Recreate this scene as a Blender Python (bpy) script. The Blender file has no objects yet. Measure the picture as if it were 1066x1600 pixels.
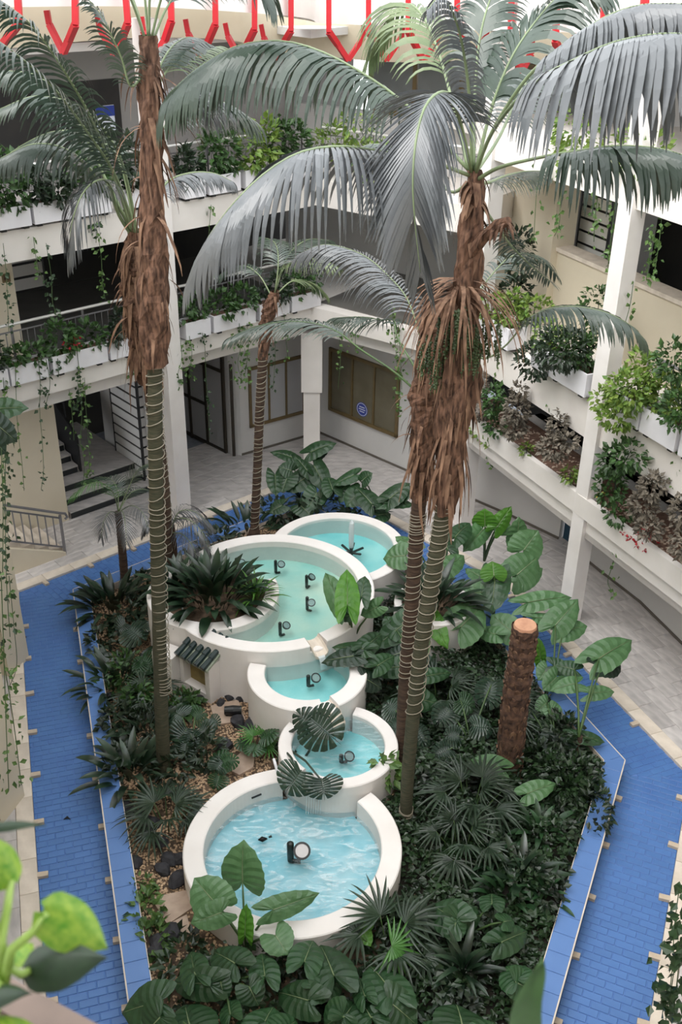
import bpy, math, random
import numpy as np
from mathutils import Vector, Matrix
S = bpy.context.scene
COL = S.collection
RNG = random.Random(7)

# ------------------------------------------------------------------ camera, sky, exposure
cd = bpy.data.cameras.new('camera')
cd.sensor_fit = 'AUTO'; cd.sensor_width = 36.0; cd.lens = 36.0
cd.clip_start = 0.05; cd.clip_end = 200
cd.dof.use_dof = True; cd.dof.focus_distance = 15.0; cd.dof.aperture_fstop = 5.0
cam = bpy.data.objects.new('camera', cd); COL.objects.link(cam)
cam.matrix_world = Matrix(((0.99984581, -0.01756002, 0.0, 0.0), (0.0087347, 0.49734329, -0.86750986, 0.0),
                           (0.0152335, 0.86737610, 0.49741999, 11.7), (0, 0, 0, 1)))
S.camera = cam
w = bpy.data.worlds.new('overcast sky'); S.world = w; w.use_nodes = True
bg = w.node_tree.nodes['Background']
bg.inputs['Color'].default_value = (0.93, 0.97, 1.0, 1); bg.inputs['Strength'].default_value = 2.0
sd = bpy.data.lights.new('sun', 'SUN'); sd.energy = 2.2; sd.angle = math.radians(50); sd.color = (1.0, 0.97, 0.93)
so = bpy.data.objects.new('sun', sd); COL.objects.link(so); so.location = (0, 5, 30)
so.rotation_euler = Vector((0.55, 0.42, -1.0)).to_track_quat('-Z', 'Y').to_euler()
S.view_settings.view_transform = 'Standard'; S.view_settings.look = 'None'
S.view_settings.exposure = 0.5; S.view_settings.gamma = 1.0; S.view_settings.use_curve_mapping = False
S.cycles.max_bounces = 8; S.cycles.transparent_max_bounces = 12
S.cycles.caustics_reflective = False; S.cycles.caustics_refractive = False

# ------------------------------------------------------------------ materials
def lin(c):
    return tuple(((v / 255) / 12.92 if v / 255 <= 0.04045 else ((v / 255 + 0.055) / 1.055) ** 2.4) for v in c) + (1,)

def mat(name, c, c2=None, rough=0.6, scale=6.0, bump=0.0, spec=0.5, trans=0.0, stretch=None, per_object=0.0, metal=0.0, detail=4.0):
    m = bpy.data.materials.new(name); m.use_nodes = True
    nt = m.node_tree; N = nt.nodes; b = N['Principled BSDF']
    b.inputs['Roughness'].default_value = rough; b.inputs['Specular IOR Level'].default_value = spec
    b.inputs['Metallic'].default_value = metal
    tc = N.new('ShaderNodeTexCoord'); mp = N.new('ShaderNodeMapping'); nz = N.new('ShaderNodeTexNoise')
    nt.links.new(tc.outputs['Object'], mp.inputs['Vector']); nt.links.new(mp.outputs['Vector'], nz.inputs['Vector'])
    if stretch: mp.inputs['Scale'].default_value = stretch
    nz.inputs['Scale'].default_value = scale; nz.inputs['Detail'].default_value = detail
    col = None
    if c2 is not None:
        r = N.new('ShaderNodeValToRGB'); r.color_ramp.elements[0].position = 0.32; r.color_ramp.elements[1].position = 0.68
        r.color_ramp.elements[0].color = lin(c); r.color_ramp.elements[1].color = lin(c2)
        nt.links.new(nz.outputs['Fac'], r.inputs['Fac']); col = r.outputs['Color']
        if per_object:
            oi = N.new('ShaderNodeObjectInfo'); mr = N.new('ShaderNodeMapRange'); hs = N.new('ShaderNodeHueSaturation')
            mr.inputs['To Min'].default_value = 1 - per_object; mr.inputs['To Max'].default_value = 1 + per_object
            nt.links.new(oi.outputs['Random'], mr.inputs['Value']); nt.links.new(mr.outputs['Result'], hs.inputs['Value'])
            nt.links.new(col, hs.inputs['Color']); col = hs.outputs['Color']
        nt.links.new(col, b.inputs['Base Color'])
    else:
        b.inputs['Base Color'].default_value = lin(c)
    if bump:
        bp = N.new('ShaderNodeBump'); bp.inputs['Strength'].default_value = bump; bp.inputs['Distance'].default_value = 0.02
        nt.links.new(nz.outputs['Fac'], bp.inputs['Height']); nt.links.new(bp.outputs['Normal'], b.inputs['Normal'])
    if trans:
        t = N.new('ShaderNodeBsdfTranslucent'); mx = N.new('ShaderNodeMixShader'); mx.inputs['Fac'].default_value = trans
        if col is not None: nt.links.new(col, t.inputs['Color'])
        else: t.inputs['Color'].default_value = lin(c)
        nt.links.new(b.outputs['BSDF'], mx.inputs[1]); nt.links.new(t.outputs['BSDF'], mx.inputs[2])
        nt.links.new(mx.outputs['Shader'], N['Material Output'].inputs['Surface'])
    return m

def water_mat(name, tint, scale, strength, foam_glint=0.0):
    m = bpy.data.materials.new(name); m.use_nodes = True; nt = m.node_tree; N = nt.nodes
    N.remove(N['Principled BSDF'])
    tr = N.new('ShaderNodeBsdfTransparent'); tr.inputs['Color'].default_value = tint
    gl = N.new('ShaderNodeBsdfGlossy'); gl.inputs['Roughness'].default_value = 0.06
    fr = N.new('ShaderNodeFresnel'); fr.inputs['IOR'].default_value = 1.33
    mx = N.new('ShaderNodeMixShader'); tc = N.new('ShaderNodeTexCoord')
    nz = N.new('ShaderNodeTexNoise'); nz.inputs['Scale'].default_value = scale; nz.inputs['Detail'].default_value = 3; nz.inputs['Distortion'].default_value = 1.2
    bp = N.new('ShaderNodeBump'); bp.inputs['Strength'].default_value = strength; bp.inputs['Distance'].default_value = 0.05
    nt.links.new(tc.outputs['Object'], nz.inputs['Vector']); nt.links.new(nz.outputs['Fac'], bp.inputs['Height'])
    nt.links.new(bp.outputs['Normal'], gl.inputs['Normal']); nt.links.new(bp.outputs['Normal'], fr.inputs['Normal'])
    nt.links.new(fr.outputs['Fac'], mx.inputs['Fac']); nt.links.new(tr.outputs['BSDF'], mx.inputs[1]); nt.links.new(gl.outputs['BSDF'], mx.inputs[2])
    out = mx.outputs['Shader']
    if foam_glint:  # white streaks: partly froth, partly sky reflections painted as diffuse white
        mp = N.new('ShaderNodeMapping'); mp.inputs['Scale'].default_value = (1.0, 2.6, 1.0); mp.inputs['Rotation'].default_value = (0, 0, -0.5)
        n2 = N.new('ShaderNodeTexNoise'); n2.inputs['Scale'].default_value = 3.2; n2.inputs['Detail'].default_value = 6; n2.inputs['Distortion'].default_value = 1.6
        r = N.new('ShaderNodeMapRange'); r.inputs['From Min'].default_value = 0.48; r.inputs['From Max'].default_value = 0.70; r.inputs['To Max'].default_value = foam_glint
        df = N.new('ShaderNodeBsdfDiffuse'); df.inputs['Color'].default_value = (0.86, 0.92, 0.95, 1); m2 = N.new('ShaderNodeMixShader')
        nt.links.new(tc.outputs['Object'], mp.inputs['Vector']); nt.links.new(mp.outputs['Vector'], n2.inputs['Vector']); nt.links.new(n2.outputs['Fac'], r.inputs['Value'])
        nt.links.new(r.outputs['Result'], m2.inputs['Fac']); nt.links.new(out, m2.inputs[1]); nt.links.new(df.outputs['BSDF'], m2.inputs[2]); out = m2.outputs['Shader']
    nt.links.new(out, N['Material Output'].inputs['Surface'])
    return m

M = {
 'white': mat('white painted plaster', (236, 231, 228), (226, 220, 216), 0.75, 1.5, 0.05),
 'plinth': mat('dull brown plinth', (104, 98, 90), (92, 86, 78), 0.7, 3.0),
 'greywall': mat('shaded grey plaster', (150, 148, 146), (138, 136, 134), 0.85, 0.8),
 'wall': mat('grey white plaster', (206, 204, 202), (196, 194, 192), 0.85, 0.8, 0.03),
 'beige': mat('beige plaster', (216, 205, 184), (205, 194, 172), 0.85, 0.8, 0.03),
 'fascia': mat('cream concrete fascia', (234, 228, 223), (222, 216, 210), 0.8, 1.2, 0.05),
 'canopy': mat('roof canopy plaster', (238, 236, 230), (230, 228, 222), 0.8, 1.0),
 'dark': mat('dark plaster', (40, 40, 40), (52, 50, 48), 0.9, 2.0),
 'black': mat('black painted metal', (22, 22, 24), None, 0.45),
 'bronze': mat('brown anodised frame', (112, 94, 60), (96, 80, 50), 0.45, 4.0),
 'darkframe': mat('dark brown frame', (58, 50, 40), (48, 42, 34), 0.5, 4.0),
 'glass': mat('dusty tinted glass', (112, 106, 88), (98, 92, 74), 0.25, 2.0, 0, 0.6),
 'panel': mat('white door panel', (178, 178, 180), (168, 168, 170), 0.5, 1.0),
 'marble': mat('grey veined marble', (200, 194, 191), (168, 163, 161), 0.35, 3.0, 0.0, 0.5, 0, (1, 3, 1), 0.13),
 'cream': mat('cream stone', (222, 210, 196), (202, 190, 176), 0.6, 5.0, 0.05, 0.4, 0, None, 0.05),
 'marker': mat('beige marker stone', (200, 184, 164), (176, 160, 142), 0.7, 8),
 'mulch': mat('dark leaf mulch', (46, 40, 30), (24, 22, 18), 0.95, 9, 0.3),
 'joint': mat('grey joint mortar', (128, 132, 140), (112, 116, 124), 0.9, 8.0),
 'bluejoint': mat('pale blue joint', (104, 136, 192), (94, 126, 186), 0.9, 8.0),
 'blue': mat('blue glazed tile', (80, 121, 178), (72, 110, 170), 0.42, 2.5, 0.02, 0.5, 0, None, 0.05),
 'kerbblue': mat('blue glazed kerb tile', (92, 128, 184), (84, 120, 177), 0.4, 2.0, 0.0, 0.5, 0, None, 0.04),
 'soil': mat('damp brown soil', (112, 92, 74), (60, 48, 38), 0.95, 10, 0.3),
 'potsoil': mat('reddish potting soil', (120, 92, 78), (90, 66, 54), 0.95, 14, 0.4),
 'gravel': mat('tan gravel', (206, 178, 146), (158, 126, 98), 0.85, 40, 0.0),
 'slab': mat('sandstone slab', (186, 164, 146), (164, 142, 126), 0.8, 6, 0.1),
 'rock': mat('black volcanic rock', (36, 35, 38), (58, 57, 62), 0.8, 7, 0.5),
 'pool': mat('cyan pool paint', (168, 222, 222), (128, 204, 208), 0.6, 1.6, 0.0),
 'poolblue': mat('pale blue pool paint', (128, 194, 206), (182, 216, 222), 0.6, 2.0, 0.0, 0.5, 0, None, 0, 0, 6.0),
 'poolstain': mat('stained cyan pool paint', (206, 222, 206), (158, 208, 200), 0.6, 1.1, 0.0, 0.5, 0, None, 0, 0, 6.0),
 'water': water_mat('clear basin water', (0.90, 0.98, 0.97, 1), 7, 0.12),
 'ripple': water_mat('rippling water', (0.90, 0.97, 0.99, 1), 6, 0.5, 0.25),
 'foamglint': water_mat('frothy rippling water with painted glints', (0.90, 0.97, 0.99, 1), 5, 0.7, 0.42),  # froth mixed with painted sky reflection streaks
 'jet': mat('white water jet', (236, 242, 244), None, 0.2, trans=0.4),
 'lampmetal': mat('dark lamp housing', (26, 34, 30), None, 0.4),
 'lens': mat('pale lamp lens', (196, 190, 190), None, 0.15),
 'lensdim': mat('wet lamp lens', (140, 160, 158), None, 0.2),
 'roof': mat('dark green glazed roof tile', (38, 54, 52), (30, 44, 44), 0.25, 6),
 'mould': mat('mossy roof bedding', (168, 176, 158), (130, 142, 124), 0.9, 10),
 'ochre': mat('ochre niche panel', (150, 132, 78), (112, 96, 54), 0.6, 5),
 'red': mat('red painted tube', (206, 44, 52), (190, 36, 46), 0.4, 2),
 'rail': mat('grey galvanised rail', (128, 126, 128), None, 0.4, metal=0.4),
 'railwhite': mat('pale steel handrail', (206, 204, 200), None, 0.35, metal=0.3),
 'riser': mat('black stair riser', (34, 38, 40), None, 0.35),
 'teal': mat('dark blue door', (36, 70, 92), None, 0.4),
 'signblue': mat('blue round sticker', (40, 62, 150), None, 0.4),
 'signwhite': mat('white print', (220, 226, 240), None, 0.5),
 'exit': mat('green exit sign', (16, 84, 62), None, 0.4),
 'bark': mat('grey green ringed bark', (88, 84, 68), (58, 62, 48), 0.85, 6, 0.3, 0.3, 0, (1, 1, 9)),
 'barkbrown': mat('brown ringed bark', (92, 74, 62), (58, 46, 40), 0.85, 5, 0.4, 0.3, 0, (1, 1, 6)),
 'fibre': mat('brown palm fibre', (126, 95, 78), (58, 43, 36), 0.9, 9, 0.6, 0.2, 0, (3, 3, 0.6)),
 'dead': mat('dry brown leaf sheath', (150, 118, 96), (86, 62, 50), 0.85, 7, 0.2, 0.3, 0.1, (2, 2, 0.6)),
 'stump': mat('reddish scaly bark', (108, 80, 64), (52, 36, 31), 0.9, 12, 0.6),
 'cut': mat('pale cut wood', (206, 158, 128), (180, 130, 104), 0.8, 8),
 'rope': mat('pale rope light', (142, 134, 118), None, 0.6),
 'frond': mat('grey green palm leaflet', (56, 72, 58), (42, 58, 46), 0.36, 3, 0, 0.9, 0.18, None, 0.12),
 'frondgrey': mat('silvery palm leaflet', (100, 102, 105), (84, 88, 90), 0.34, 3, 0, 1.0, 0.15, None, 0.05),
 'frondlight': mat('yellow green palm leaflet', (116, 130, 90), (88, 106, 70), 0.42, 3, 0, 0.7, 0.25, None, 0.1),
 'frondgreen': mat('fresh green palm leaflet', (88, 140, 66), (70, 120, 54), 0.45, 3, 0, 0.6, 0.3),
 'rachis': mat('pale green leaf stalk', (130, 144, 108), (108, 122, 88), 0.45, 3),
 'stalk': mat('green leaf stalk', (78, 104, 58), (62, 84, 48), 0.5, 3),
 'darkstalk': mat('dark leaf stalk', (46, 60, 46), None, 0.5),
 'fruit': mat('green palm fruit', (72, 90, 52), (52, 66, 38), 0.5, 20),
 'ear': mat('mid green elephant ear', (46, 80, 46), (34, 64, 36), 0.42, 3, 0, 0.6, 0.2, None, 0.22),
 'earlight': mat('light green elephant ear with lit tone', (94, 132, 88), (72, 110, 66), 0.42, 3, 0, 0.6, 0.25, None, 0.12),  # light green, with the brightness of well lit leaves added to the colour
 'earbright': mat('bright green young leaf', (88, 140, 48), (68, 118, 38), 0.42, 3, 0, 0.5, 0.3, None, 0.1),
 'eardark': mat('dark green elephant ear', (32, 54, 38), (24, 44, 30), 0.42, 3, 0, 0.6, 0.15, None, 0.15),
 'monstera': mat('dark monstera leaf', (42, 66, 50), (30, 52, 38), 0.32, 3, 0, 0.8, 0.15, None, 0.15),
 'lance': mat('dark glossy lance leaf', (42, 66, 44), (22, 40, 26), 0.32, 3, 0, 0.7, 0.12, None, 0.3),
 'fan': mat('dull fan palm leaf', (46, 66, 46), (28, 44, 30), 0.45, 3, 0, 0.6, 0.15, None, 0.2),
 'grass': mat('bright grass leaf', (88, 134, 54), (66, 108, 40), 0.45, 6, 0, 0.5, 0.25),
 'ivy': mat('dark ivy leaf', (46, 72, 40), (13, 26, 13), 0.4, 2.5, 0, 0.6, 0.15, None, 0, 0, 8.0),
 'shrub': mat('green shrub leaf', (72, 108, 52), (40, 66, 32), 0.45, 7, 0, 0.6, 0.2),
 'lime': mat('yellow green shrub leaf', (140, 162, 74), (80, 116, 50), 0.45, 7, 0, 0.5, 0.25),
 'dusty': mat('dusty grey brown leaf', (142, 133, 120), (84, 79, 70), 0.75, 7, 0, 0.3, 0.1),
 'darkshrub': mat('dark shrub leaf', (44, 64, 40), (24, 38, 24), 0.45, 7, 0, 0.6, 0.15),
 'vine': mat('pothos vine leaf', (110, 142, 74), (58, 90, 46), 0.4, 8, 0, 0.6, 0.25),
 'vinedark': mat('dark pothos vine leaf', (56, 84, 50), (38, 60, 36), 0.4, 8, 0, 0.6, 0.2),
 'pothos': mat('lime pothos leaf', (146, 172, 62), (78, 134, 28), 0.4, 5, 0, 0.5, 0.3),
 'pothosdark': mat('shaded dark green leaf', (40, 62, 36), (30, 48, 28), 0.45, 5, 0, 0.5, 0.1),
 'flower': mat('red flower', (186, 36, 48), (150, 26, 40), 0.6, 20),
 'flowery': mat('yellow flower', (226, 190, 60), None, 0.6),
 'darkfloor': mat('dark polished corridor floor', (112, 110, 106), (92, 90, 87), 0.35, 2.0),
 'nearbox': mat('planter concrete darkened for shade', (128, 110, 100), (104, 90, 82), 0.8, 6),  # cream darkened so the box's shade sits in its colour
 'planter': mat('white planter paint', (234, 232, 236), (222, 220, 224), 0.7, 2.0, 0.03),
}

# ------------------------------------------------------------------ helpers
class MB:
    def __init__(s): s.v = []; s.f = []
    def add(s, V, F):
        b = len(s.v); s.v.extend([tuple(p) for p in V]); s.f.extend([tuple(i + b for i in f) for f in F]); return s
    def box(s, c, d, rz=0.0, ry=0.0):
        m = Matrix.Rotation(rz, 3, 'Z') @ Matrix.Rotation(ry, 3, 'Y')
        V = [Vector(c) + m @ Vector((x * d[0] / 2, y * d[1] / 2, z * d[2] / 2)) for z in (-1, 1) for y in (-1, 1) for x in (-1, 1)]
        return s.add(V, [(0, 2, 3, 1), (4, 5, 7, 6), (0, 1, 5, 4), (2, 6, 7, 3), (0, 4, 6, 2), (1, 3, 7, 5)])
    def bar(s, p, q, wdt, h):
        p, q = Vector(p), Vector(q); d = (q - p).normalized(); r = d.cross(Vector((0, 0, 1)))
        if r.length < 1e-3: r = Vector((1, 0, 0))
        r.normalize(); u = r.cross(d)
        V = [e + r * a * wdt / 2 + u * b * h / 2 for e in (p, q) for a, b in ((-1, -1), (1, -1), (1, 1), (-1, 1))]
        return s.add(V, [(3, 2, 1, 0), (4, 5, 6, 7), (0, 1, 5, 4), (1, 2, 6, 5), (2, 3, 7, 6), (3, 0, 4, 7)])
    def prism(s, poly, z0, z1):
        n = len(poly); a = sum(poly[i][0] * poly[(i + 1) % n][1] - poly[(i + 1) % n][0] * poly[i][1] for i in range(n))
        if a < 0: poly = poly[::-1]
        V = [(p[0], p[1], z0) for p in poly] + [(p[0], p[1], z1) for p in poly]
        F = [tuple(range(n))[::-1], tuple(range(n, 2 * n))] + [(i, (i + 1) % n, n + (i + 1) % n, n + i) for i in range(n)]
        return s.add(V, F)
    def wall(s, a, b, th, z0, z1):
        a, b = Vector(a[:2]), Vector(b[:2]); d = (b - a).normalized(); n = Vector((-d.y, d.x)) * th
        return s.prism([tuple(a), tuple(b), tuple(b + n), tuple(a + n)], z0, z1)
    def tube(s, pts, rad, seg=8, caps=True):
        P = [Vector(p) for p in pts]; n = len(P)
        R = rad if isinstance(rad, (list, tuple)) else [rad] * n
        t = (P[1] - P[0]).normalized(); ref = Vector((0, 0, 1)) if abs(t.z) < 0.9 else Vector((1, 0, 0))
        u = t.cross(ref).normalized(); V = []
        for i in range(n):
            t2 = (P[min(i + 1, n - 1)] - P[max(i - 1, 0)])
            if t2.length > 1e-7: t = t2.normalized()
            u = (u - t * u.dot(t)); u = u.normalized() if u.length > 1e-6 else t.orthogonal().normalized()
            b = t.cross(u)
            for k in range(seg):
                a = 2 * math.pi * k / seg; V.append(P[i] + (u * math.cos(a) + b * math.sin(a)) * R[i])
        F = [(i * seg + k, i * seg + (k + 1) % seg, (i + 1) * seg + (k + 1) % seg, (i + 1) * seg + k) for i in range(n - 1) for k in range(seg)]
        if caps: F += [tuple(range(seg))[::-1], tuple(range((n - 1) * seg, n * seg))]
        return s.add(V, F)
    def ribbon(s, pts, wids, side):
        P = [Vector(p) for p in pts]; V = []
        for i, p in enumerate(P):
            sd_ = Vector(side[i] if isinstance(side, list) else side); V += [p - sd_ * wids[i] / 2, p + sd_ * wids[i] / 2]
        return s.add(V, [(2 * i, 2 * i + 1, 2 * i + 3, 2 * i + 2) for i in range(len(P) - 1)])
    def mesh(s, name, m, smooth=False, off=(0, 0, 0)):
        me = bpy.data.meshes.new(name)
        v = s.v if not any(off) else [(p[0] - off[0], p[1] - off[1], p[2] - off[2]) for p in s.v]
        me.from_pydata(v, [], s.f); me.materials.append(m if not isinstance(m, str) else M[m])
        if smooth: me.polygons.foreach_set('use_smooth', [True] * len(me.polygons))
        me.update(); return me
    def build(s, name, m, parent=None, smooth=False, kind=None, label=None):
        off = wloc(parent); o = link(name, s.mesh(name, m, smooth, off), parent)
        if kind: o['kind'] = kind
        if label: o['label'] = label
        return o

def wloc(p):
    v = Vector((0, 0, 0))
    while p is not None: v = v + p.location; p = p.parent
    return v

def link(name, me, parent=None, mw=None):
    o = bpy.data.objects.new(name, me); COL.objects.link(o)
    if parent is not None: o.parent = parent
    if mw is not None:
        o.matrix_local = Matrix.Translation(-wloc(parent)) @ mw
    return o

def thing(name, label, cat, loc=(0, 0, 0), group=None):
    o = bpy.data.objects.new(name, None); COL.objects.link(o); o.location = loc; o.empty_display_size = 0.1
    return tag(o, label, cat, group)

def tag(o, label, cat, group=None):
    o['label'] = label; o['category'] = cat
    if group: o['group'] = group
    return o

def struct(o, label=None):
    o['kind'] = 'structure'
    if label: o['label'] = label
    return o

def copy_tree(src, loc, label, group=None, rz=0.0, sc=1.0):
    o = src.copy(); COL.objects.link(o); o.location = loc; o.rotation_euler = (0, 0, rz); o.scale = (sc,) * 3; o['label'] = label
    if group: o['group'] = group
    def rec(s, d):
        for c in s.children:
            k = c.copy(); COL.objects.link(k); k.parent = d; rec(c, k)
    rec(src, o); return o

def clip(poly, conv):
    n = len(conv); area = sum(conv[i][0] * conv[(i + 1) % n][1] - conv[(i + 1) % n][0] * conv[i][1] for i in range(n))
    if area < 0: conv = conv[::-1]
    out = list(poly)
    for i in range(n):
        a, b = conv[i], conv[(i + 1) % n]; inp = out; out = []
        if not inp: break
        d = lambda p: (b[0] - a[0]) * (p[1] - a[1]) - (b[1] - a[1]) * (p[0] - a[0])
        for j in range(len(inp)):
            p, q = inp[j - 1], inp[j]; dp, dq = d(p), d(q)
            if dp >= 0: 
                if dq >= 0: out.append(q)
                else: t = dp / (dp - dq); out.append((p[0] + (q[0] - p[0]) * t, p[1] + (q[1] - p[1]) * t))
            elif dq >= 0:
                t = dp / (dp - dq); out.append((p[0] + (q[0] - p[0]) * t, p[1] + (q[1] - p[1]) * t)); out.append(q)
    return out

def parea(p): return abs(sum(p[i - 1][0] * p[i][1] - p[i][0] * p[i - 1][1] for i in range(len(p)))) / 2

def inset(poly, d):
    n = len(poly); a = sum(poly[i - 1][0] * poly[i][1] - poly[i][0] * poly[i - 1][1] for i in range(n)); sg = 1 if a > 0 else -1
    L = []
    for i in range(n):
        p, q = Vector(poly[i]), Vector(poly[(i + 1) % n]); t = (q - p).normalized(); nn = Vector((-t.y, t.x)) * sg * d; L.append((p + nn, t))
    out = []
    for i in range(n):
        (p, t), (q, u) = L[i - 1], L[i]; den = t.x * u.y - t.y * u.x; k = ((q.x - p.x) * u.y - (q.y - p.y) * u.x) / den
        out.append(tuple(p + t * k))
    return out

def inside(p, poly):
    c = False
    for i in range(len(poly)):
        a, b = poly[i - 1], poly[i]
        if (a[1] > p[1]) != (b[1] > p[1]) and p[0] < (b[0] - a[0]) * (p[1] - a[1]) / (b[1] - a[1]) + a[0]: c = not c
    return c

def smooth_path(pts, n):
    P = [Vector(p) for p in pts]; P = [P[0] * 2 - P[1]] + P + [P[-1] * 2 - P[-2]]
    out = []; k = len(P) - 3
    for i in range(n):
        x = i / (n - 1) * k; j = min(int(x), k - 1); t = x - j; a, b, c, d = P[j:j + 4]
        out.append(0.5 * ((2 * b) + (c - a) * t + (2 * a - 5 * b + 4 * c - d) * t * t + (3 * b - a - 3 * c + d) * t ** 3))
    return out

def arc_disc(c, r, cuts, n=96):
    """outline of a disc with other discs cut out of it (each overlapping its edge)"""
    P = []
    for i in range(n):
        a = 2 * math.pi * i / n; P.append((c[0] + r * math.cos(a), c[1] + r * math.sin(a)))
    for (cx, cy), cr in cuts:
        Q = []
        m = len(P); ins = [math.hypot(p[0] - cx, p[1] - cy) < cr for p in P]
        if not any(ins): continue
        s = next(i for i in range(m) if ins[i] and not ins[i - 1]); e = s
        while ins[(e + 1) % m]: e += 1
        keep = [P[(e + 1 + i) % m] for i in range(m - (e - s + 1))]
        a0 = math.atan2(keep[-1][1] - cy, keep[-1][0] - cx); a1 = math.atan2(keep[0][1] - cy, keep[0][0] - cx)
        # walk along the cutting circle on the side inside our disc
        best = None
        for da in ((a1 - a0) % (2 * math.pi), (a1 - a0) % (2 * math.pi) - 2 * math.pi):
            mid = a0 + da / 2; dd = math.hypot(cx + cr * math.cos(mid) - c[0], cy + cr * math.sin(mid) - c[1])
            if best is None or dd < best[0]: best = (dd, da)
        k = 24; P = keep + [(cx + cr * math.cos(a0 + best[1] * i / k), cy + cr * math.sin(a0 + best[1] * i / k)) for i in range(k + 1)]
    return P

def ring_arc(mb, c, r0, r1, z0, z1, a0, a1, n=72, caps=True, bev=0.015):
    V = []; prof = [(r0, z0), (r0, z1 - bev), (r0 + bev, z1), (r1 - bev, z1), (r1, z1 - bev), (r1, z0)]; m = len(prof)
    for i in range(n + 1):
        a = a0 + (a1 - a0) * i / n
        for r, z in prof: V.append((c[0] + r * math.cos(a), c[1] + r * math.sin(a), z))
    F = [(i * m + k, (i + 1) * m + k, (i + 1) * m + k + 1, i * m + k + 1) for i in range(n) for k in range(m - 1)]
    if caps: F += [tuple(range(m)), tuple(range(n * m, n * m + m))[::-1]]
    return mb.add(V, F)

def leaf_cloud(P, D, U, ln, wd):
    """folded rhombic leaves: base points P, directions D, normals U"""
    P, D, U = np.asarray(P, float), np.asarray(D, float), np.asarray(U, float)
    D /= np.linalg.norm(D, axis=1)[:, None] + 1e-9
    Sd = np.cross(D, U); Sd /= np.linalg.norm(Sd, axis=1)[:, None] + 1e-9; Nn = np.cross(Sd, D)
    ln = np.asarray(ln)[:, None]; wd = np.asarray(wd)[:, None]
    n = len(P); V = np.empty((n, 4, 3))
    V[:, 0] = P; V[:, 1] = P + D * ln * 0.42 + Sd * wd / 2 + Nn * wd * 0.12; V[:, 3] = P + D * ln * 0.42 - Sd * wd / 2 + Nn * wd * 0.12
    V[:, 2] = P + D * ln - Nn * ln * 0.08
    b = np.arange(n)[:, None] * 4
    F = np.concatenate([b + np.array([[0, 1, 2]]), b + np.array([[0, 2, 3]])])
    mb = MB(); mb.v = [tuple(p) for p in V.reshape(-1, 3).tolist()]; mb.f = [tuple(f) for f in F.tolist()]
    return mb

def blob_leaves(blobs, n, size, rs, droop=0.2):
    P = []; D = []; U = []
    for (c, r) in blobs:
        k = max(4, int(n * r[0] * r[1] * r[2] / sum(q[1][0] * q[1][1] * q[1][2] for q in blobs)))
        v = rs.normal(size=(k, 3)); v /= np.linalg.norm(v, axis=1)[:, None]
        rad = rs.uniform(0.45, 1.0, k)[:, None] ** 0.6
        p = np.array(c) + v * rad * np.array(r); P.append(p)
        d = v + rs.normal(scale=0.5, size=(k, 3)); d[:, 2] -= droop; D.append(d)
        u = v * 0.6 + rs.normal(scale=0.5, size=(k, 3)); u[:, 2] += 0.8; U.append(u)
    P, D, U = map(np.concatenate, (P, D, U)); s = rs.uniform(0.7, 1.25, len(P)) * size
    return leaf_cloud(P, D, U, s, s * 0.62)
# ------------------------------------------------------------------ plan of the courtyard (metres)
FLd = Vector((0.747, 0.665)); FLn = Vector((0.665, -0.747))       # left facade direction and its normal towards the court
CL = Vector((-6.53, 17.58)); CA = Vector((-0.77, 22.70)); C2 = Vector((2.45, 20.40)); C3 = Vector((6.75, 11.35))
def off(a, b, d):
    a, b = Vector(a[:2]), Vector(b[:2]); t = (b - a).normalized(); n = Vector((t.y, -t.x)) * d
    return a + n, b + n
def strip(mb, a, b, d0, d1, z0, z1):
    """a box along a..b between the offsets d0 and d1 (positive is towards the court for left to right walls)"""
    p, q = off(a, b, d0); r, s = off(a, b, d1); return mb.prism([tuple(p), tuple(q), tuple(s), tuple(r)], z0, z1)
OUT = [(-2.76, 5.5), (-6.42, 16.93), (-0.8, 21.94), (3.3, 17.6), (5.62, 12.1), (2.96, 5.5)]      # outer edge of the blue channel
KER = [(-1.74, 5.45), (-5.22, 16.59), (-0.93, 20.41), (2.66, 16.62), (4.55, 12.11), (1.72, 5.45)]   # outer edge of the planting bed kerb
BED = inset(KER, 0.31)
KZ = 0.34; GZ = 0.17

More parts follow.
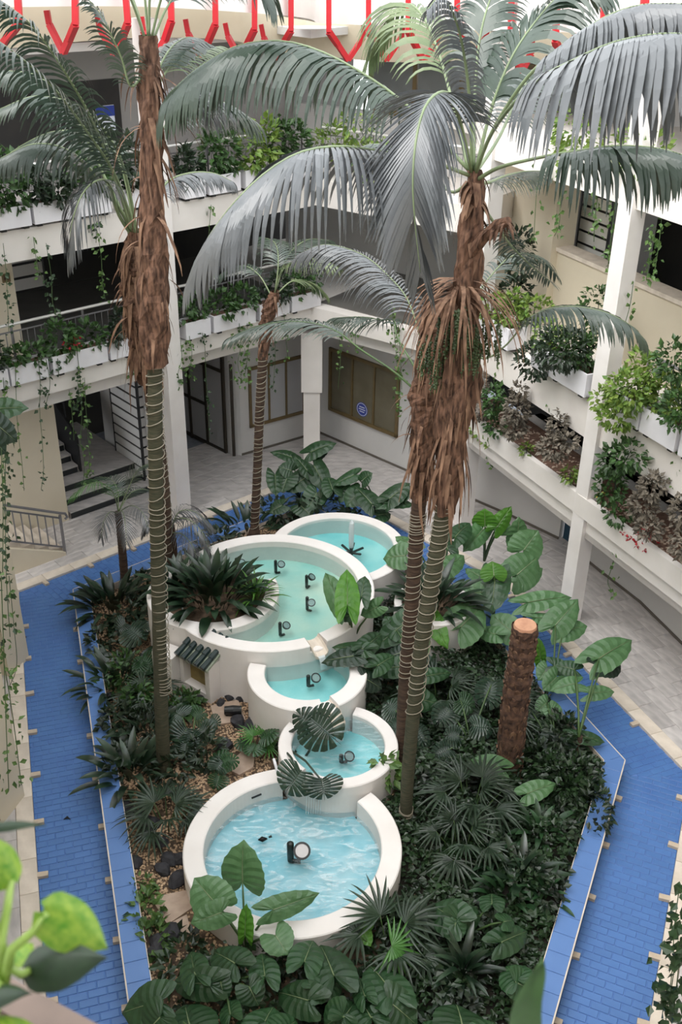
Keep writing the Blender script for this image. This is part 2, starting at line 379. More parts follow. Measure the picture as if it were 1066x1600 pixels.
# ---- ground slab, channel, marble floor
base = MB(); base.prism([(-14, -4), (-14, 36), (14, 36), (14, -4)], -0.4, -0.03)
struct(base.build('ground', 'joint'))
POOL_KEEP = []
def tile_mesh(poly, z0, z1, bev=0.006):
    mb = MB(); q = inset(poly, bev); n = len(poly)
    a = sum(poly[i - 1][0] * poly[i][1] - poly[i][0] * poly[i - 1][1] for i in range(n))
    if a < 0: poly, q = poly[::-1], inset(poly[::-1], bev)
    V = [(p[0], p[1], z0) for p in poly] + [(p[0], p[1], z1 - bev) for p in poly] + [(p[0], p[1], z1) for p in q]
    F = [(i, (i + 1) % n, n + (i + 1) % n, n + i) for i in range(n)] + [(n + i, n + (i + 1) % n, 2 * n + (i + 1) % n, 2 * n + i) for i in range(n)] + [tuple(range(2 * n, 3 * n))]
    return V, F
def lay(parent, quad, o, t, L, W, gap, z0, z1, m, budget, rest, name='tile', bond=0.5, jit=0.0):
    """rows of tiles along t from o, clipped to quad; whole ones collect for singles, cut ones go to rest"""
    t = Vector(t).normalized(); n = Vector((-t.y, t.x)); o = Vector(o)
    us = [(Vector(p) - o).dot(t) for p in quad]; vs = [(Vector(p) - o).dot(n) for p in quad]
    me = MB().add(*tile_mesh([(-L / 2 + gap / 2, -W / 2 + gap / 2), (L / 2 - gap / 2, -W / 2 + gap / 2), (L / 2 - gap / 2, W / 2 - gap / 2), (-L / 2 + gap / 2, W / 2 - gap / 2)], z0, z1)).mesh(name, m)
    ang = math.atan2(t.y, t.x)
    for j in range(math.floor(min(vs) / W), math.ceil(max(vs) / W) + 1):
        sh = (j % 2) * bond * L
        for i in range(math.floor(min(us) / L) - 1, math.ceil(max(us) / L) + 1):
            u0 = i * L + sh; v0 = j * W; g = gap / 2
            cor = [o + t * a + n * b for a, b in ((u0 + g, v0 + g), (u0 + L - g, v0 + g), (u0 + L - g, v0 + W - g), (u0 + g, v0 + W - g))]
            pc = clip([tuple(c) for c in cor], quad)
            if len(pc) < 3: continue
            ar = parea(pc)
            if ar < 0.08 * L * W: continue
            c = o + t * (u0 + L / 2) + n * (v0 + W / 2); zz = RNG.uniform(-1, 1) * jit
            if ar > 0.995 * (L - gap) * (W - gap):
                budget.append((c.length, c, ang, me, zz))
            else:
                try: rest.add(*tile_mesh(pc, z0 + zz, z1 + zz))
                except ZeroDivisionError: pass
def settle(parent, name, budget, rest, m, z0, z1, L, W, gap, most=300, ymin=6.9):
    budget.sort(key=lambda q: q[0] if q[1].y > ymin else 99 + q[0])
    for k, (d, c, ang, me, zz) in enumerate(budget):
        if k < most:
            o = link(name, me, parent); o.location = (c.x, c.y, zz); o.rotation_euler = (0, 0, ang)
        else:
            t = Vector((math.cos(ang), math.sin(ang))); n = Vector((-t.y, t.x))
            pc = [tuple(c + t * a * (L - gap) / 2 + n * b * (W - gap) / 2) for a, b in ((-1, -1), (1, -1), (1, 1), (-1, 1))]
            rest.add(*tile_mesh(pc, z0 + zz, z1 + zz))
    if rest.v: rest.build(name + '_field', m, parent, kind='stuff')

chan = MB()
for i in range(5):
    chan.prism([OUT[i], OUT[i + 1], KER[i + 1], KER[i]], -0.03, -0.006)
path = struct(chan.build('path', 'bluejoint'), 'blue tiled channel floor')
bud, rest = [], MB()
for i in range(5):
    q = [OUT[i], OUT[i + 1], KER[i + 1], KER[i]]; t = Vector(KER[i + 1]) - Vector(KER[i]); n = Vector((-t.y, t.x))
    lay(path, q, KER[i], n, 0.24, 0.115, 0.009, -0.006, 0.006, 'blue', bud, rest)
settle(path, 'tile', bud, rest, 'blue', -0.006, 0.006, 0.24, 0.115, 0.009)

floor_mb = MB(); floor_mb.prism([(-9, 5.5), (-13, 17), (-13, 32), (13, 32), (13, 17), (9, 5.5)], -0.028, -0.02)
floor = struct(floor_mb.build('floor', 'joint'))
far_ = inset(OUT, -9.0); bord = inset(OUT, -0.26)
bud, rest = [], MB(); bud2, rest2 = [], MB()
OUTW = [-1.1, -3.2, -3.2, -2.6, -1.2]
for i in range(5):
    a, b = Vector(OUT[i]), Vector(OUT[i + 1]); t = (b - a).normalized()
    lay(floor, [OUT[i], OUT[i + 1], bord[i + 1], bord[i]], a, t, 0.62, 0.26, 0.006, -0.02, 0.05, 'cream', bud2, rest2, bond=0.0)
    o1 = inset(OUT, OUTW[i])
    lay(floor, [bord[i], bord[i + 1], o1[i + 1], o1[i]], Vector(bord[i]), t, 0.62, 0.31, 0.005, -0.02, 0.045, 'marble', bud, rest, jit=0.0)
settle(floor, 'tile', bud, rest, 'marble', -0.02, 0.045, 0.62, 0.31, 0.005, 220)
settle(floor, 'border_stone', bud2, rest2, 'cream', -0.02, 0.05, 0.62, 0.26, 0.006, 70)

# ---- kerb round the bed: dark recessed foot, overhanging slab with tiles
k0 = inset(KER, 0.20)
kb = MB()
for i in range(6):
    j = (i + 1) % 6
    kb.prism([k0[i], k0[j], BED[j], BED[i]], -0.02, KZ - 0.06)
    kb.prism([KER[i], KER[j], BED[j], BED[i]], KZ - 0.06, KZ - 0.014)
kerb = struct(kb.build('kerb', 'cream'), 'raised kerb round the planting bed')
bud, rest = [], MB()
for i in range(5):
    t = Vector(KER[i + 1]) - Vector(KER[i])
    lay(kerb, [KER[i], KER[i + 1], BED[i + 1], BED[i]], KER[i], t, 0.30, 0.30, 0.004, KZ - 0.03, KZ, 'kerbblue', bud, rest, bond=0.0)
settle(kerb, 'tile', bud, rest, 'kerbblue', KZ - 0.03, KZ, 0.30, 0.30, 0.004, 200)
lip = MB()
for i in range(5): strip(lip, KER[i], KER[i + 1], -0.012, 0.006, KZ - 0.05, KZ - 0.002)
lip.build('edge_trim', 'cream', kerb)
# little cream stones along both edges of the channel
sm = MB().box((0, 0, 0.02), (0.15, 0.085, 0.05)).mesh('marker_stone', M['marker'])
for P, inw in ((OUT, 1), (KER, -1)):
    for i in range(5):
        a, b = Vector(P[i]), Vector(P[i + 1]); n_ = int((b - a).length / 1.02); t = (b - a).normalized(); nn = Vector((t.y, -t.x)) * inw; sh_ = 0.065 if inw > 0 else 0.02
        for k in range(n_):
            p = a + t * (0.55 + k * 1.02) + nn * sh_
            if p.y < 6.9: continue
            o = link('marker_stone', sm, path); o.location = (p.x, p.y, 0.012); o.rotation_euler = (0, 0, math.atan2(nn.y, nn.x) + RNG.uniform(-.1, .1))
# bed soil
sb = MB(); sb.prism(BED, -0.02, GZ)
mb = MB(); mb.prism(clip(BED, [(-0.35, 5), (0.35, 8.5), (0.6, 12), (0.5, 21), (6, 21), (6, 5)]), GZ - 0.01, GZ + 0.006); mulch = struct(mb.build('ground', 'mulch'), 'dark leaf mulch under the ivy')
bed = struct(sb.build('ground', 'soil'), 'dark soil of the planting bed')

# ------------------------------------------------------------------ building round the court
def S_(name, mb, m, label=None): return struct(mb.build(name, m), label)
# ground floor walls
mb = MB(); WLp = [tuple(CL - FLn * 1.35 - FLd * 3.0), (-6.09, 19.76)]
strip(mb, WLp[0], WLp[1], 0, -0.25, 0, 3.4); S_('wall_left', mb, 'beige')
WL2 = [(-4.55, 21.22), (-4.42, 21.34)]
mb = MB(); mb.wall((-4.36, 21.25), (-5.9, 22.95), -0.2, 0, 3.4); S_('wall_stair', mb, 'wall')
mb = MB(); strip(mb, (-2.80, 23.18), (-2.53, 23.11), 0.0, -0.3, 0, 3.4); mb.wall((-2.80, 23.18), (-4.45, 24.80), -0.2, 0, 3.4); S_('wall_recess', mb, 'wall')
mb = MB(); strip(mb, (-2.53, 23.11), (-0.62, 24.52), 0.0, -0.3, 0, 3.6); S_('wall_back', mb, 'wall')
WR = [(-0.62, 24.52), (1.82, 22.2), (3.9, 20.25), (4.8, 19.3)]
mb = MB()
for i in range(3): strip(mb, WR[i], WR[i + 1], 0, -0.3, 0, 2.04 if i else 3.85)
S_('wall_right', mb, 'wall')
WR2 = [(5.12, 18.72), (5.37, 18.16), (6.01, 16.89), (6.47, 15.54), (7.3, 12.5)]
mb = MB()
for i in range(4): strip(mb, WR2[i], WR2[i + 1], 0, -0.3, 0, 2.1)
S_('wall_side', mb, 'wall')
mb = MB(); strip(mb, (4.8, 19.3), (5.12, 18.72), -0.12, -0.17, 0, 2.05); d = S_('door_1', mb, 'teal', 'dark blue door in the grey wall')
h = MB(); h.box((5.02, 18.86, 1.0), (0.03, 0.03, 0.14)); h.build('handle', 'rail', d)
# skirting along walls
mb = MB()
for a, b in ((WR[0], WR[1]), (WR[1], WR[2]), (WR[2], WR[3]), (WR2[0], WR2[1]), (WR2[1], WR2[2]), (WR2[2], WR2[3]), (WR2[3], WR2[4]), ((-2.53, 23.11), (-0.62, 24.52))):
    strip(mb, a, b, 0.02, 0.0, 0.04, 0.10)
S_('baseboard_back', mb, 'plinth')
# level one slab, fascia and dropped beam, left wing and back right wing
mb = MB(); strip(mb, CL - FLd * 2.5, CA + FLd * 0.2, 0.0, -7, 3.72, 4.08); strip(mb, CL - FLd * 2.5, CA, -0.28, -0.6, 3.36, 3.72)
fas = S_('slab_left', mb, 'fascia', 'cream edge of the first balcony slab')
mb = MB(); strip(mb, CA, C2, 0.0, -5, 3.72, 4.10); strip(mb, CA, C2, -0.28, -0.6, 3.36, 3.72); S_('slab_back', mb, 'fascia')
mb = MB(); strip(mb, CL - FLd * 2.5, CA + FLd * 0.2, -0.6, -7, 3.36, 3.40); S_('ceiling', mb, 'wall')
mb = MB(); strip(mb, CL - FLd * 2.5, CA + FLd * 0.2, -0.34, -6.9, 4.08, 4.10); S_('floor_upper', mb, 'darkfloor')
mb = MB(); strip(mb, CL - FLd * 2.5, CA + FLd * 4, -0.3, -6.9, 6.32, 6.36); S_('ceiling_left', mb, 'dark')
# right wing: low planter trough, beam, upper slab
mb = MB()
strip(mb, C2, C3, 0.0, -0.45, 2.0, 2.42); strip(mb, C2, C3, 0.0, -2.3, 2.0, 2.12); strip(mb, C2, C3, 0.10, -0.02, 2.42, 2.82)
trough = S_('slab_right', mb, 'fascia', 'white two step edge of the low planted ledge')
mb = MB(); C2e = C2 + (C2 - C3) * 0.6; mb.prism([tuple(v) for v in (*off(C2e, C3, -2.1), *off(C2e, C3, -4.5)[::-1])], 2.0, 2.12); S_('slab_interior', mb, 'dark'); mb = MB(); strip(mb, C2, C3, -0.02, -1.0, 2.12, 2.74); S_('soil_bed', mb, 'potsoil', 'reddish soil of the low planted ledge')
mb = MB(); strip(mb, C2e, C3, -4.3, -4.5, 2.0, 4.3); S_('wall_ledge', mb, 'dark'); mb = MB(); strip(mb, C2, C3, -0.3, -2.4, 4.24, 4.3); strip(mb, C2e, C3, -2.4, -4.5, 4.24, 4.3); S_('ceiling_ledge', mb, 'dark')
mb = MB(); strip(mb, C2, C3, 0.0, -0.3, 3.86, 4.58); strip(mb, C2, C3, -0.3, -2.5, 4.3, 4.58); S_('slab_upper_right', mb, 'fascia')
Rb0, Rb1 = off(C2, C3, -1.6)
mb = MB(); strip(mb, Rb0 + (Rb0 - Rb1) * 0.3, Rb1, 0, -0.25, 4.58, 6.12); wr = S_('wall_upper_right', mb, 'beige')
mb = MB(); strip(mb, Rb0 + (Rb0 - Rb1) * 0.3, Rb1, 0.05, -0.35, 6.12, 6.20); mb.build('coping', 'cream', wr)
mb = MB(); strip(mb, (3.75, 21.35), (4.22, 20.36), 0.14, -0.4, 4.6, 8.0); S_('pillar_right', mb, 'beige')
mb = MB(); strip(mb, Rb0 + (Rb0 - Rb1) * 0.45, (3.80, 21.25), 0.0, -0.3, 6.1, 8.0); S_('wall_far_right', mb, 'beige')
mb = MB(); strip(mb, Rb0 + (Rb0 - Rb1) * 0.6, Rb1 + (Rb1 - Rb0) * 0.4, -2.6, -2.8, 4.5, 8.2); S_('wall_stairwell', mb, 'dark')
mb = MB(); strip(mb, C2, C3, 0.0, -0.5, 7.95, 8.5); strip(mb, C2 + (C2 - C3) * 0.3, C3 + (C3 - C2) * 0.4, -0.5, -6, 8.1, 8.5); S_('slab_top_right', mb, 'fascia')
# level two slab left and back
mb = MB(); strip(mb, CL - FLd * 2.5, CA + FLd * 0.2, 0.0, -7, 6.36, 6.92); S_('slab_upper_left', mb, 'fascia')
mb = MB(); strip(mb, CA, C2, 0.0, -5, 6.4, 6.95); S_('slab_upper_back', mb, 'fascia')
W_ = [tuple(CA), tuple(CA - FLn * 7), tuple(CA + Vector((0.6, 9))), tuple(off(CA, C2, -5)[0])]
for z0, z1, m_ in ((3.72, 4.08, 'fascia'), (6.36, 6.92, 'fascia'), (9.7, 9.85, 'wall')):
    mb = MB(); mb.prism(W_, z0, z1); S_('slab_corner', mb, m_)
# rear walls of the corridors
p1, p2 = off(CL - FLd * 2.5, CA + FLd * 5, -5.0)
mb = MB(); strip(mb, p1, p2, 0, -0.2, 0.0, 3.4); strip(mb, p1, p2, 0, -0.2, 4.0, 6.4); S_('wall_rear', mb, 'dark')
p1, p2 = off(CL - FLd * 2.5, CA + FLd * 3.5, -2.6)
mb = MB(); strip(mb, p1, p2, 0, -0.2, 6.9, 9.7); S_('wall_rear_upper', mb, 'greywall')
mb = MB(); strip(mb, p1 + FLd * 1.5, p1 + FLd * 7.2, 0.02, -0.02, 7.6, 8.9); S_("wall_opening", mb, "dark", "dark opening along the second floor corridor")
mb = MB(); p3, p4 = off(CL - FLd * 2.5, (-6.44, 19.39), 0); 
q1, q2 = off(CL - FLd * 2.0, CL + FLd * 1.30, -1.3); strip(mb, q1, q2, 0, -0.3, 4.08, 6.36); S_('pillar_pier', mb, 'beige')
# back upper corridor: window band
b1, b2 = off(CA, C2 + Vector((1.5, -1.1)), -2.2)
mb = MB(); strip(mb, b1 - (b2 - b1) * 0.5, b2 + (b2 - b1) * 0.3, 0, -0.2, 6.95, 8.05); strip(mb, b1 - (b2 - b1) * 0.5, b2 + (b2 - b1) * 0.3, 0, -0.2, 9.35, 9.75); strip(mb, b2, b2 + (b2 - b1) * 0.5, 0, -0.2, 6.95, 9.75); S_('wall_corridor', mb, 'wall')
e1_, e2_ = off(CA, C2 + Vector((1.5, -1.1)), -3.4)
mb = MB(); strip(mb, e1_ - (e2_ - e1_) * 0.6, e2_ + (e2_ - e1_) * 0.4, 0, -0.2, 4.1, 6.95); S_('wall_rear_back', mb, 'wall')
mb = MB(); strip(mb, CA, C2, -0.34, -4.9, 4.10, 4.12); S_('floor_upper', mb, 'darkfloor')
win = struct(thing('window_1', 'brown framed corridor windows under the roof canopy', 'window'))
del win['category']
b = off(b1, b2, 0.03)
t = (b[1] - b[0]); N_ = 5
fr = MB(); strip(fr, b[0], b[1], 0.03, -0.05, 8.05, 8.15); strip(fr, b[0], b[1], 0.03, -0.05, 9.25, 9.35)
fr.build('window_frame', 'bronze', win)
for i in range(N_ + 1):
    a = b[0] + t * (i / N_); m1 = MB(); strip(m1, a - t.normalized() * 0.05, a + t.normalized() * 0.05, 0.04, -0.06, 8.15, 9.25); m1.build('mullion', 'bronze', win)
    if i < N_:
        g = MB(); strip(g, a + t * 0.012, a + t * (1 / N_ - 0.012), 0.0, -0.02, 8.15, 9.25); g.build('pane', mat('dim pane', (120, 124, 124), (100, 104, 104), 0.3, 1.0) if i == 0 else bpy.data.materials['dim pane'], win)
# roof canopy: wavy beige band, white overhang
def canopy(name, pts, zb, d0, d1, h, m):
    mb = MB(); n = len(pts)
    V = []
    for i, p in enumerate(pts):
        a = Vector(pts[max(i - 1, 0)]); c = Vector(pts[min(i + 1, n - 1)]); tt = (c - a).normalized(); nn = Vector((tt.y, -tt.x)); q = Vector(p)
        f, r = q + nn * d0, q + nn * d1; z = zb[i]
        V += [(f.x, f.y, z), (f.x, f.y, z + h), (r.x, r.y, z + h), (r.x, r.y, z)]
    F = [(i * 4 + k, i * 4 + (k + 1) % 4, i * 4 + 4 + (k + 1) % 4, i * 4 + 4 + k) for i in range(n - 1) for k in range(4)] + [(0, 1, 2, 3), tuple(range(4 * n - 4, 4 * n))[::-1]]
    mb.add(V, F); o = mb.build(name, m, smooth=False); return struct(o)
crv = smooth_path([(x, y, z) for (x, y), z in zip([tuple(CL - FLd * 2.5), tuple(CL), tuple(CL + FLd * 3.5), tuple(CL + FLd * 6.6), tuple(CA + Vector((0.1, 0.2))), tuple(CA + Vector((1.6, -0.6))), tuple(C2), tuple(C2 + (C3 - C2) * 0.4), tuple(C3)], [10.55, 10.5, 10.42, 10.18, 10.0, 10.02, 10.1, 10.35, 10.5])], 64)
canopy('roof', [(p.x, p.y) for p in crv], [p.z for p in crv], 0.35, -0.2, 1.4, 'canopy')['label'] = 'white wavy roof canopy edge'
canopy('ceiling_band', [(p.x, p.y) for p in crv], [p.z - 0.66 - 0.12 * math.sin(i * 0.22) for i, p in enumerate(crv)], -0.95, -1.3, 0.9, 'beige')
canopy('ceiling_upper', [(p.x, p.y) for p in crv], [9.62] * len(crv), -1.0, -6.5, 0.15, 'wall')
# near wing behind and under the viewer, and the side walls of the court
mb = MB(); mb.box((0, -1.0, 4.9), (16, 2.6, 9.8)); S_('wall_near', mb, 'wall')
mb = MB(); mb.box((0, -2.4, 12), (16, 0.3, 5)); mb.box((0, -1.0, 13.4), (16, 2.6, 0.3)); S_('roof_near', mb, 'wall')
mb = MB(); strip(mb, (-4.20, 7.71), (-6.9, 16.6), 0, -0.3, 0, 10.5); strip(mb, (-2.2, 1.0), (-4.20, 7.71), -0.05, -0.3, 0, 10.5); S_('wall_west', mb, 'beige')
mb = MB(); strip(mb, (6.9, 11.6), (4.75, 7.4), 0, -0.3, 0, 10.5); strip(mb, (4.75, 7.4), (3.0, 2.0), 0, -0.3, 0, 10.5); S_('wall_east', mb, 'beige')

# columns
def column(x, y, s, rz, z1, name='column', m='white'):
    mb = MB(); mb.box((x, y, z1 / 2), (s, s, z1), rz); return S_(name, mb, m)
column(-3.66, 20.22, 0.36, 0.727, 10.2)
column(4.47, 16.30, 0.31, 0.52, 10.2)
mb = MB(); mb.box((-0.76, 23.1, 0.95), (0.40, 0.42, 1.9), 0.0); mb.box((-0.76, 23.1, 2.65), (0.50, 0.5, 1.5), 0.0); S_('column', mb, 'fascia')
column(2.75, 20.0, 0.34, 0.5, 10.2)
# left court piers: each a pier on the channel edge
mb = MB(); mb.box((-6.12, 14.66, 4.0), (0.80, 0.62, 8.0), -0.29); S_('pillar_west', mb, 'beige')
mb = MB(); mb.box((-5.22, 11.22, 4.0), (0.75, 0.62, 8.0), -0.29); S_('pillar_west', mb, 'beige')

# ---- stair bay in the left wing
st = struct(thing('stair', 'stone stair with black risers behind the left opening', 'stair')); del st['category']
A0 = Vector((-6.05, 19.80)); A1 = Vector((-4.45, 21.22)); tt = (A1 - A0).normalized(); nb = Vector((-tt.y, tt.x))
for k in range(3):
    z0 = 0.045 + k * 0.16; p = A0 + nb * (k * 0.34)
    mb = MB(); q = [p, p + tt * 2.14, p + tt * 2.14 + nb * (3.6 - k * 0.34), p + nb * (3.6 - k * 0.34)]
    mb.prism([tuple(v) for v in q], z0 - 0.045 if k == 0 else z0, z0 + 0.16); s = mb.build('step', 'marble', st)
    r = MB(); r.wall(p - nb * 0.012, p + tt * 2.14 - nb * 0.012, 0.011, z0 + 0.005, z0 + 0.135); r.build('riser', 'riser', s)
for k in range(8):
    z0 = 0.525 + k * 0.17; p = A0 + nb * (1.1 + k * 0.29) + tt * 0.02
    mb = MB(); q = [p, p + tt * 0.82, p + tt * 0.82 + nb * 0.31, p + nb * 0.31]; mb.prism([tuple(v) for v in q], z0, z0 + 0.17); s = mb.build('step', 'marble', st)
    r = MB(); r.wall(p - nb * 0.012, p + tt * 0.80 - nb * 0.012, 0.011, z0, z0 + 0.13); r.build('riser', 'riser', s)
mb = MB(); p = A0 + nb * 1.05 + tt * 0.86
V = []
for k, (d, z) in enumerate(((0, 0.53), (0, 1.45), (2.4, 2.8), (2.4, 1.75))):
    c = p + nb * d; V += [(c.x, c.y, z), (c.x + tt.x * 0.05, c.y + tt.y * 0.05, z)]
mb.add(V, [(0, 2, 4, 6), (7, 5, 3, 1), (0, 1, 3, 2), (2, 3, 5, 4), (4, 5, 7, 6), (6, 7, 1, 0)])
tag(mb.build('stair_guard', 'black'), 'black solid guard panel beside the narrow stair flight', 'railing')
def slat_screen(name, label, a, b, z0, z1, n, frame=True, m='wall'):
    a, b = Vector(a), Vector(b); g = thing(name, label, 'screen', (a.x, a.y, z0)); t = (b - a).normalized()
    f = MB(); f.bar((*a, z0), (*a, z1), 0.05, 0.05); f.bar((*b, z0), (*b, z1), 0.05, 0.05); f.build('frame', 'black', g)
    for k in range(n):
        z = z0 + (k + 0.5) * (z1 - z0) / n; s = MB(); s.bar((*(a + t * 0.02), z), (*(b - t * 0.02), z), 0.03, (z1 - z0) / n * 0.80); s.build('slat', m, g)
    bk = MB(); bk.wall(a, b, 0.01, z0, z1); bk.build('backing', 'black', g)
    return g
e = A1 + nb * 0.25 - tt * 0.05
slat_screen('slat_screen', 'white slatted screen in black frame beside the dark stair opening', tuple(e + nb * 1.25), tuple(e), 0.25, 3.34, 12)
slat_screen('slat_screen', 'narrow white slatted return panel next to the white column', tuple(e + nb * 0.02), tuple(e + tt * 0.30), 0.05, 3.34, 13)
p = A0 + nb * 3.4 + tt * 0.75
slat_screen('slat_screen', 'dim grey slatted screen at the back of the stair hall', tuple(p), tuple(p + tt * 1.0), 0.55, 3.0, 7, m='dark')
p = CL + FLd * 1.7 - FLn * 3.6
slat_screen('slat_screen', 'dim slatted screen deep in the dark first floor corridor', tuple(p), tuple(p + FLd * 1.3), 4.6, 6.1, 5, m='wall')
p, q = off(C2, C3, -2.3); dd = (q - p).normalized()
slat_screen('slat_screen', 'black and white slatted screen behind the upper right parapet', tuple(Vector((4.75, 21.0))), tuple(Vector((5.15, 20.15))), 5.9, 7.9, 8, m='canopy')
# outer steps with railing, far left
so_ = struct(thing('stair', 'pale outer stair climbing to the left behind the railing', 'stair')); del so_['category']
B0 = Vector((-5.86, 18.36)); bt = -FLd; bn = Vector((-FLd.y, FLd.x))
for k in range(6):
    p = B0 + bt * (0.02 + k * 0.30); mb = MB(); q = [p, p + bt * (2.2 - k * 0.3), p + bt * (2.2 - k * 0.3) + bn * 1.1, p + bn * 1.1]
    mb.prism([tuple(v) for v in q], 0.045 + k * 0.165 if k else 0.0, 0.045 + (k + 1) * 0.165); mb.build('step', 'cream', so_)
mb = MB(); V = []
for d, z in ((0.0, 0.03), (0.0, 0.12), (2.4, 1.25), (2.4, 0.03)):
    c = B0 + bt * d - bn * 0.10; V += [(c.x, c.y, z), (c.x + bn.x * 0.09, c.y + bn.y * 0.09, z)]
mb.add(V, [(0, 2, 4, 6), (7, 5, 3, 1), (0, 1, 3, 2), (2, 3, 5, 4), (4, 5, 7, 6), (6, 7, 1, 0)]); mb.build('stringer', 'beige', so_)
rl = thing('stair_railing', 'grey metal railing on the pale outer stair', 'railing', (B0.x, B0.y, 0.1))
P0 = B0 - bn * 0.05
mb = MB(); mb.bar((P0.x, P0.y, 0.06), (P0.x, P0.y, 1.0), 0.05, 0.05); mb.build('post', 'rail', rl)
def rp(d, z): c = P0 + bt * d; return (c.x, c.y, z + d * 0.53)
mb = MB(); mb.tube([rp(-0.10, 0.92), rp(-0.16, 0.98), rp(-0.12, 1.06), rp(0, 1.05), rp(1.2, 1.05), rp(2.6, 1.05)], 0.028, 8); mb.build('handrail', 'rail', rl)
for z in (0.93, 0.22):
    mb = MB(); mb.bar(rp(0, z), rp(2.6, z), 0.035, 0.03); mb.build('rail', 'rail', rl)
for k in range(15):
    mb = MB(); mb.bar(rp(0.16 + k * 0.165, 0.22), rp(0.16 + k * 0.165, 0.93), 0.022, 0.022); mb.build('baluster', 'rail', rl)

# door panels in the recess right of the column
dp = thing('panel_partition', 'white panelled partition with dark brown frame in the recess', 'partition', (-4.3, 24.6, 0))
a, b = Vector((-4.36, 24.66)), Vector((-2.90, 23.24)); t = (b - a)
for i, (u0, u1) in enumerate(((0.0, 0.30), (0.33, 0.62), (0.66, 0.97))):
    for z0, z1 in (((0.12, 1.12), (1.2, 2.35)) if i < 2 else ((0.12, 2.2), (2.28, 2.6))):
        m1 = MB(); strip(m1, a + t * u0, a + t * u1, 0.03, 0.0, z0, z1); m1.build('panel', 'panel', dp)
for u in (0.0, 0.31, 0.64, 0.985):
    m1 = MB(); strip(m1, a + t * (u - 0.018), a + t * (u + 0.018), 0.06, 0.0, 0.0, 2.68); m1.build('frame_post', 'darkframe', dp)
for z in (0.06, 1.16, 2.24, 2.66):
    m1 = MB(); strip(m1, a, a + t * (0.64 if z == 1.16 else 0.985), 0.055, 0.0, z - 0.04, z + 0.04); m1.build('frame_rail', 'darkframe', dp)
m1 = MB(); strip(m1, (-2.75, 23.10), (-2.68, 23.085), 0.04, 0.0, 0.0, 2.5); tag(m1.build('door_jamb', 'darkframe'), 'dark strip of door frame on the recess corner', 'door frame')
es = thing('exit_sign', 'small green exit sign over the white panelled partition', 'sign', (-3.0, 23.4, 2.9))
m1 = MB(); m1.box((-2.98, 23.28, 2.86), (0.22, 0.03, 0.16), -0.77); m1.build('plate', 'exit', es)
m1 = MB(); m1.box((-3.02, 23.28, 2.86), (0.07, 0.036, 0.05), -0.77); m1.box((-2.96, 23.24, 2.87), (0.03, 0.036, 0.09), -0.77); m1.build('pictogram', 'signwhite', es)
sp = thing('ceiling_lamp', 'small dark spotlight under the balcony edge above the recess', 'lamp', (-3.0, 22.6, 3.36))
m1 = MB(); m1.tube([(-3.0, 22.6, 3.36), (-3.0, 22.6, 3.28)], 0.03); m1.build('stem', 'black', sp)
m1 = MB(); m1.tube([(-3.0, 22.6, 3.30), (-2.94, 22.5, 3.16)], [0.05, 0.09], 12); m1.build('shade', 'black', sp)
# windows in the back walls
def wall_window(name, label, a, b, z0, z1, n, d, gm, fm):
    a, b = Vector(a), Vector(b); g = struct(thing(name, label, 'window', (a.x, a.y, z0))); del g['category']; t = b - a; L_ = t.length; f = 0.07 / L_
    for (u0, u1, w0, w1) in ((0, 1, z0, z0 + 0.08), (0, 1, z1 - 0.08, z1), (0, f, z0, z1), (1 - f, 1, z0, z1)):
        m1 = MB(); strip(m1, a + t * u0, a + t * u1, d, -0.02, w0, w1); m1.build('window_frame', fm, g)
    for i in range(n):
        u0, u1 = f + (1 - 2 * f) * i / n, f + (1 - 2 * f) * (i + 1) / n
        m1 = MB(); strip(m1, a + t * (u0 + 0.2 * f), a + t * (u1 - 0.2 * f), 0.02, 0.0, z0 + 0.08, z1 - 0.08); m1.build('pane', gm, g)
        if i:
            m1 = MB(); strip(m1, a + t * (u0 - 0.4 * f), a + t * (u0 + 0.4 * f), d * 0.8, 0.0, z0 + 0.08, z1 - 0.08); m1.build('mullion', fm, g)
    return g
w2 = wall_window('window_2', 'brown framed three pane window with blue sticker', (-0.34, 24.25), (1.36, 22.64), 0.85, 2.55, 3, 0.06, 'glass', 'bronze')
w3 = wall_window('window_3', 'white panelled window with tan frame beside the corner', (-2.33, 23.26), (-0.98, 24.25), 0.75, 2.35, 3, 0.05, 'panel', 'bronze')
sk = thing('round_sticker', 'round blue sticker on the middle pane of the brown window', 'sign', (0.42, 23.53, 1.2))
c = Vector((0.50, 23.46)); t = (Vector((1.36, 22.64)) - Vector((-0.34, 24.25))).normalized(); nn = Vector((t.y, -t.x)); nn = nn if nn.y < 0 else -nn
def disc(r0, r1, zc, n=28, e=0.0):
    mb = MB(); V = []; 
    for i in range(n):
        a = 2 * math.pi * i / n
        for r in (r0, r1): q = c + t * math.cos(a) * r + nn * (0.03 + e); V.append((q.x, q.y, zc + math.sin(a) * r))
    return mb.add(V, [(2 * i, 2 * i + 1, (2 * i + 3) % (2 * n), (2 * i + 2) % (2 * n)) for i in range(n)])
disc(0.002, 0.19, 1.22).build('disc', 'signblue', sk); disc(0.155, 0.17, 1.22, e=0.003).build('ring', 'signwhite', sk)
for k, (w_, z) in enumerate(((0.18, 1.28), (0.22, 1.22), (0.16, 1.16))):
    m1 = MB(); q0, q1 = c - t * w_ / 2 + nn * 0.034, c + t * w_ / 2 + nn * 0.034; m1.add([(q0.x, q0.y, z - .012), (q1.x, q1.y, z - .012), (q1.x, q1.y, z + .012), (q0.x, q0.y, z + .012)], [(0, 1, 2, 3)]); m1.build('print_line', 'signwhite', sk)
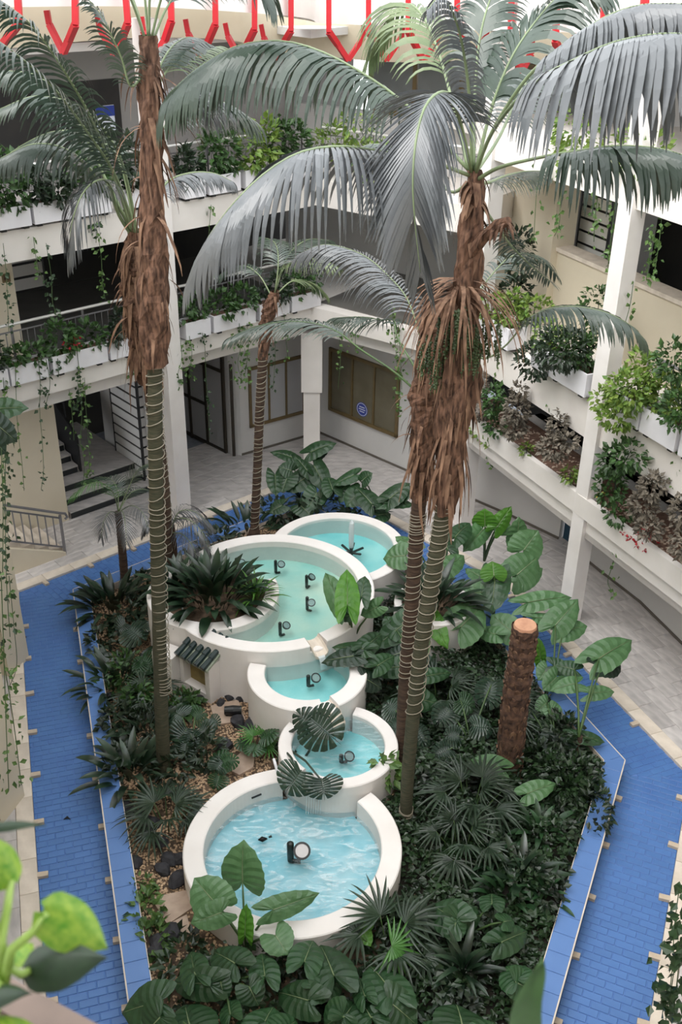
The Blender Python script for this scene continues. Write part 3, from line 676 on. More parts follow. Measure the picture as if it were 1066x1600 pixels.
# small framed notice on the beige pier, first floor
q = (-6.543,19.313,5.7)
pn = thing('notice_sign', 'small brown framed notice on the beige first floor pier', 'sign', q)
m1 = MB(); m1.box((q[0] + 0.009, q[1] - 0.010, q[2]), (0.16, 0.03, 0.17), 0.727); m1.build('frame', 'bronze', pn)
m1 = MB(); m1.box((q[0] + 0.020, q[1] - 0.023, q[2] + 0.01), (0.11, 0.012, 0.10), 0.727); m1.build('picture', 'barkbrown', pn)

# balcony handrails
def balcony_rail(name, label, a, b, z, h, m, nb_=14, bal='rail'):
    a, b = Vector(a), Vector(b); g = thing(name, label, 'railing', (a.x, a.y, z)); t = b - a
    m1 = MB(); m1.tube([(*a, z + h), (*(a + t * 0.5), z + h), (*b, z + h)], 0.03, 8); m1.build('handrail', m, g)
    m1 = MB(); m1.bar((*a, z + h - 0.14), (*b, z + h - 0.14), 0.025, 0.025); m1.build('rail', bal, g)
    n_ = max(2, int(t.length / 1.2))
    for i in range(n_ + 1):
        p = a + t * i / n_; m1 = MB(); m1.bar((*p, z), (*p, z + h), 0.04, 0.04); m1.build('post', bal, g)
    n_ = int(t.length / 0.14)
    for i in range(n_):
        p = a + t * (i + 0.5) / n_; m1 = MB(); m1.bar((*p, z + 0.05), (*p, z + h - 0.14), 0.014, 0.014); m1.build('baluster', bal, g)
    return g
p, q = off(CL - FLd * 0.8, CA, -0.32)
l0 = (Vector((-3.66, 20.22)) - p).dot(FLd)
balcony_rail('balcony_railing', 'pale steel balcony railing behind white troughs, left of white column', tuple(p), tuple(p + FLd * (l0 - 0.25)), 4.08, 1.05, 'railwhite')
balcony_rail('balcony_railing', 'pale steel balcony railing between white column and back corner', tuple(p + FLd * (l0 + 0.25)), tuple(q), 4.08, 1.05, 'railwhite')
p, q = off(C2, C3, -0.55); dR = (q - p).normalized()
balcony_rail('balcony_railing', 'grey balcony railing behind leafy boxes beside tall right column', tuple(p + dR * 5.0), tuple(p + dR * 9.5), 4.58, 1.0, 'rail', bal='rail')
p, q = off(CL - FLd * 0.8, CA, -0.32)
balcony_rail('balcony_railing', 'white railing of the second balcony behind palm fronds', tuple(p), tuple(q), 6.92, 1.0, 'railwhite')
p, q = off(CA, C2, -0.4)
balcony_rail('balcony_railing', 'white railing of the corridor under the roof canopy', tuple(p), tuple(q), 6.95, 1.0, 'railwhite')

# red bent tubes hung along the roof canopy
RED = [[(-5.184,17.9,10.955),(-5.241,17.9,10.27),(-5.572,18.2,9.998),(-5.855,18.4,9.763),(-5.977,18.5,10.128),(-5.96,18.5,10.365)],[(-4.445,18.6,10.94),(-4.518,18.6,10.21),(-4.726,18.9,9.949),(-4.872,19.0,9.739),(-5.084,19.1,10.163),(-5.1,19.1,10.377)],[(-3.767,19.2,10.929),(-3.768,19.2,10.196),(-3.961,19.5,9.908),(-4.137,19.6,9.671),(-4.366,19.7,10.068),(-4.388,19.7,10.289)],[(-2.999,19.2,10.94),(-3.024,19.2,10.247),(-3.179,19.35,9.934),(-3.371,19.4,9.683),(-3.571,19.5,10.056),(-3.586,19.5,10.276)],[(-2.406,20.5,10.901),(-2.431,20.5,10.098),(-2.611,20.7,9.781),(-2.791,20.8,9.529),(-2.997,20.9,9.908),(-3.031,20.9,10.144)],[(-1.759,21.2,10.886),(-1.784,21.2,9.968),(-1.954,21.4,9.683),(-2.119,21.5,9.445),(-2.337,21.6,9.816),(-2.377,21.6,10.038)],[(-1.12,21.8,10.873),(-1.129,21.8,9.908),(-1.292,22.0,9.661),(-1.492,22.1,9.37),(-1.694,22.2,9.752),(-1.739,22.2,9.98)],[(-0.409,21.9,10.881),(-0.4,21.9,9.889),(-0.225,22.1,9.646),(-0.018,22.2,9.36),(0.279,22.3,9.774),(0.273,22.3,10.004)],[(0.335,21.4,10.911),(0.362,21.4,9.953),(0.545,21.6,9.682),(0.731,21.7,9.425),(1.016,21.8,9.829),(1.031,21.8,10.054)],[(1.044,20.9,10.94),(1.088,20.9,10.016),(1.256,21.1,9.74),(1.421,21.2,9.477),(1.719,21.3,9.884),(1.73,21.3,10.104)],[(1.878,20.3,10.976),(1.927,20.3,10.141),(2.104,20.5,9.874),(2.277,20.6,9.587),(2.518,20.7,9.949),(2.521,20.7,10.183)],[(2.65,19.0,11.036),(2.723,19.0,10.079),(2.863,19.2,9.824),(3.006,19.3,9.53),(3.159,19.4,9.808),(3.154,19.4,10.051)],[(3.155,17.6,11.096),(3.224,17.6,10.192),(3.346,17.8,9.972),(3.451,17.9,9.755),(3.603,18.0,10.088),(3.607,18.0,10.293)],[(3.565,16.2,11.154),(3.64,16.2,10.506),(3.767,16.4,10.307),(3.874,16.5,10.11),(4.023,16.6,10.396),(4.03,16.6,10.6)],[(3.881,15.2,11.196),(3.946,15.2,10.588),(4.068,15.4,10.416),(4.165,15.5,10.248),(4.305,15.6,10.515),(4.304,15.6,10.722)]]
SIDE = ['first from the left wall', 'second along the left wing', 'third along the left wing, left of palm tip', 'fourth along the left wing, right of palm tip', 'fifth along the left wing, short and pale', 'sixth, left of the canopy bulge', 'last one bent to the left', 'first one bent to the right', 'second one bent to the right', 'third one bent to the right', 'beside the upright palm spear', 'first over the right wing', 'second over the right wing', 'third over the right wing', 'last over the right wing']
for pts, sd_ in zip(RED, SIDE):
    g = thing('bent_tube', 'red bent tube on the roof canopy, ' + sd_, 'ornament', pts[1], 'red bent tubes along the roof canopy')
    m1 = MB()
    for i in range(3): m1.bar(pts[i], pts[i + 1], 0.10, 0.10)
    m1.build('front_arm', 'red', g)
    m1 = MB()
    for i in range(3, 5): m1.bar(pts[i], pts[i + 1], 0.09, 0.09)
    m1.build('back_arm', 'red', g)
# ------------------------------------------------------------------ fountain: five stepped basins
PB = dict(big=((-1.25, 15.38), 1.88, 1.61, 1.28, 1.15), plant=((-2.27, 15.22), 1.18, 0.93, 1.28, 1.2), far=((-0.05, 17.38), 1.36, 1.12, 0.95, 0.88),
          semi=((-0.51, 13.30), 0.985, 0.70, 1.04, 0.95), small=((0.02, 11.86), 0.92, 0.715, 0.80, 0.72), low=((-0.59, 10.05), 1.52, 1.235, 0.58, 0.285))
TUBX, TUBY = 1.72, 15.42
def arcs_outside(c, r, others, n=720):
    ok = [all(math.hypot(c[0] + r * math.cos(2 * math.pi * i / n) - oc[0], c[1] + r * math.sin(2 * math.pi * i / n) - oc[1]) > orr for oc, orr in others) for i in range(n)]
    if all(ok): return [(0, 2 * math.pi)]
    s = next(i for i in range(n) if not ok[i]); out = []; i = 0; start = None
    for k in range(1, n + 1):
        q = ok[(s + k) % n]
        if q and start is None: start = s + k
        if not q and start is not None: out.append((2 * math.pi * start / n, 2 * math.pi * (s + k - 1) / n)); start = None
    return out
def basin(key, label, cuts, floor_m, water_m, notch=None, wet=True):
    c, R, r, z, wz = PB[key]
    g = thing('fountain_basin', label, 'fountain', (c[0], c[1], 0.0))
    mb = MB()
    for a0, a1 in arcs_outside(c, R, cuts):
        segs = [(a0, a1)]
        if notch:
            na, hw = notch; out = []
            for s0, s1 in segs:
                for k in (-1, 0, 1, 2):
                    m_ = na + 2 * math.pi * k
                    if s0 < m_ - hw and m_ + hw < s1: out += [(s0, m_ - hw), (m_ + hw, s1)]
            segs = out or segs
        for s0, s1 in segs: ring_arc(mb, c, r, R, 0.0, z, s0, s1, n=max(8, int((s1 - s0) * 18)))
        if notch: ring_arc(mb, c, r, R, 0.0, wz + 0.005, notch[0] - notch[1], notch[0] + notch[1], n=6)
    mb.build('rim_wall', 'white', g, smooth=False)
    fl = MB(); fl.prism(arc_disc(c, r + 0.02, cuts), 0.0, wz - (0.30 if key != 'low' else 0.095)); fl.build('basin_floor', floor_m, g)
    if wet:
        o = arc_disc(c, r + 0.01, cuts); wv = MB(); wv.add([(p[0], p[1], wz) for p in o], [tuple(range(len(o)))]); wv.build('water', water_m, g)
    return g
ct = lambda k: (PB[k][0], PB[k][1])
notch_big = math.atan2(13.30 - 15.38, -0.58 + 1.25) 
g_big = basin('big', 'largest round white basin with five spotlights in pale green water', [ct('plant')], 'poolstain', 'water', (-1.06, 0.085))
# crescent planter whose rim turns into the big basin
g_pl = thing('fountain_planter', 'white crescent planter wall let into the largest basin', 'planter', (-2.27, 15.22, 0))
mb = MB(); ring_arc(mb, (-2.27, 15.22), 0.93, 1.18, 0.0, 1.285, math.radians(118), math.radians(384), 60); mb.build('rim_wall', 'white', g_pl)
mb = MB(); mb.prism(arc_disc((-2.27, 15.22), 0.94, []), 0.0, 1.2); mb.build('soil', 'soil', g_pl)
mb = MB(); mb.box((-2.92, 13.98, 0.45), (0.42, 0.34, 0.90), -0.5); mb.build('buttress', 'white', g_pl)
g_tub = thing('round_planter', 'white round planter wall behind the twin palms, full of strappy leaves', 'planter', (TUBX, TUBY, 0))
mb = MB(); ring_arc(mb, (TUBX, TUBY), 0.58, 0.72, 0.0, 1.0, 0, 2 * math.pi, 48, False); mb.build('rim_wall', 'white', g_tub)
mb = MB(); mb.prism(arc_disc((TUBX, TUBY), 0.59, []), 0.0, 0.92); mb.build('soil', 'soil', g_tub)
g_far = basin('far', 'round white basin with a water jet, farthest from the viewer', [ct('big')], 'pool', 'water')
g_semi = basin('semi', 'half round white basin just below the largest basin', [ct('big')], 'pool', 'water', (-1.13, 0.13))
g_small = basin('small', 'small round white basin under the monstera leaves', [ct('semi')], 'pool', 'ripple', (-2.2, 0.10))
g_low = basin('low', 'lowest wide white basin with rippling blue water', [ct('small')], 'poolblue', 'foamglint')
def spout(parent, c, ang, R, z, ln, wd=0.26, drop=0.10):
    d = Vector((math.cos(ang), math.sin(ang))); s = Vector((-d.y, d.x)); mb = MB(); V = []
    prof = [(-0.5, 0.05), (-0.42, 0.0), (-0.25, -0.035), (0, -0.045), (0.25, -0.035), (0.42, 0.0), (0.5, 0.05)]
    for k in range(4):
        q = Vector(c) + d * (R - 0.28 + (ln + 0.28) * k / 3)
        for u, h in prof: V.append((q.x + s.x * u * wd, q.y + s.y * u * wd, z + h - drop * (k / 3) ** 2))
    n = len(prof); mb.add(V, [(i * n + k, i * n + k + 1, (i + 1) * n + k + 1, (i + 1) * n + k) for i in range(3) for k in range(n - 1)])
    V2 = [(x, y, zz - 0.05) for x, y, zz in V]; b = len(V)
    mb.add(V2, [(i * n + k, (i + 1) * n + k, (i + 1) * n + k + 1, i * n + k + 1) for i in range(3) for k in range(n - 1)])
    mb.f += [(3 * n + k, 3 * n + k + 1, b + 3 * n + k + 1, b + 3 * n + k) for k in range(n - 1)]
    mb.f += [(k * n + e, (k + 1) * n + e, b + (k + 1) * n + e, b + k * n + e) for k in range(3) for e in (0, n - 1)]
    mb.build('spout', 'cream', parent)
    f = MB(); a = Vector(c) + d * (R + ln * 0.9); pts = [(a.x + d.x * t * 0.10, a.y + d.y * t * 0.10, z - drop - 0.03 - t * t * 0.22) for t in (0, .3, .6, 1)]
    f.ribbon(pts, [wd * 0.5, wd * 0.45, wd * 0.42, wd * 0.5], (s.x, s.y, 0)); f.build('falling_water', 'jet', parent)
spout(g_big, (-1.25, 15.38), -1.06, 1.88, 1.22, 0.10)
spout(g_semi, (-0.51, 13.30), -1.13, 0.985, 0.99, 0.24, 0.26, 0.14)
# thin water threads into the lowest basin, jet in the far one
mb = MB()
for k in range(7):
    x = -0.42 + k * 0.035; mb.tube([(x, 11.08, 0.76), (x - 0.01, 10.98, 0.62), (x - 0.015, 10.93, 0.42), (x - 0.02, 10.92, 0.28)], 0.006, 5)
mb.build('falling_water', 'jet', g_small)
mb = MB(); jx, jy = (0.217,17.5); mb.tube([(jx, jy, 0.86), (jx, jy, 1.05), (jx, jy, 1.3), (jx + .005, jy, 1.42), (jx, jy, 1.47)], [0.05, 0.055, 0.06, 0.05, 0.015], 10); mb.build('water_jet', 'jet', g_far)
mb = MB(); mb.tube([(jx, jy, 0.6), (jx, jy, 0.92)], 0.035, 8)
for k in range(6):
    a = k * math.pi / 3 + 0.3; mb.bar((jx, jy, 0.72), (jx + 0.26 * math.cos(a), jy + 0.26 * math.sin(a), 0.80), 0.04, 0.03)
mb.build('nozzle', 'lampmetal', g_far)
# spotlights in the water
def spotlight(p, label, z0, s=1.0, rz=0.0, group=None, tall=1.0, lens='lensdim'):
    g = thing('underwater_spotlight', label, 'spotlight', (p[0], p[1], z0), group); g.rotation_euler = (0, 0, rz); g.scale = (s, s, s)
    m1 = MB(); m1.v = []; m1.box((-0.01, 0, 0.03), (0.14, 0.06, 0.03)); o = m1.mesh('bracket', 'lampmetal'); link('bracket', o, g)
    m1 = MB(); m1.tube([(-0.08, 0, 0.04), (-0.08, 0, 0.20 * tall), (-0.08, 0.0, 0.34 * tall), (-0.08, 0, 0.36 * tall)], [0.045, 0.05, 0.05, 0.03], 12); link('post', m1.mesh('post', 'lampmetal', True), g)
    d = Vector((0.15, -0.55, 0.8)).normalized(); c = Vector((0.07, 0.0, 0.20 * tall)); e = c + d * 0.12
    m1 = MB(); m1.tube([c, c + d * 0.05, e - d * 0.002], [0.05, 0.10, 0.12], 18); link('housing', m1.mesh('housing', 'black'), g)
    m1 = MB(); m1.tube([e - d * 0.01, e + d * 0.012], [0.122, 0.122], 20); m1.f = m1.f[:-2]; m1.tube([e + d * 0.012, e + d * 0.013], [0.122, 0.095], 20); m1.f = m1.f[:-2]; link('ring', m1.mesh('ring', 'black'), g)
    m1 = MB(); m1.tube([e, e + d * 0.006], [0.098, 0.092], 20); link('lens', m1.mesh('lens', lens), g)
    return g
GB = 'spotlights in the largest basin'
for (p, lab, rz) in zip([(-1.185,16.493,0.9),(-0.59,16.029,0.9),(-0.539,15.261,0.9),(-0.984,14.512,0.9),(-1.94,16.537,0.9)], ['nearest the back rim', 'beside the young elephant ear', 'right of the planter tip', 'nearest the spout', 'half hidden behind the planter leaves'], (0.2, 0.9, -0.4, 0.5, 0)):
    spotlight(p, 'dark spotlight in the largest basin, ' + lab, 0.86, 0.62, rz, GB, 1.35)
q = (-0.439,13.329,0.9); spotlight(q, 'dark spotlight in the half round basin', 0.70, 0.7, 0.3)
q = (0.124,11.83,0.65); spotlight(q, 'pale blurred spotlight under the ripples of the small basin', 0.44, 0.7, 0.2, None, 0.7)
q = (-0.546,10.089,0.2); spotlight(q, 'black spotlight with round pale lens in the lowest basin', 0.19, 1.0, -0.05, None, 1.1, 'lens')
q = (-1.037,10.398,0.335); m1 = MB(); 
for i in range(2): m1.tube([(q[0] - 0.07, q[1], 0.29), (q[0] - 0.01, q[1], 0.305), (q[0] + 0.06, q[1] + 0.02, 0.295)], [0.008, 0.04, 0.01], 8)
m1.tube([(q[0] + 0.08, q[1] + 0.05, 0.29), (q[0] + 0.12, q[1] + 0.06, 0.305)], [0.012, 0.02], 8)
tag(m1.build('floating_leaf', 'black', None, True), 'dark curled leaf floating in the lowest basin', 'leaf')
m1 = MB(); q0, q1 = [(-0.945,11.505,0.8),(-0.836,11.233,0.6)]; m1.tube([q0, (q0[0] + .03, q0[1] - .1, .78), q1], 0.022, 8); tag(m1.build('overflow_pipe', 'planter'), 'short white pipe from the small to the lowest basin', 'pipe')
m1 = MB(); m1.box((-1.181,11.089,0.45), (0.16, 0.02, 0.02), 0.55); tag(m1.build('wall_slot', 'black'), 'thin dark slot in the inner wall of the lowest basin', 'vent')

# small white niche house with tiled roof against the big basin
k0_, k1_ = Vector((-2.719,13.889)), Vector((-2.157,13.45)); kt = (k1_ - k0_).normalized(); kn = Vector((-kt.y, kt.x)); kw = (k1_ - k0_).length
nh = thing('niche_house', 'white niche with dark green tiled roof against the largest basin', 'niche', (k0_.x, k0_.y, GZ))
def kp(u, d, z): q = k0_ + kt * u + kn * d; return (q.x, q.y, z)
def kbox(u0, u1, d0, d1, z0, z1, name, m, lab=None):
    mb = MB(); mb.prism([kp(u0, d0, 0)[:2], kp(u1, d0, 0)[:2], kp(u1, d1, 0)[:2], kp(u0, d1, 0)[:2]], z0, z1); return mb.build(name, m, nh)
zt = 0.95
kbox(0, 0.09, 0, 0.5, GZ, zt, 'side_wall', 'white'); kbox(kw - 0.1, kw, 0, 0.6, GZ, zt, 'side_wall', 'white')
kbox(0.09, kw - 0.1, 0, 0.5, GZ, GZ + 0.17, 'sill', 'white'); kbox(0.09, kw - 0.1, 0, 0.5, zt - 0.06, zt, 'lintel', 'white')
kbox(0.09, kw - 0.1, 0.16, 0.5, GZ + 0.17, zt - 0.06, 'back_panel', 'ochre')
mb = MB(); V = [kp(-0.02, -0.06, zt - 0.01), kp(kw + 0.02, -0.06, zt - 0.01), kp(kw + 0.02, 0.52, zt + 0.27), kp(-0.02, 0.52, zt + 0.27)]
V += [(x, y, z - 0.05) for x, y, z in V]; mb.add(V, [(0, 1, 2, 3), (7, 6, 5, 4), (0, 4, 5, 1), (1, 5, 6, 2), (2, 6, 7, 3), (3, 7, 4, 0)]); mb.build('roof_bed', 'mould', nh)
for i in range(5):
    u = 0.05 + (kw - 0.1) * i / 4
    for j in range(3):
        d0, d1 = -0.10 + j * 0.205, -0.10 + (j + 1) * 0.205 + 0.02; zf = lambda d: zt + 0.025 + (d + 0.06) * 0.48
        mb = MB(); mb.tube([kp(u, d0, zf(d0) + 0.012), kp(u, d1, zf(d1) - 0.006)], [0.056, 0.046], 10); mb.build('roof_tile', 'roof', nh)

# ------------------------------------------------------------------ bed details: gravel, rocks, slabs
rs = np.random.RandomState(3)
POOLS = [(PB[k][0], PB[k][1]) for k in PB] + [((TUBX, TUBY), 0.72)]
def free(x, y, m=0.02): return inside((x, y), BED) and all(math.hypot(x - c[0], y - c[1]) > r + m for c, r in POOLS)
ico = [(0, 0, 1), (.894, 0, .447), (.276, .851, .447), (-.724, .526, .447), (-.724, -.526, .447), (.276, -.851, .447), (.724, .526, -.447), (-.276, .851, -.447), (-.894, 0, -.447), (-.276, -.851, -.447), (.724, -.526, -.447), (0, 0, -1)]
icf = [(0, 1, 2), (0, 2, 3), (0, 3, 4), (0, 4, 5), (0, 5, 1), (1, 6, 2), (2, 7, 3), (3, 8, 4), (4, 9, 5), (5, 10, 1), (6, 7, 2), (7, 8, 3), (8, 9, 4), (9, 10, 5), (10, 6, 1), (11, 7, 6), (11, 8, 7), (11, 9, 8), (11, 10, 9), (11, 6, 10)]
mb = MB(); cnt = 0; IC = np.array(ico)
while cnt < 15000:
    x, y = rs.uniform(-5.2, 1.2), rs.uniform(7.2, 20)
    dens = 1.0 if x < -0.9 - 0.05 * (y - 9) else 0.04
    if y < 9.2: dens *= 0.6
    if rs.rand() > dens or not free(x, y): continue
    s = rs.uniform(0.012, 0.026) * np.array([1, rs.uniform(.6, 1), rs.uniform(.4, .7)]); a = rs.uniform(0, 6.28); c, q = math.cos(a), math.sin(a)
    P = IC * s; P = np.stack([P[:, 0] * c - P[:, 1] * q + x, P[:, 0] * q + P[:, 1] * c + y, P[:, 2] + GZ + 0.008], 1)
    mb.add(P.tolist(), icf[:15] if False else icf); cnt += 1
o = mb.build('gravel', 'gravel'); o['kind'] = 'stuff'; o['label'] = 'tan gravel scattered over the planting bed'
def rock(p, s, label, seed, group='black rocks in the bed', flat=0.7):
    r_ = np.random.RandomState(seed); m1 = MB(); V = []
    import bmesh
    bm = bmesh.new(); bmesh.ops.create_icosphere(bm, subdivisions=2, radius=1.0)
    ph = r_.uniform(0, 6, 6)
    for v in bm.verts:
        c = v.co; k = 1 + 0.16 * math.sin(c.x * 3 + ph[0]) * math.cos(c.y * 2.5 + ph[1]) + 0.12 * math.sin(c.z * 4 + ph[2] + c.x * 2)
        v.co = Vector((c.x * k * s[0], c.y * k * s[1], c.z * k * s[2] * flat))
    me = bpy.data.meshes.new('rock'); bm.to_mesh(me); bm.free(); me.materials.append(M['rock'])
    o = link('rock', me); o.location = (p[0], p[1], p[2] + s[2] * flat * 0.55); o.rotation_euler = (0, 0, r_.uniform(0, 6)); tag(o, label, 'rock', group); return o
ROCKS = [((-3.126,10.983,0.17),0.16),((-2.704,10.743,0.17),0.15),((-2.773,10.546,0.17),0.13),((-2.401,9.905,0.17),0.12),((-2.348,10.087,0.17),0.14),((-2.178,9.733,0.17),0.14),((-2.196,10.101,0.17),0.13),((-2.818,10.031,0.17),0.12),((-3.912,13.552,0.17),0.12),((-4.039,14.061,0.17),0.12),((-3.473,12.371,0.17),0.14),((-2.413,11.389,0.17),0.12),((-2.395,13.493,0.17),0.13),((-1.8,12.413,0.17),0.16),((-1.399,12.925,0.17),0.17),((-1.647,12.965,0.17),0.15),((-1.986,13.438,0.17),0.1),((-1.843,13.641,0.17),0.11),((-1.643,13.613,0.17),0.12),((-2.523,10.385,0.17),0.12),((-3.587,14.286,0.17),0.13),((-3.803,15.022,0.17),0.12),((-2.276,8.706,0.17),0.15),((-2.29,8.592,0.17),0.13),((-2.126,8.865,0.17),0.15),((-2.816,10.74,0.17),0.12)]
RL = ['black rock beside the kerb under the lance leaves', 'large black rock in front of the big fan palm clump', 'black rock touching the gravel below the fan palm', 'round black rock of the trio beside the lowest basin, left one', 'round black rock of the trio beside the lowest basin, upper one', 'pointed black rock touching the lowest basin wall', 'dark rock wedged against the lowest basin wall', 'flat dark rock lying against the kerb on gravel', 'black rock at the kerb below the pale sprout', 'black rock at the kerb above the pale gravel', 'black rock under the shrub beside the kerb', 'dark rock under the fan palm right side', 'dark rock under the niche sill', 'upright black rock on the gravel between two slabs', 'grey black rock at the foot of the half round basin', 'black rock beside the upper slab', 'small rock at the corner of the niche', 'small rock behind the upper slab', 'small rock between upper slab and half round basin', 'black rock hidden under fan palm fringe', 'rock under the grey round leaf', 'rock near the left clump of lance leaves', 'black rock near the kerb beside the elephant ears', 'dark rock at the edge of the blue kerb beside ivy', 'rock under the small ivy leaf near the slab', 'black rock behind the large one by the fan palm']
for i, ((p, s), l) in enumerate(zip(ROCKS, RL)): rock(p, (s, s * 0.8, s * 0.9), l, i + 5)
SL = [[(-2.15,13.365,0.2),(-1.701,13.542,0.2),(-1.524,13.029,0.2),(-2.008,12.891,0.2)],[(-1.678,12.036,0.2),(-1.464,12.359,0.2),(-1.306,12.188,0.2),(-1.305,11.932,0.2),(-1.51,11.759,0.2),(-1.638,11.84,0.2)],[(-2.487,9.422,0.2),(-2.019,9.56,0.2),(-1.91,9.268,0.2),(-2.195,8.998,0.2)],[(-2.195,8.998,0.2),(-1.964,9.164,0.2),(-1.853,8.847,0.2),(-2.08,8.688,0.2)]]
for q, l in zip(SL, ['sandstone slab beside the niche carrying a black floodlight', 'rough sandstone slab beside the small monstera plants', 'reddish sandstone slab at the foot of the lowest basin', 'sandstone slab mostly covered by elephant ears']):
    mb = MB(); mb.prism([(p[0], p[1]) for p in q], GZ, GZ + 0.05); tag(mb.build('paving_slab', 'slab'), l, 'slab')
fp = (-1.759,13.156,0.25)
fl = thing('floodlight', 'black floodlight lying on the slab beside the niche', 'lamp', (fp[0], fp[1], 0.22))
mb = MB(); mb.tube([(fp[0] - 0.13, fp[1], 0.30), (fp[0] + 0.02, fp[1] + 0.01, 0.30), (fp[0] + 0.14, fp[1] + 0.02, 0.30)], [0.07, 0.085, 0.07], 14); mb.build('housing', 'black', fl)
mb = MB(); mb.tube([(fp[0] + 0.13, fp[1] + 0.02, 0.30), (fp[0] + 0.155, fp[1] + 0.022, 0.30)], [0.075, 0.078], 14); mb.build('ring', 'lampmetal', fl)
mb = MB(); mb.box((fp[0], fp[1], 0.235), (0.2, 0.1, 0.03)); mb.build('bracket', 'black', fl)
mb = MB(); p = (-5.117,15.93,0.0); mb.tube([(80 * 0 + p[0] - .9, p[1] - .5, 0.005), (p[0] - .82, p[1] - .48, 0.03), (p[0] - .75, p[1] - .47, 0.006)], [0.01, 0.05, 0.01], 8)
tag(mb.build('debris', 'black'), 'small dark leaf on the blue channel floor near the back', 'leaf')
p = (-4.024,10.985,0.0); mb = MB(); mb.tube([(p[0] - .05, p[1], 0.01), (p[0], p[1] + .02, 0.035), (p[0] + .05, p[1], 0.01)], [0.006, 0.02, 0.006], 6)
tag(mb.build('debris', 'black'), 'small dark twig on the blue channel floor', 'twig')
# ------------------------------------------------------------------ leaf shapes (unit leaf: base at origin, tip at +X)
def ear_mesh(name, m, seed=0, round_=0.0, slit=False, cup=0.10):
    r_ = random.Random(seed); V = [(0, 0, 0)]; F = []; K = 16; NR = 4
    def prof(th):
        a = abs(th) / math.pi
        r = 1.0 - 1.55 * a + 1.62 * a * a - 0.35 * a ** 3
        r = max(r, 0.30) if a < 0.80 else max(0.50 - (a - 0.80) * 3.2, 0.05)
        return r * (1 - round_) + round_ * (0.62 + 0.38 * math.cos(th) ** 2 if a < .85 else .1)
    idx = {}
    ths = [-math.pi * 0.945 + 2 * math.pi * 0.945 * k / (2 * K) for k in range(2 * K + 1)]
    ph = r_.uniform(0, 6); V = []
    def zz(x, y, q, th, k):
        return -cup * (y * y) * 1.6 - 0.16 * max(x, 0) ** 2 + (0.020 * math.sin(math.pi * min(q, .9)) if k % 2 else -0.008 * q) + 0.035 * math.sin(3 * th + ph) * q * q - (0.05 * q if abs(th) > 2.4 else 0)
    for k, th in enumerate(ths):
        # each vein leaves the midrib at its own height, the lobe veins leave it at the stalk
        R = prof(th) * (0.965 if k % 2 else 1.0); s0 = 0.82 * max(0.0, 1 - abs(th) / 1.75) ** 1.15; ex, ey = R * math.cos(th), R * math.sin(th)
        for j in range(NR + 1):
            q = j / NR; x = s0 + (ex - s0) * q + 0.05 * math.sin(math.pi * q) * (1 if abs(th) < 1.7 else 0); y = ey * q
            idx[(k, j)] = len(V); V.append((x, y, zz(x, y, q, th, k) if j else -0.16 * s0 ** 2 - 0.012))
    for k in range(2 * K):
        for j in range(NR): F.append((idx[(k, j)], idx[(k, j + 1)], idx[(k + 1, j + 1)], idx[(k + 1, j)]))
    mb = MB().add(V, F); nf = len(mb.f)
    mb.tube([(x, 0, -0.16 * x * x) for x in (0.0, 0.3, 0.6, 0.92)], [0.020, 0.014, 0.009, 0.003], 5)
    me = mb.mesh(name, m, False); me.materials.append(M['rachis'])
    for p in me.polygons[nf:]: p.material_index = 1
    return me
def monstera_mesh(name, m, seed=0):
    r_ = random.Random(seed); mb = MB(); N_ = 8
    for s in (-1, 1):
        for k in range(N_):
            # finger between two angles, from near the midrib to the margin
            t0, t1 = k / N_, (k + 0.80) / N_
            a0, a1 = 0.10 + t0 * 2.55, 0.10 + t1 * 2.55
            b0 = Vector((0.60 - 0.72 * t0, 0.02 * s, 0)); b1 = Vector((0.60 - 0.72 * t1, 0.02 * s, 0))
            def rim(a):
                r = 0.95 - 0.40 * (a / 2.65) ** 0.8; return Vector((r * math.cos(a) * (0.95 if a < 1.5 else 0.6), s * r * math.sin(a) * 0.92, -0.14 * r * math.sin(a) - 0.1 * max(math.cos(a), 0) ** 2))
            V = []
            for i in range(4):
                q = i / 3; c0 = b0.lerp(rim(a0), q); c1 = b1.lerp(rim(a1), q); w_ = (1 - 0.12 * (1 - q)) 
                lift = Vector((0, 0, 0.05 * math.sin(math.pi * q)))
                V += [c0 + lift, (c0 + c1) / 2 + lift * 1.5 + Vector((0, 0, 0.012)), c1 + lift]
            V[-3:] = [V[-3], V[-2] * 1.03, V[-1]]
            mb.add(V, [(3 * i + a, 3 * i + a + 1, 3 * i + a + 4, 3 * i + a + 3) for i in range(3) for a in (0, 1)])
            # web joining fingers near the midrib
            nb0 = Vector((0.60 - 0.72 * (k + 1) / N_, 0.02 * s, 0)); an = 0.10 + (k + 1) / N_ * 2.55
            if k < N_ - 1:
                e1 = b1.lerp(rim(a1), 0.38) + Vector((0, 0, .045)); e2 = nb0.lerp(rim(an), 0.38) + Vector((0, 0, .045)); mb.add([b1, e1, e2, nb0], [(0, 1, 2, 3)])
    mb.tube([(-0.14, 0, -0.01), (0.3, 0, 0.005), (0.62, 0, 0), (0.92, 0, -0.09)], [0.022, 0.018, 0.012, 0.004], 5)
    return mb.mesh(name, m, False)
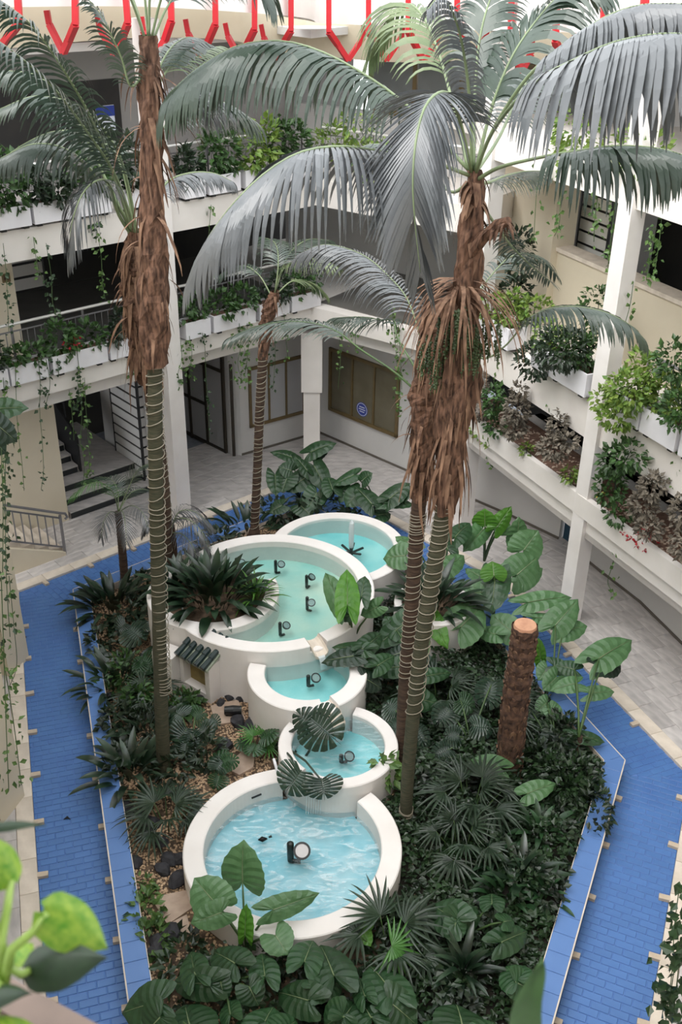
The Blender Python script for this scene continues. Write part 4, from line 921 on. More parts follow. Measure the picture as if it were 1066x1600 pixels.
def fan_mesh(name, m, n=17, span=2.2, seed=0, droop=0.25, w=0.040):
    r_ = random.Random(seed); mb = MB()
    for k in range(n):
        a = -span / 2 * 2 + 2 * span * k / (n - 1) if False else -span + 2 * span * k / (n - 1)
        L_ = 1.0 - 0.18 * abs(a) / span + r_.uniform(-.05, .05); d = Vector((math.cos(a), math.sin(a), 0)); s = Vector((-d.y, d.x, 0)); V = []
        dr = droop * r_.uniform(.4, 1.8); a += r_.uniform(-.04, .04)
        for q, ww in ((0.02, 0.15), (0.33, 1.15), (0.62, 0.9), (0.85, 0.5), (1.0, 0.06)):
            c = d * L_ * q + Vector((0, 0, 0.10 * q - dr * q ** 2.5)); h = s * w * ww
            V += [c - h + Vector((0, 0, 0.02 * ww)), c, c + h + Vector((0, 0, 0.02 * ww))]
        mb.add(V, [(3 * i + j, 3 * i + j + 1, 3 * i + j + 4, 3 * i + j + 3) for i in range(4) for j in (0, 1)])
    return mb.mesh(name, m)
def lance_mesh(name, m, arch=0.5, w=0.085, seed=0):
    mb = MB(); V = []; n = 8
    for i in range(n):
        q = i / (n - 1); x = q * (1 - 0.12 * arch * q); z = arch * (0.9 * q - 1.15 * q * q)
        ww = w * (0.22 + 1.0 * math.sin(math.pi * min(1, q * 0.92 + 0.06)) ** 0.9) * (1 if q < 1 else 0.05) if q > 0.18 else w * 0.16
        V += [(x, -ww, z + 0.3 * ww), (x, 0, z), (x, ww, z + 0.3 * ww)]
    mb.add(V, [(3 * i + j, 3 * i + j + 1, 3 * i + j + 4, 3 * i + j + 3) for i in range(n - 1) for j in (0, 1)]); return mb.mesh(name, m, True)
EAR = {k: [ear_mesh('leaf', k, s, 0.12 * (s % 3)) for s in range(3)] for k in ('ear', 'earlight', 'earbright', 'eardark')}
MON = [monstera_mesh('leaf', 'monstera', s) for s in range(2)]
MONB = [monstera_mesh('leaf', 'ear', 5)]
FAN = [fan_mesh('leaf', 'fan', 15, 1.75, s, 0.35) for s in range(4)]
FANB = [fan_mesh('leaf', 'frondgreen', 15, 1.9, 9)]
LAN = [lance_mesh('leaf', 'lance', a, w_) for a, w_ in ((0.45, 0.078), (0.7, 0.062), (0.25, 0.085))]
GRA = [lance_mesh('leaf', 'grass', a, 0.028) for a in (0.5, 0.9)]
def frame(base, tip, hint, wf=1.0, L_=None):
    a = Vector(tip) - Vector(base); L_ = L_ or a.length; a.normalize(); h = Vector(hint); h = h - a * h.dot(a)
    h = h.normalized() if h.length > 1e-4 else a.orthogonal().normalized(); b = h.cross(a)
    m = Matrix((a * L_, b * L_ * wf, h * L_)).transposed().to_4x4(); m.translation = Vector(base); return m
def petiole(parent, root, top, r=0.014, m='stalk', bow=0.15, name='leaf_stalk'):
    a, b = Vector(root), Vector(top); mid = a.lerp(b, 0.5) + Vector((0, 0, bow * (b - a).length)); mb = MB()
    mb.tube([a, a.lerp(mid, 0.55) + Vector((0, 0, 0.03)), mid.lerp(b, 0.35), b], [r * 1.5, r * 1.2, r, r * 0.8], 6); mb.build(name, m, parent, True)
def ear_plant(label, root, leaves, kind='ear', group='elephant ears', r=0.014, m='stalk', hint=(0, -0.45, 0.9), trunk=0.0, name='elephant_ear'):
    g = thing(name, label, 'plant', root, group)
    if trunk:
        mb = MB(); rt = Vector(root); mb.tube([rt, rt + Vector((0.02, 0, trunk * 0.5)), rt + Vector((0.03, 0.02, trunk))], [0.06, 0.05, 0.04], 9); mb.build('stem', 'barkbrown', g)
    top = Vector(root) + Vector((0, 0, trunk))
    for i, lf in enumerate(leaves):
        b, t, w_ = lf[:3], lf[3:6], lf[6]; kd = lf[7] if len(lf) > 7 else kind
        L_ = (Vector(t) - Vector(b)).length; wf = max(0.45, min(1.6, w_ / max(L_, 0.05) * 0.95))
        rr = random.Random(hash((round(b[0], 2), i)) % 1000); h = Vector(hint) + Vector((rr.uniform(-.25, .25), rr.uniform(-.2, .2), 0))
        if kd in ('mon', 'monb'): me = (MON if kd == 'mon' else MONB)[i % len(MON if kd == 'mon' else MONB)]
        else: me = EAR[kd][i % 3]
        link('leaf', me, g, frame(b, t, h, wf)); petiole(g, top, b, r, m)
    return g
# ------------------------------------------------------------------ elephant ears, monsteras and other bed plants
ear_plant('tall elephant ear with an upright round leaf over the lowest basin', (-1.132,8.649,0.2), [(-1.185,9.061,1.0,-1.193,9.165,1.55,0.54,'earlight'),(-1.497,8.747,0.95,-1.781,8.918,1.2,0.502,'earlight'),(-1.425,8.653,0.9,-1.787,8.514,0.85,0.321,'earlight'),(-0.757,8.675,0.95,-0.175,8.85,1.05,0.275,'earlight'),(-1.111,8.495,0.7,-1.107,8.594,1.1,0.072,'earbright'),(-0.721,8.445,0.75,-0.566,8.229,0.7,0.381)], 'earlight', hint=(0, -0.7, 0.7))
ear_plant('dark elephant ear mass in front of the lowest basin, left half', (-1.352,8.086,0.2), [(-1.652,7.879,0.75,-1.818,8.398,0.6,0.345),(-1.193,8.046,0.75,-1.543,8.376,0.6,0.41),(-1.477,7.763,0.75,-1.985,7.877,0.6,0.353),(-0.816,7.879,0.75,-0.906,8.408,0.6,0.345),(-0.986,7.722,0.75,-0.866,7.587,0.6,0.333),(-1.178,7.373,0.75,-1.278,7.695,0.6,0.27),(-1.335,7.783,0.75,-1.271,7.628,0.6,0.228)], 'ear')
ear_plant('big elephant ear drooping over the kerb tip by the blue channel', (-1.988,7.67,0.2), [(-2.035,7.476,0.8,-2.514,7.476,0.62,0.493),(-1.604,7.15,0.8,-1.772,7.638,0.62,0.594),(-1.975,7.284,0.8,-2.176,7.179,0.62,0.44)], 'ear')
ear_plant('elephant ear with broad ribbed leaf under the lowest basin rim', (-0.092,7.979,0.2), [(-0.346,8.052,0.8,-0.239,8.594,0.62,0.396),(0.013,7.868,0.8,-0.172,8.519,0.62,0.519),(-0.288,7.534,0.8,-0.705,7.794,0.62,0.394),(0.132,7.324,0.8,0.307,7.695,0.62,0.329),(0.117,7.364,0.8,-0.103,7.32,0.62,0.37),(-0.15,7.686,0.8,0.154,7.948,0.62,0.306)], 'ear')
ear_plant('elephant ear row along the picture base, ribs facing up', (-0.59,7.306,0.2), [(-0.805,7.149,0.8,-0.694,7.638,0.65,0.475),(-0.571,7.138,0.8,-0.381,7.415,0.65,0.368),(-0.894,7.086,0.8,-1.114,7.441,0.65,0.368),(-0.345,6.929,0.8,-0.138,7.26,0.65,0.363)], 'ear')
ear_plant('elephant ear with long folded blade beside the dark fan palm', (0.935,7.659,0.2), [(0.695,7.661,0.8,0.445,8.255,0.62,0.51),(0.683,7.52,0.8,1.012,7.365,0.62,0.432),(0.448,7.33,0.8,0.308,7.762,0.62,0.375),(0.378,7.605,0.8,0.278,8.038,0.62,0.26)], 'ear')
ear_plant('elephant ear at the picture base showing a wide ribbed leaf', (1.54,7.345,0.2), [(1.506,7.306,0.7,1.493,7.732,0.6,0.631),(1.18,7.174,0.7,1.056,7.46,0.6,0.37),(1.688,7.145,0.7,1.922,7.492,0.6,0.37)], 'ear')
ear_plant('elephant ear with two lobed blade among the lance leaves', (1.705,8.842,0.2), [(1.547,8.729,0.75,1.238,9.105,0.62,0.463),(1.581,8.74,0.75,1.947,8.929,0.62,0.361),(1.543,8.681,0.75,1.486,8.478,0.62,0.275),(2.042,8.985,0.75,2.086,9.328,0.62,0.302),(2.164,8.713,0.75,2.343,8.859,0.62,0.246)], 'ear')
ear_plant('elephant ear with ribbed oval leaf near the kerb', (2.201,8.472,0.2), [(2.112,8.487,0.65,2.545,8.782,0.55,0.342),(2.231,7.959,0.65,2.14,8.26,0.55,0.392),(2.21,7.924,0.65,2.405,7.912,0.55,0.356)], 'ear')
ear_plant('bright young elephant ear hugging the lowest basin rim', (0.424,8.816,0.2), [(0.417,8.895,0.5,0.367,8.723,0.42,0.215),(0.366,8.757,0.5,0.48,8.573,0.42,0.197)], 'earbright')
# behind the twin palms
ear_plant('elephant ear with three bright upright blades near the pale floor', (3.018,18.116,0.2), [(2.922,17.894,1.2,2.877,17.881,1.55,0.491,'earbright'),(3.16,17.826,1.2,3.434,17.943,1.6,0.335,'earbright'),(2.874,17.857,1.1,2.5,17.269,1.0,0.385,'earlight'),(3.254,17.854,1.2,3.381,17.789,1.0,0.311)], 'earlight', r=0.02, hint=(0, -0.8, 0.6))
ear_plant('pale elephant ear with the largest upright leaf beside the marble', (3.592,16.972,0.2), [(3.462,17.199,1.3,3.483,17.226,1.75,0.4,'earlight'),(3.559,16.88,1.25,3.829,17.028,1.6,0.619,'earlight'),(3.377,16.375,1.0,3.825,16.679,1.25,0.637,'earlight'),(3.5,16.31,0.9,3.943,16.586,1.05,0.368,'earlight')], 'earlight', hint=(0, -0.7, 0.7))
ear_plant('elephant ear with scalloped fan shaped leaf on thin stalk', (2.966,16.019,0.2), [(2.851,15.881,1.3,2.832,16.073,1.5,0.664,'earbright'),(2.894,15.969,1.2,2.78,15.352,0.85,0.543,'ear'),(2.686,15.771,1.0,2.079,15.814,0.9,0.405,'earlight'),(2.163,14.794,0.9,2.598,15.201,1.15,0.687,'earlight'),(2.817,14.873,0.7,2.468,15.124,0.65,0.324,'earlight'),(3.107,14.978,0.7,2.764,15.311,0.85,0.464,'earlight')], 'earlight', hint=(0, -0.6, 0.8))
ear_plant('broad elephant ear group between far basin and twin palms', (2.012,16.699,0.2), [(1.245,16.674,1.2,0.807,16.748,1.1,0.518,'earlight'),(1.425,17.054,1.2,1.072,17.371,1.25,0.302,'earlight'),(1.929,16.134,1.2,2.413,16.738,1.3,0.413,'earlight'),(2.732,16.179,1.0,2.407,16.526,1.1,0.365,'earlight'),(2.262,17.256,1.3,2.593,17.746,1.4,0.432,'ear'),(2.091,16.935,1.2,1.995,17.393,1.3,0.377,'ear'),(1.576,16.567,1.1,1.321,16.231,0.95,0.415,'ear'),(1.939,16.326,0.9,1.582,16.528,0.95,0.392,'earlight')], 'ear', hint=(0, -0.5, 0.85))
ear_plant('shaded elephant ear spreading between the twin trunks and the half round basin', (1.524,13.951,0.2), [(1.652,14.891,1.0,1.896,14.359,0.8,0.339,'earbright'),(1.168,14.624,1.1,0.61,14.303,0.8,0.447,'ear'),(1.078,13.784,0.8,0.494,13.79,0.7,0.37,'ear'),(1.503,13.602,0.75,1.978,13.814,0.7,0.26,'ear'),(1.011,14.529,1.0,0.792,14.862,1.1,0.338,'ear'),(1.383,13.985,0.8,1.773,13.899,0.6,0.329,'eardark'),(1.19,13.212,0.6,1.727,13.215,0.5,0.425,'ear'),(1.06,14.154,0.8,0.73,14.094,0.7,0.31,'eardark')], 'ear')
ear_plant('elephant ear reaching over the marble with a pale flat leaf', (3.533,16.036,0.2), [(3.476,15.535,0.95,4.287,15.632,1.1,0.306,'earlight'),(3.591,15.266,0.8,4.201,15.285,0.8,0.233,'earlight')], 'earlight')
ear_plant('branched elephant ear leaning over the right channel, biggest leaf outermost', (3.812,12.272,0.2), [(4.282,13.444,1.3,4.96,13.91,1.45,0.51,'earlight'),(4.337,13.387,1.2,4.78,13.658,1.05,0.425,'eardark'),(4.091,12.925,1.0,4.515,13.016,1.0,0.249,'earlight'),(3.878,13.16,1.0,3.462,13.08,0.95,0.293,'earlight'),(3.9,13.4,1.1,3.588,13.463,1.15,0.275,'ear'),(3.806,12.352,0.6,4.276,12.33,0.55,0.244,'ear')], 'earlight', trunk=0.45)
ear_plant('elephant ear of two ribbed leaves beside the cut palm stump', (3.685,13.753,0.2), [(3.777,14.557,1.15,4.227,14.926,1.5,0.471,'earlight'),(3.907,14.528,1.05,4.386,14.662,1.1,0.381,'earlight'),(3.477,14.044,0.8,3.412,14.055,1.2,0.164,'earbright'),(3.56,13.847,0.75,3.402,13.676,0.65,0.305,'earlight'),(3.686,13.628,0.75,3.445,13.409,0.65,0.322,'earlight'),(3.679,13.874,0.8,4.0,13.808,0.75,0.283,'ear')], 'earlight', hint=(0, -0.6, 0.8))
ear_plant('round dark elephant ear low beside the stump', (3.469,12.12,0.2), [(3.547,12.4,0.55,3.416,11.984,0.45,0.545,'eardark'),(3.461,13.143,0.6,3.26,12.974,0.55,0.274,'earlight'),(3.508,12.985,0.6,3.665,12.854,0.5,0.272,'earlight'),(3.18,13.003,0.55,2.959,12.743,0.5,0.293,'eardark')], 'eardark')
ear_plant('flat grey elephant ear left of the stump foot', (2.458,11.815,0.2), [(2.498,11.675,0.55,2.069,11.833,0.6,0.334,'earlight')], 'earlight')
ear_plant('flat grey elephant ear right of the stump foot', (3.006,11.291,0.2), [(2.852,11.187,0.5,3.319,11.36,0.6,0.307,'earlight')], 'ear')
ear_plant('young elephant ear on the largest basin rim with one bright leaf', (0.251,14.363,0.9), [(0.133,13.995,1.9,0.125,14.688,2.25,0.388,'earbright'),(0.027,14.082,1.85,-0.279,14.746,2.1,0.325,'earlight'),(0.37,14.246,1.9,0.423,14.648,2.1,0.282,'ear'),(0.159,13.967,1.7,-0.077,14.062,1.6,0.193,'ear'),(0.645,14.24,1.7,0.347,14.251,1.5,0.282,'earlight')], 'earlight', hint=(0, -0.8, 0.6), name='elephant_ear')
ear_plant('dark elephant ear leaves shading the half round basin edge', (0.52,14.062,0.3), [(0.242,13.462,1.25,-0.306,13.472,1.15,0.338,'eardark'),(0.4,13.59,1.3,-0.132,13.745,1.25,0.277,'ear'),(0.454,13.661,1.3,0.765,14.115,1.3,0.323,'ear'),(0.647,13.41,1.1,0.977,13.763,1.1,0.32,'ear'),(0.436,13.197,1.0,0.758,13.204,0.8,0.358,'eardark')], 'ear')
# behind the far basin
ear_plant('elephant ear clump behind the far basin, left plant', (-0.964,20.615,0.2), [(-1.141,20.785,1.2,-1.623,20.855,1.35,0.32),(-1.213,20.197,1.0,-1.325,19.874,0.8,0.484),(-0.785,20.213,1.0,-1.229,19.937,0.8,0.484),(-0.768,20.139,1.2,-1.045,20.351,1.5,0.284),(-1.489,20.279,1.0,-1.431,19.753,0.8,0.369),(-1.132,20.317,1.1,-1.404,20.331,1.2,0.4),(-1.299,19.419,0.7,-1.572,19.303,0.6,0.362)], 'ear')
ear_plant('elephant ear clump behind the far basin, tall middle plant', (-0.411,20.335,0.2), [(-0.701,20.661,1.4,-0.158,20.76,1.65,0.403),(-0.505,20.902,1.3,-0.798,20.932,1.1,0.351,'eardark'),(-0.619,20.361,1.2,-0.305,19.847,0.9,0.483),(-0.192,19.821,0.9,-0.314,20.194,1.1,0.425),(-0.05,19.862,0.8,0.172,20.037,1.0,0.425),(-0.545,19.844,0.8,-0.744,19.473,0.6,0.479),(-0.89,19.61,0.6,-0.627,19.342,0.5,0.421)], 'ear')
ear_plant('elephant ear clump behind the far basin, right plant', (0.853,20.086,0.2), [(0.658,19.219,0.9,0.296,19.672,1.15,0.444),(1.042,19.28,1.0,1.467,19.523,1.3,0.442),(1.004,19.259,0.9,1.588,19.337,0.9,0.249),(0.462,19.732,1.2,0.638,19.718,1.4,0.362),(0.267,19.965,1.2,-0.208,19.81,1.05,0.31),(0.372,19.695,0.9,0.095,19.469,0.7,0.476),(0.793,19.247,0.6,1.103,19.398,0.6,0.418),(1.337,19.404,1.0,1.5,19.535,1.2,0.277)], 'ear')
# monsteras
ear_plant('monstera with split leaves hanging over the small basin', (-0.985,12.293,0.3), [(-0.381,11.892,1.15,-0.713,12.119,1.25,0.391,'mon'),(-0.341,11.838,1.25,0.08,11.496,1.1,0.633,'mon'),(-0.285,11.939,1.2,-0.123,12.076,1.3,0.293,'mon'),(-0.54,11.066,0.95,-0.762,10.815,0.75,0.521,'mon'),(-0.21,10.919,0.95,-0.157,10.704,0.75,0.499,'mon')], 'mon', group='monsteras', m='darkstalk', r=0.018, hint=(0, -0.7, 0.7), name='monstera')
mb = MB()
for pts in [[(-0.986,12.3,0.266),(-0.794,12.2,0.498),(-0.669,12.1,0.432),(-0.544,12.0,0.341),(-0.424,12.0,0.531),(-0.364,12.0,0.822)],[(-0.795,12.2,0.471),(-0.871,12.1,0.388),(-0.947,12.0,0.278)],[(-0.606,12.05,0.373),(-0.745,12.0,0.337),(-0.82,11.9,0.296)],[(-0.524,12.0,0.342),(-0.337,11.8,0.282),(-0.235,11.7,0.208)]]:
    mb.tube(smooth_path(pts, 10), 0.022, 6)
tag(mb.build('aerial_root', 'darkstalk', None, True), 'dark twisted monstera roots climbing over the small basin rim', 'root')
ear_plant('monstera by the twin trunk foot, beside the small basin', (1.329,12.504,0.2), [(1.004,12.579,0.6,0.825,12.312,0.5,0.368,'mon'),(0.935,12.77,0.7,0.749,12.883,0.8,0.414,'mon'),(1.265,12.547,0.5,1.432,12.188,0.4,0.306,'mon'),(1.166,12.736,0.6,0.963,12.907,0.65,0.374,'mon')], 'mon', group='monsteras', name='monstera')
ear_plant('monstera between stump and twin palms with pale split leaf', (2.16,12.525,0.2), [(2.545,13.335,0.8,2.427,12.894,0.6,0.442,'mon'),(2.202,12.534,0.6,2.543,12.524,0.55,0.369,'mon'),(1.757,12.196,0.4,1.467,12.055,0.35,0.343,'mon'),(1.802,12.909,0.6,1.579,12.631,0.5,0.395,'mon'),(2.015,13.035,0.7,2.273,12.921,0.6,0.377,'monb'),(1.921,12.414,0.5,1.665,12.407,0.5,0.347,'mon')], 'mon', group='monsteras', name='monstera')
ear_plant('small bright monstera beside the tall ringed palm', (-3.233,14.082,0.2), [(-3.378,14.071,0.6,-3.125,13.95,0.45,0.465,'monb'),(-3.391,14.017,0.6,-3.561,13.875,0.5,0.287,'monb')], 'monb', group='monsteras', name='monstera')
ear_plant('monstera cluster right of the tall ringed palm', (-2.305,12.192,0.2), [(-2.404,12.34,0.6,-2.565,12.134,0.45,0.404,'mon'),(-2.293,12.251,0.55,-2.149,12.012,0.4,0.403,'mon'),(-2.151,12.347,0.6,-1.94,12.241,0.5,0.365,'mon'),(-2.497,12.64,0.6,-2.695,12.79,0.6,0.372,'mon'),(-2.292,12.646,0.6,-2.096,12.748,0.65,0.351,'monb'),(-2.374,12.085,0.5,-2.405,11.888,0.35,0.34,'mon'),(-2.035,12.633,0.55,-1.876,12.552,0.45,0.268,'mon')], 'mon', group='monsteras', name='monstera')
ear_plant('small monstera on the gravel between two slabs', (-1.793,11.711,0.2), [(-1.726,11.828,0.45,-2.059,11.774,0.4,0.337,'monb'),(-1.723,11.8,0.45,-1.471,11.862,0.45,0.258,'monb'),(-1.791,11.507,0.4,-1.843,11.326,0.3,0.292,'monb'),(-1.831,11.69,0.42,-1.738,11.958,0.5,0.277,'mon')], 'monb', group='monsteras', name='monstera')
ear_plant('grey palmate leaf plant above the pale gravel on the left bed', (-3.559,15.182,0.2), [(-3.715,14.797,0.7,-3.435,14.627,0.55,0.502,'mon'),(-3.866,14.985,0.7,-4.035,14.894,0.55,0.392,'mon'),(-3.539,14.898,0.7,-3.44,15.195,0.7,0.347,'mon')], 'mon', group='monsteras', name='monstera')

def clump(name, label, c, meshes, n, l0, l1, e0, e1, seed, group=None, spread=0.12, wf=1.0, stalk=None, mstalk='stalk'):
    """leaves rising from one foot: l length, e elevation angle of the leaf"""
    r_ = random.Random(seed); g = thing(name, label, 'plant', c, group)
    for i in range(n):
        a = i * 2.39996 + r_.uniform(-.3, .3); q = (i + 0.5) / n; el = math.radians(e1 + (e0 - e1) * q + r_.uniform(-8, 8)); L_ = r_.uniform(l0, l1)
        d = Vector((math.cos(a) * math.cos(el), math.sin(a) * math.cos(el), math.sin(el)))
        b = Vector(c) + Vector((math.cos(a), math.sin(a), 0)) * spread * math.sqrt(q)
        if stalk:
            top = b + Vector((d.x * stalk * .5, d.y * stalk * .5, stalk * (0.5 + 0.6 * (1 - q)))); petiole(g, b, top, 0.008, mstalk, 0.05)
            d = Vector((d.x, d.y, d.z * 0.5 - 0.1)).normalized(); b = top
        m = frame(b, b + d * L_, Vector((-d.x * d.z, -d.y * d.z, 1.0)), wf * r_.uniform(.85, 1.15)); link('leaf', meshes[i % len(meshes)], g, m)
    return g
clump('aspidistra', 'large dark lance leaved clump filling the crescent planter', (-2.265,15.121,1.2), LAN, 110, 0.5, 0.9, 8, 78, 1, None, 0.55)
clump('aspidistra', 'small dark lance leaved clump at the planter end by the big rim', (-2.987,15.508,1.2), LAN, 34, 0.4, 0.7, 5, 70, 2, None, 0.25)
clump('spider_plant', 'bright grassy plant at the tip of the crescent planter', (-1.494,15.084,1.2), GRA, 46, 0.35, 0.65, 10, 80, 3, None, 0.10)
clump('aspidistra', 'dark lance leaved clump at the back left corner of the kerb', (-4.35,16.179,0.2), LAN, 80, 0.45, 0.75, 10, 75, 4, 'dark lance leaved clumps', 0.45)
clump('aspidistra', 'dark lance leaved clump along the left kerb behind the gravel', (-3.852,13.925,0.2), LAN, 56, 0.4, 0.65, 10, 70, 5, 'dark lance leaved clumps', 0.5)
clump('aspidistra', 'lance leaved clump overhanging the left kerb with pale undersides', (-3.177,11.678,0.2), LAN, 34, 0.5, 0.8, 10, 65, 6, 'dark lance leaved clumps', 0.3)
clump('aspidistra', 'lance leaved clump behind the tall ringed trunk foot', (-3.071,12.617,0.2), LAN, 30, 0.4, 0.7, 10, 70, 7, 'dark lance leaved clumps', 0.4)
clump('aspidistra', 'dark strappy clump between the far basin and the twin palms', (TUBX, TUBY, 0.92), LAN, 64, 0.5, 0.9, 5, 75, 8, 'dark lance leaved clumps', 0.4)
clump('aspidistra', 'dark strappy clump behind the small middle palm foot', (-2.062,19.196,0.2), LAN, 40, 0.4, 0.7, 10, 70, 9, 'dark lance leaved clumps', 0.5)
clump('dracaena', 'star shaped dark rosette near the lower right kerb', (1.617,8.251,0.3), LAN, 24, 0.45, 0.75, 5, 75, 10, None, 0.04, 0.8)
clump('dracaena', 'lance leaved rosette in the ivy with one bright upright leaf', (2.58,9.758,0.3), LAN, 26, 0.35, 0.65, 10, 80, 11, None, 0.15)
clump('dracaena', 'low lance leaved rosette below the dark fan palms', (2.232,10.129,0.25), LAN, 22, 0.35, 0.55, 10, 60, 12, None, 0.2)
clump('sprout', 'pale green sprout beside the kerb above the gravel', (-3.928,13.751,0.2), [lance_mesh('leaf', 'shrub', 0.6, 0.12)], 14, 0.2, 0.35, 10, 70, 13, None, 0.08)
clump('sprout', 'low green plant on the gravel beside the niche', (-2.599,13.176,0.2), [lance_mesh('leaf', 'shrub', 0.6, 0.14)], 26, 0.2, 0.4, 10, 70, 14, None, 0.15)
clump('fan_palm', 'large spreading fan palm clump at the foot of the tall ringed palm', (-2.463,10.72,0.2), FAN, 10, 0.36, 0.5, -5, 70, 15, 'fan palms', 0.24, 1.0, 0.36)
clump('fan_palm', 'grey fan palm behind the pale gravel left of the niche', (-3.16,13.322,0.2), FAN, 6, 0.32, 0.45, -5, 70, 16, 'fan palms', 0.20, 1.0, 0.36)
clump('fan_palm', 'small bright fan palm between half round and lowest basins', (-1.257,12.335,0.2), [MONB[0], FANB[0]], 6, 0.26, 0.34, 5, 60, 17, 'fan palms', 0.05, 1.0, 0.25)
clump('fan_palm', 'dark fan palm in the ivy right of the twin trunk foot, rear one', (2.014,11.074,0.2), FAN, 10, 0.4, 0.55, -5, 75, 18, 'fan palms', 0.30, 1.0, 0.5)
clump('fan_palm', 'dark fan palm in the ivy right of the twin trunk foot, front one', (1.826,10.396,0.2), FAN, 9, 0.35, 0.5, -5, 75, 19, 'fan palms', 0.30, 1.0, 0.4)
clump('fan_palm', 'dark fan palm near the lowest basin with one bright green fan', (0.752,8.631,0.2), FAN, 7, 0.4, 0.55, -5, 70, 20, 'fan palms', 0.24, 1.0, 0.5)
q = (0.72,8.327,0.75,1.109,8.338,0.6,0.477); g = thing('fan_palm', 'single bright green fan leaf over the dark fan palm', 'plant', q[:3]); link('leaf', FANB[0], g, frame(q[:3], q[3:6], (0, -.5, .9))); petiole(g, (0.744,8.509,0.3), q[:3], 0.01)
clump('fan_palm', 'dark fan palm in shade between monstera and half round basin', (1.771,13.535,0.2), FAN, 7, 0.35, 0.5, -5, 70, 21, 'fan palms', 0.30, 1.0, 0.4)
clump('fan_palm', 'green fern like palm behind the stump in shade', (2.803,13.078,0.2), FAN, 6, 0.35, 0.5, -5, 70, 22, 'fan palms', 0.30, 1.0, 0.4)
LGR = [lance_mesh('leaf', 'ear', a, 0.085) for a in (0.5, 0.8)]
clump('lance_plant', 'green broad lance leaved plant near the right kerb below the corner', (2.998,10.677,0.25), LGR, 26, 0.3, 0.5, 5, 70, 31, 'green lance plants', 0.25)
clump('lance_plant', 'green broad lance leaved plant in the ivy above the lobed elephant ear', (2.334,9.526,0.25), LGR, 22, 0.3, 0.5, 5, 70, 32, 'green lance plants', 0.25)
clump('lance_plant', 'green broad lance leaved plant at the kerb beside the oval elephant ear', (2.859,9.537,0.25), LGR, 22, 0.25, 0.45, 5, 70, 33, 'green lance plants', 0.2)
def bush(name, label, blobs, n, size, m, seed, group=None, stem=None, loc=None):
    r_ = np.random.RandomState(seed); c = loc or tuple(np.array(blobs[0][0]) - np.array([0, 0, blobs[0][1][2]])); g = thing(name, label, 'plant', c, group)
    leaf = blob_leaves(blobs, n, size, r_); leaf.build('leaves', m, g, kind='stuff')
    st = MB(); b = Vector(c)
    for (p, r) in blobs:
        st.tube([b, b.lerp(Vector(p), 0.6) + Vector((0.01, 0.02, 0)), Vector(p) + Vector((0, 0, r[2] * .3))], [0.014, 0.01, 0.005], 5)
    st.build('stems', stem or 'darkstalk', g); return g
bush('pothos_clump', 'lime green pothos leaves between slab and kerb', [((*(-2.521,9.123,0.3),), (0.22, 0.35, 0.12)), ((*(-2.328,8.731,0.3),), (0.2, 0.3, 0.12))], 170, 0.13, 'vine', 1)
bush('pothos_clump', 'small green pothos patch at the kerb on the gravel', [((*(-2.667,9.579,0.25),), (0.22, 0.2, 0.08))], 70, 0.12, 'vine', 2)
bush('pothos_clump', 'bright pothos climbing the twin palm foot beside the small basin', [((*(0.795,11.499,0.6),), (0.16, 0.16, 0.3)), ((*(0.707,11.439,0.85),), (0.14, 0.1, 0.14))], 60, 0.17, 'vine', 3)
bush('low_shrub', 'low dark shrub beside the left kerb near the gravel', [((*(-3.571,12.763,0.4),), (0.3, 0.4, 0.2))], 260, 0.14, 'darkshrub', 4)
bush('low_shrub', 'low dark shrub left of the tall trunk above the gravel', [((*(-3.392,13.326,0.4),), (0.25, 0.3, 0.2))], 160, 0.14, 'shrub', 5)
bush('low_shrub', 'dark shrub along the back left channel behind the planter', [((*(-3.823,16.596,0.45),), (0.3, 0.4, 0.25)), ((*(-2.499,18.189,0.45),), (0.5, 0.4, 0.3)), ((*(-3.141,17.505,0.4),), (0.4, 0.3, 0.25))], 420, 0.15, 'darkshrub', 6)
bush('low_shrub', 'dark shrub behind the far basin rim under the elephant ears', [((*(-1.459,19.656,0.4),), (0.5, 0.35, 0.25)), ((*(-0.47,19.746,0.45),), (0.6, 0.35, 0.3)), ((*(0.526,19.726,0.4),), (0.5, 0.3, 0.25))], 420, 0.17, 'darkshrub', 7)
bush('low_shrub', 'dark shrub below the stump facing the right kerb corner', [((*(3.562,11.586,0.45),), (0.5, 0.5, 0.28)), ((*(3.802,11.051,0.4),), (0.3, 0.5, 0.25)), ((*(3.226,11.922,0.45),), (0.5, 0.4, 0.25)), ((*(3.63,12.513,0.45),), (0.35, 0.5, 0.3))], 1300, 0.12, 'ivy', 8)
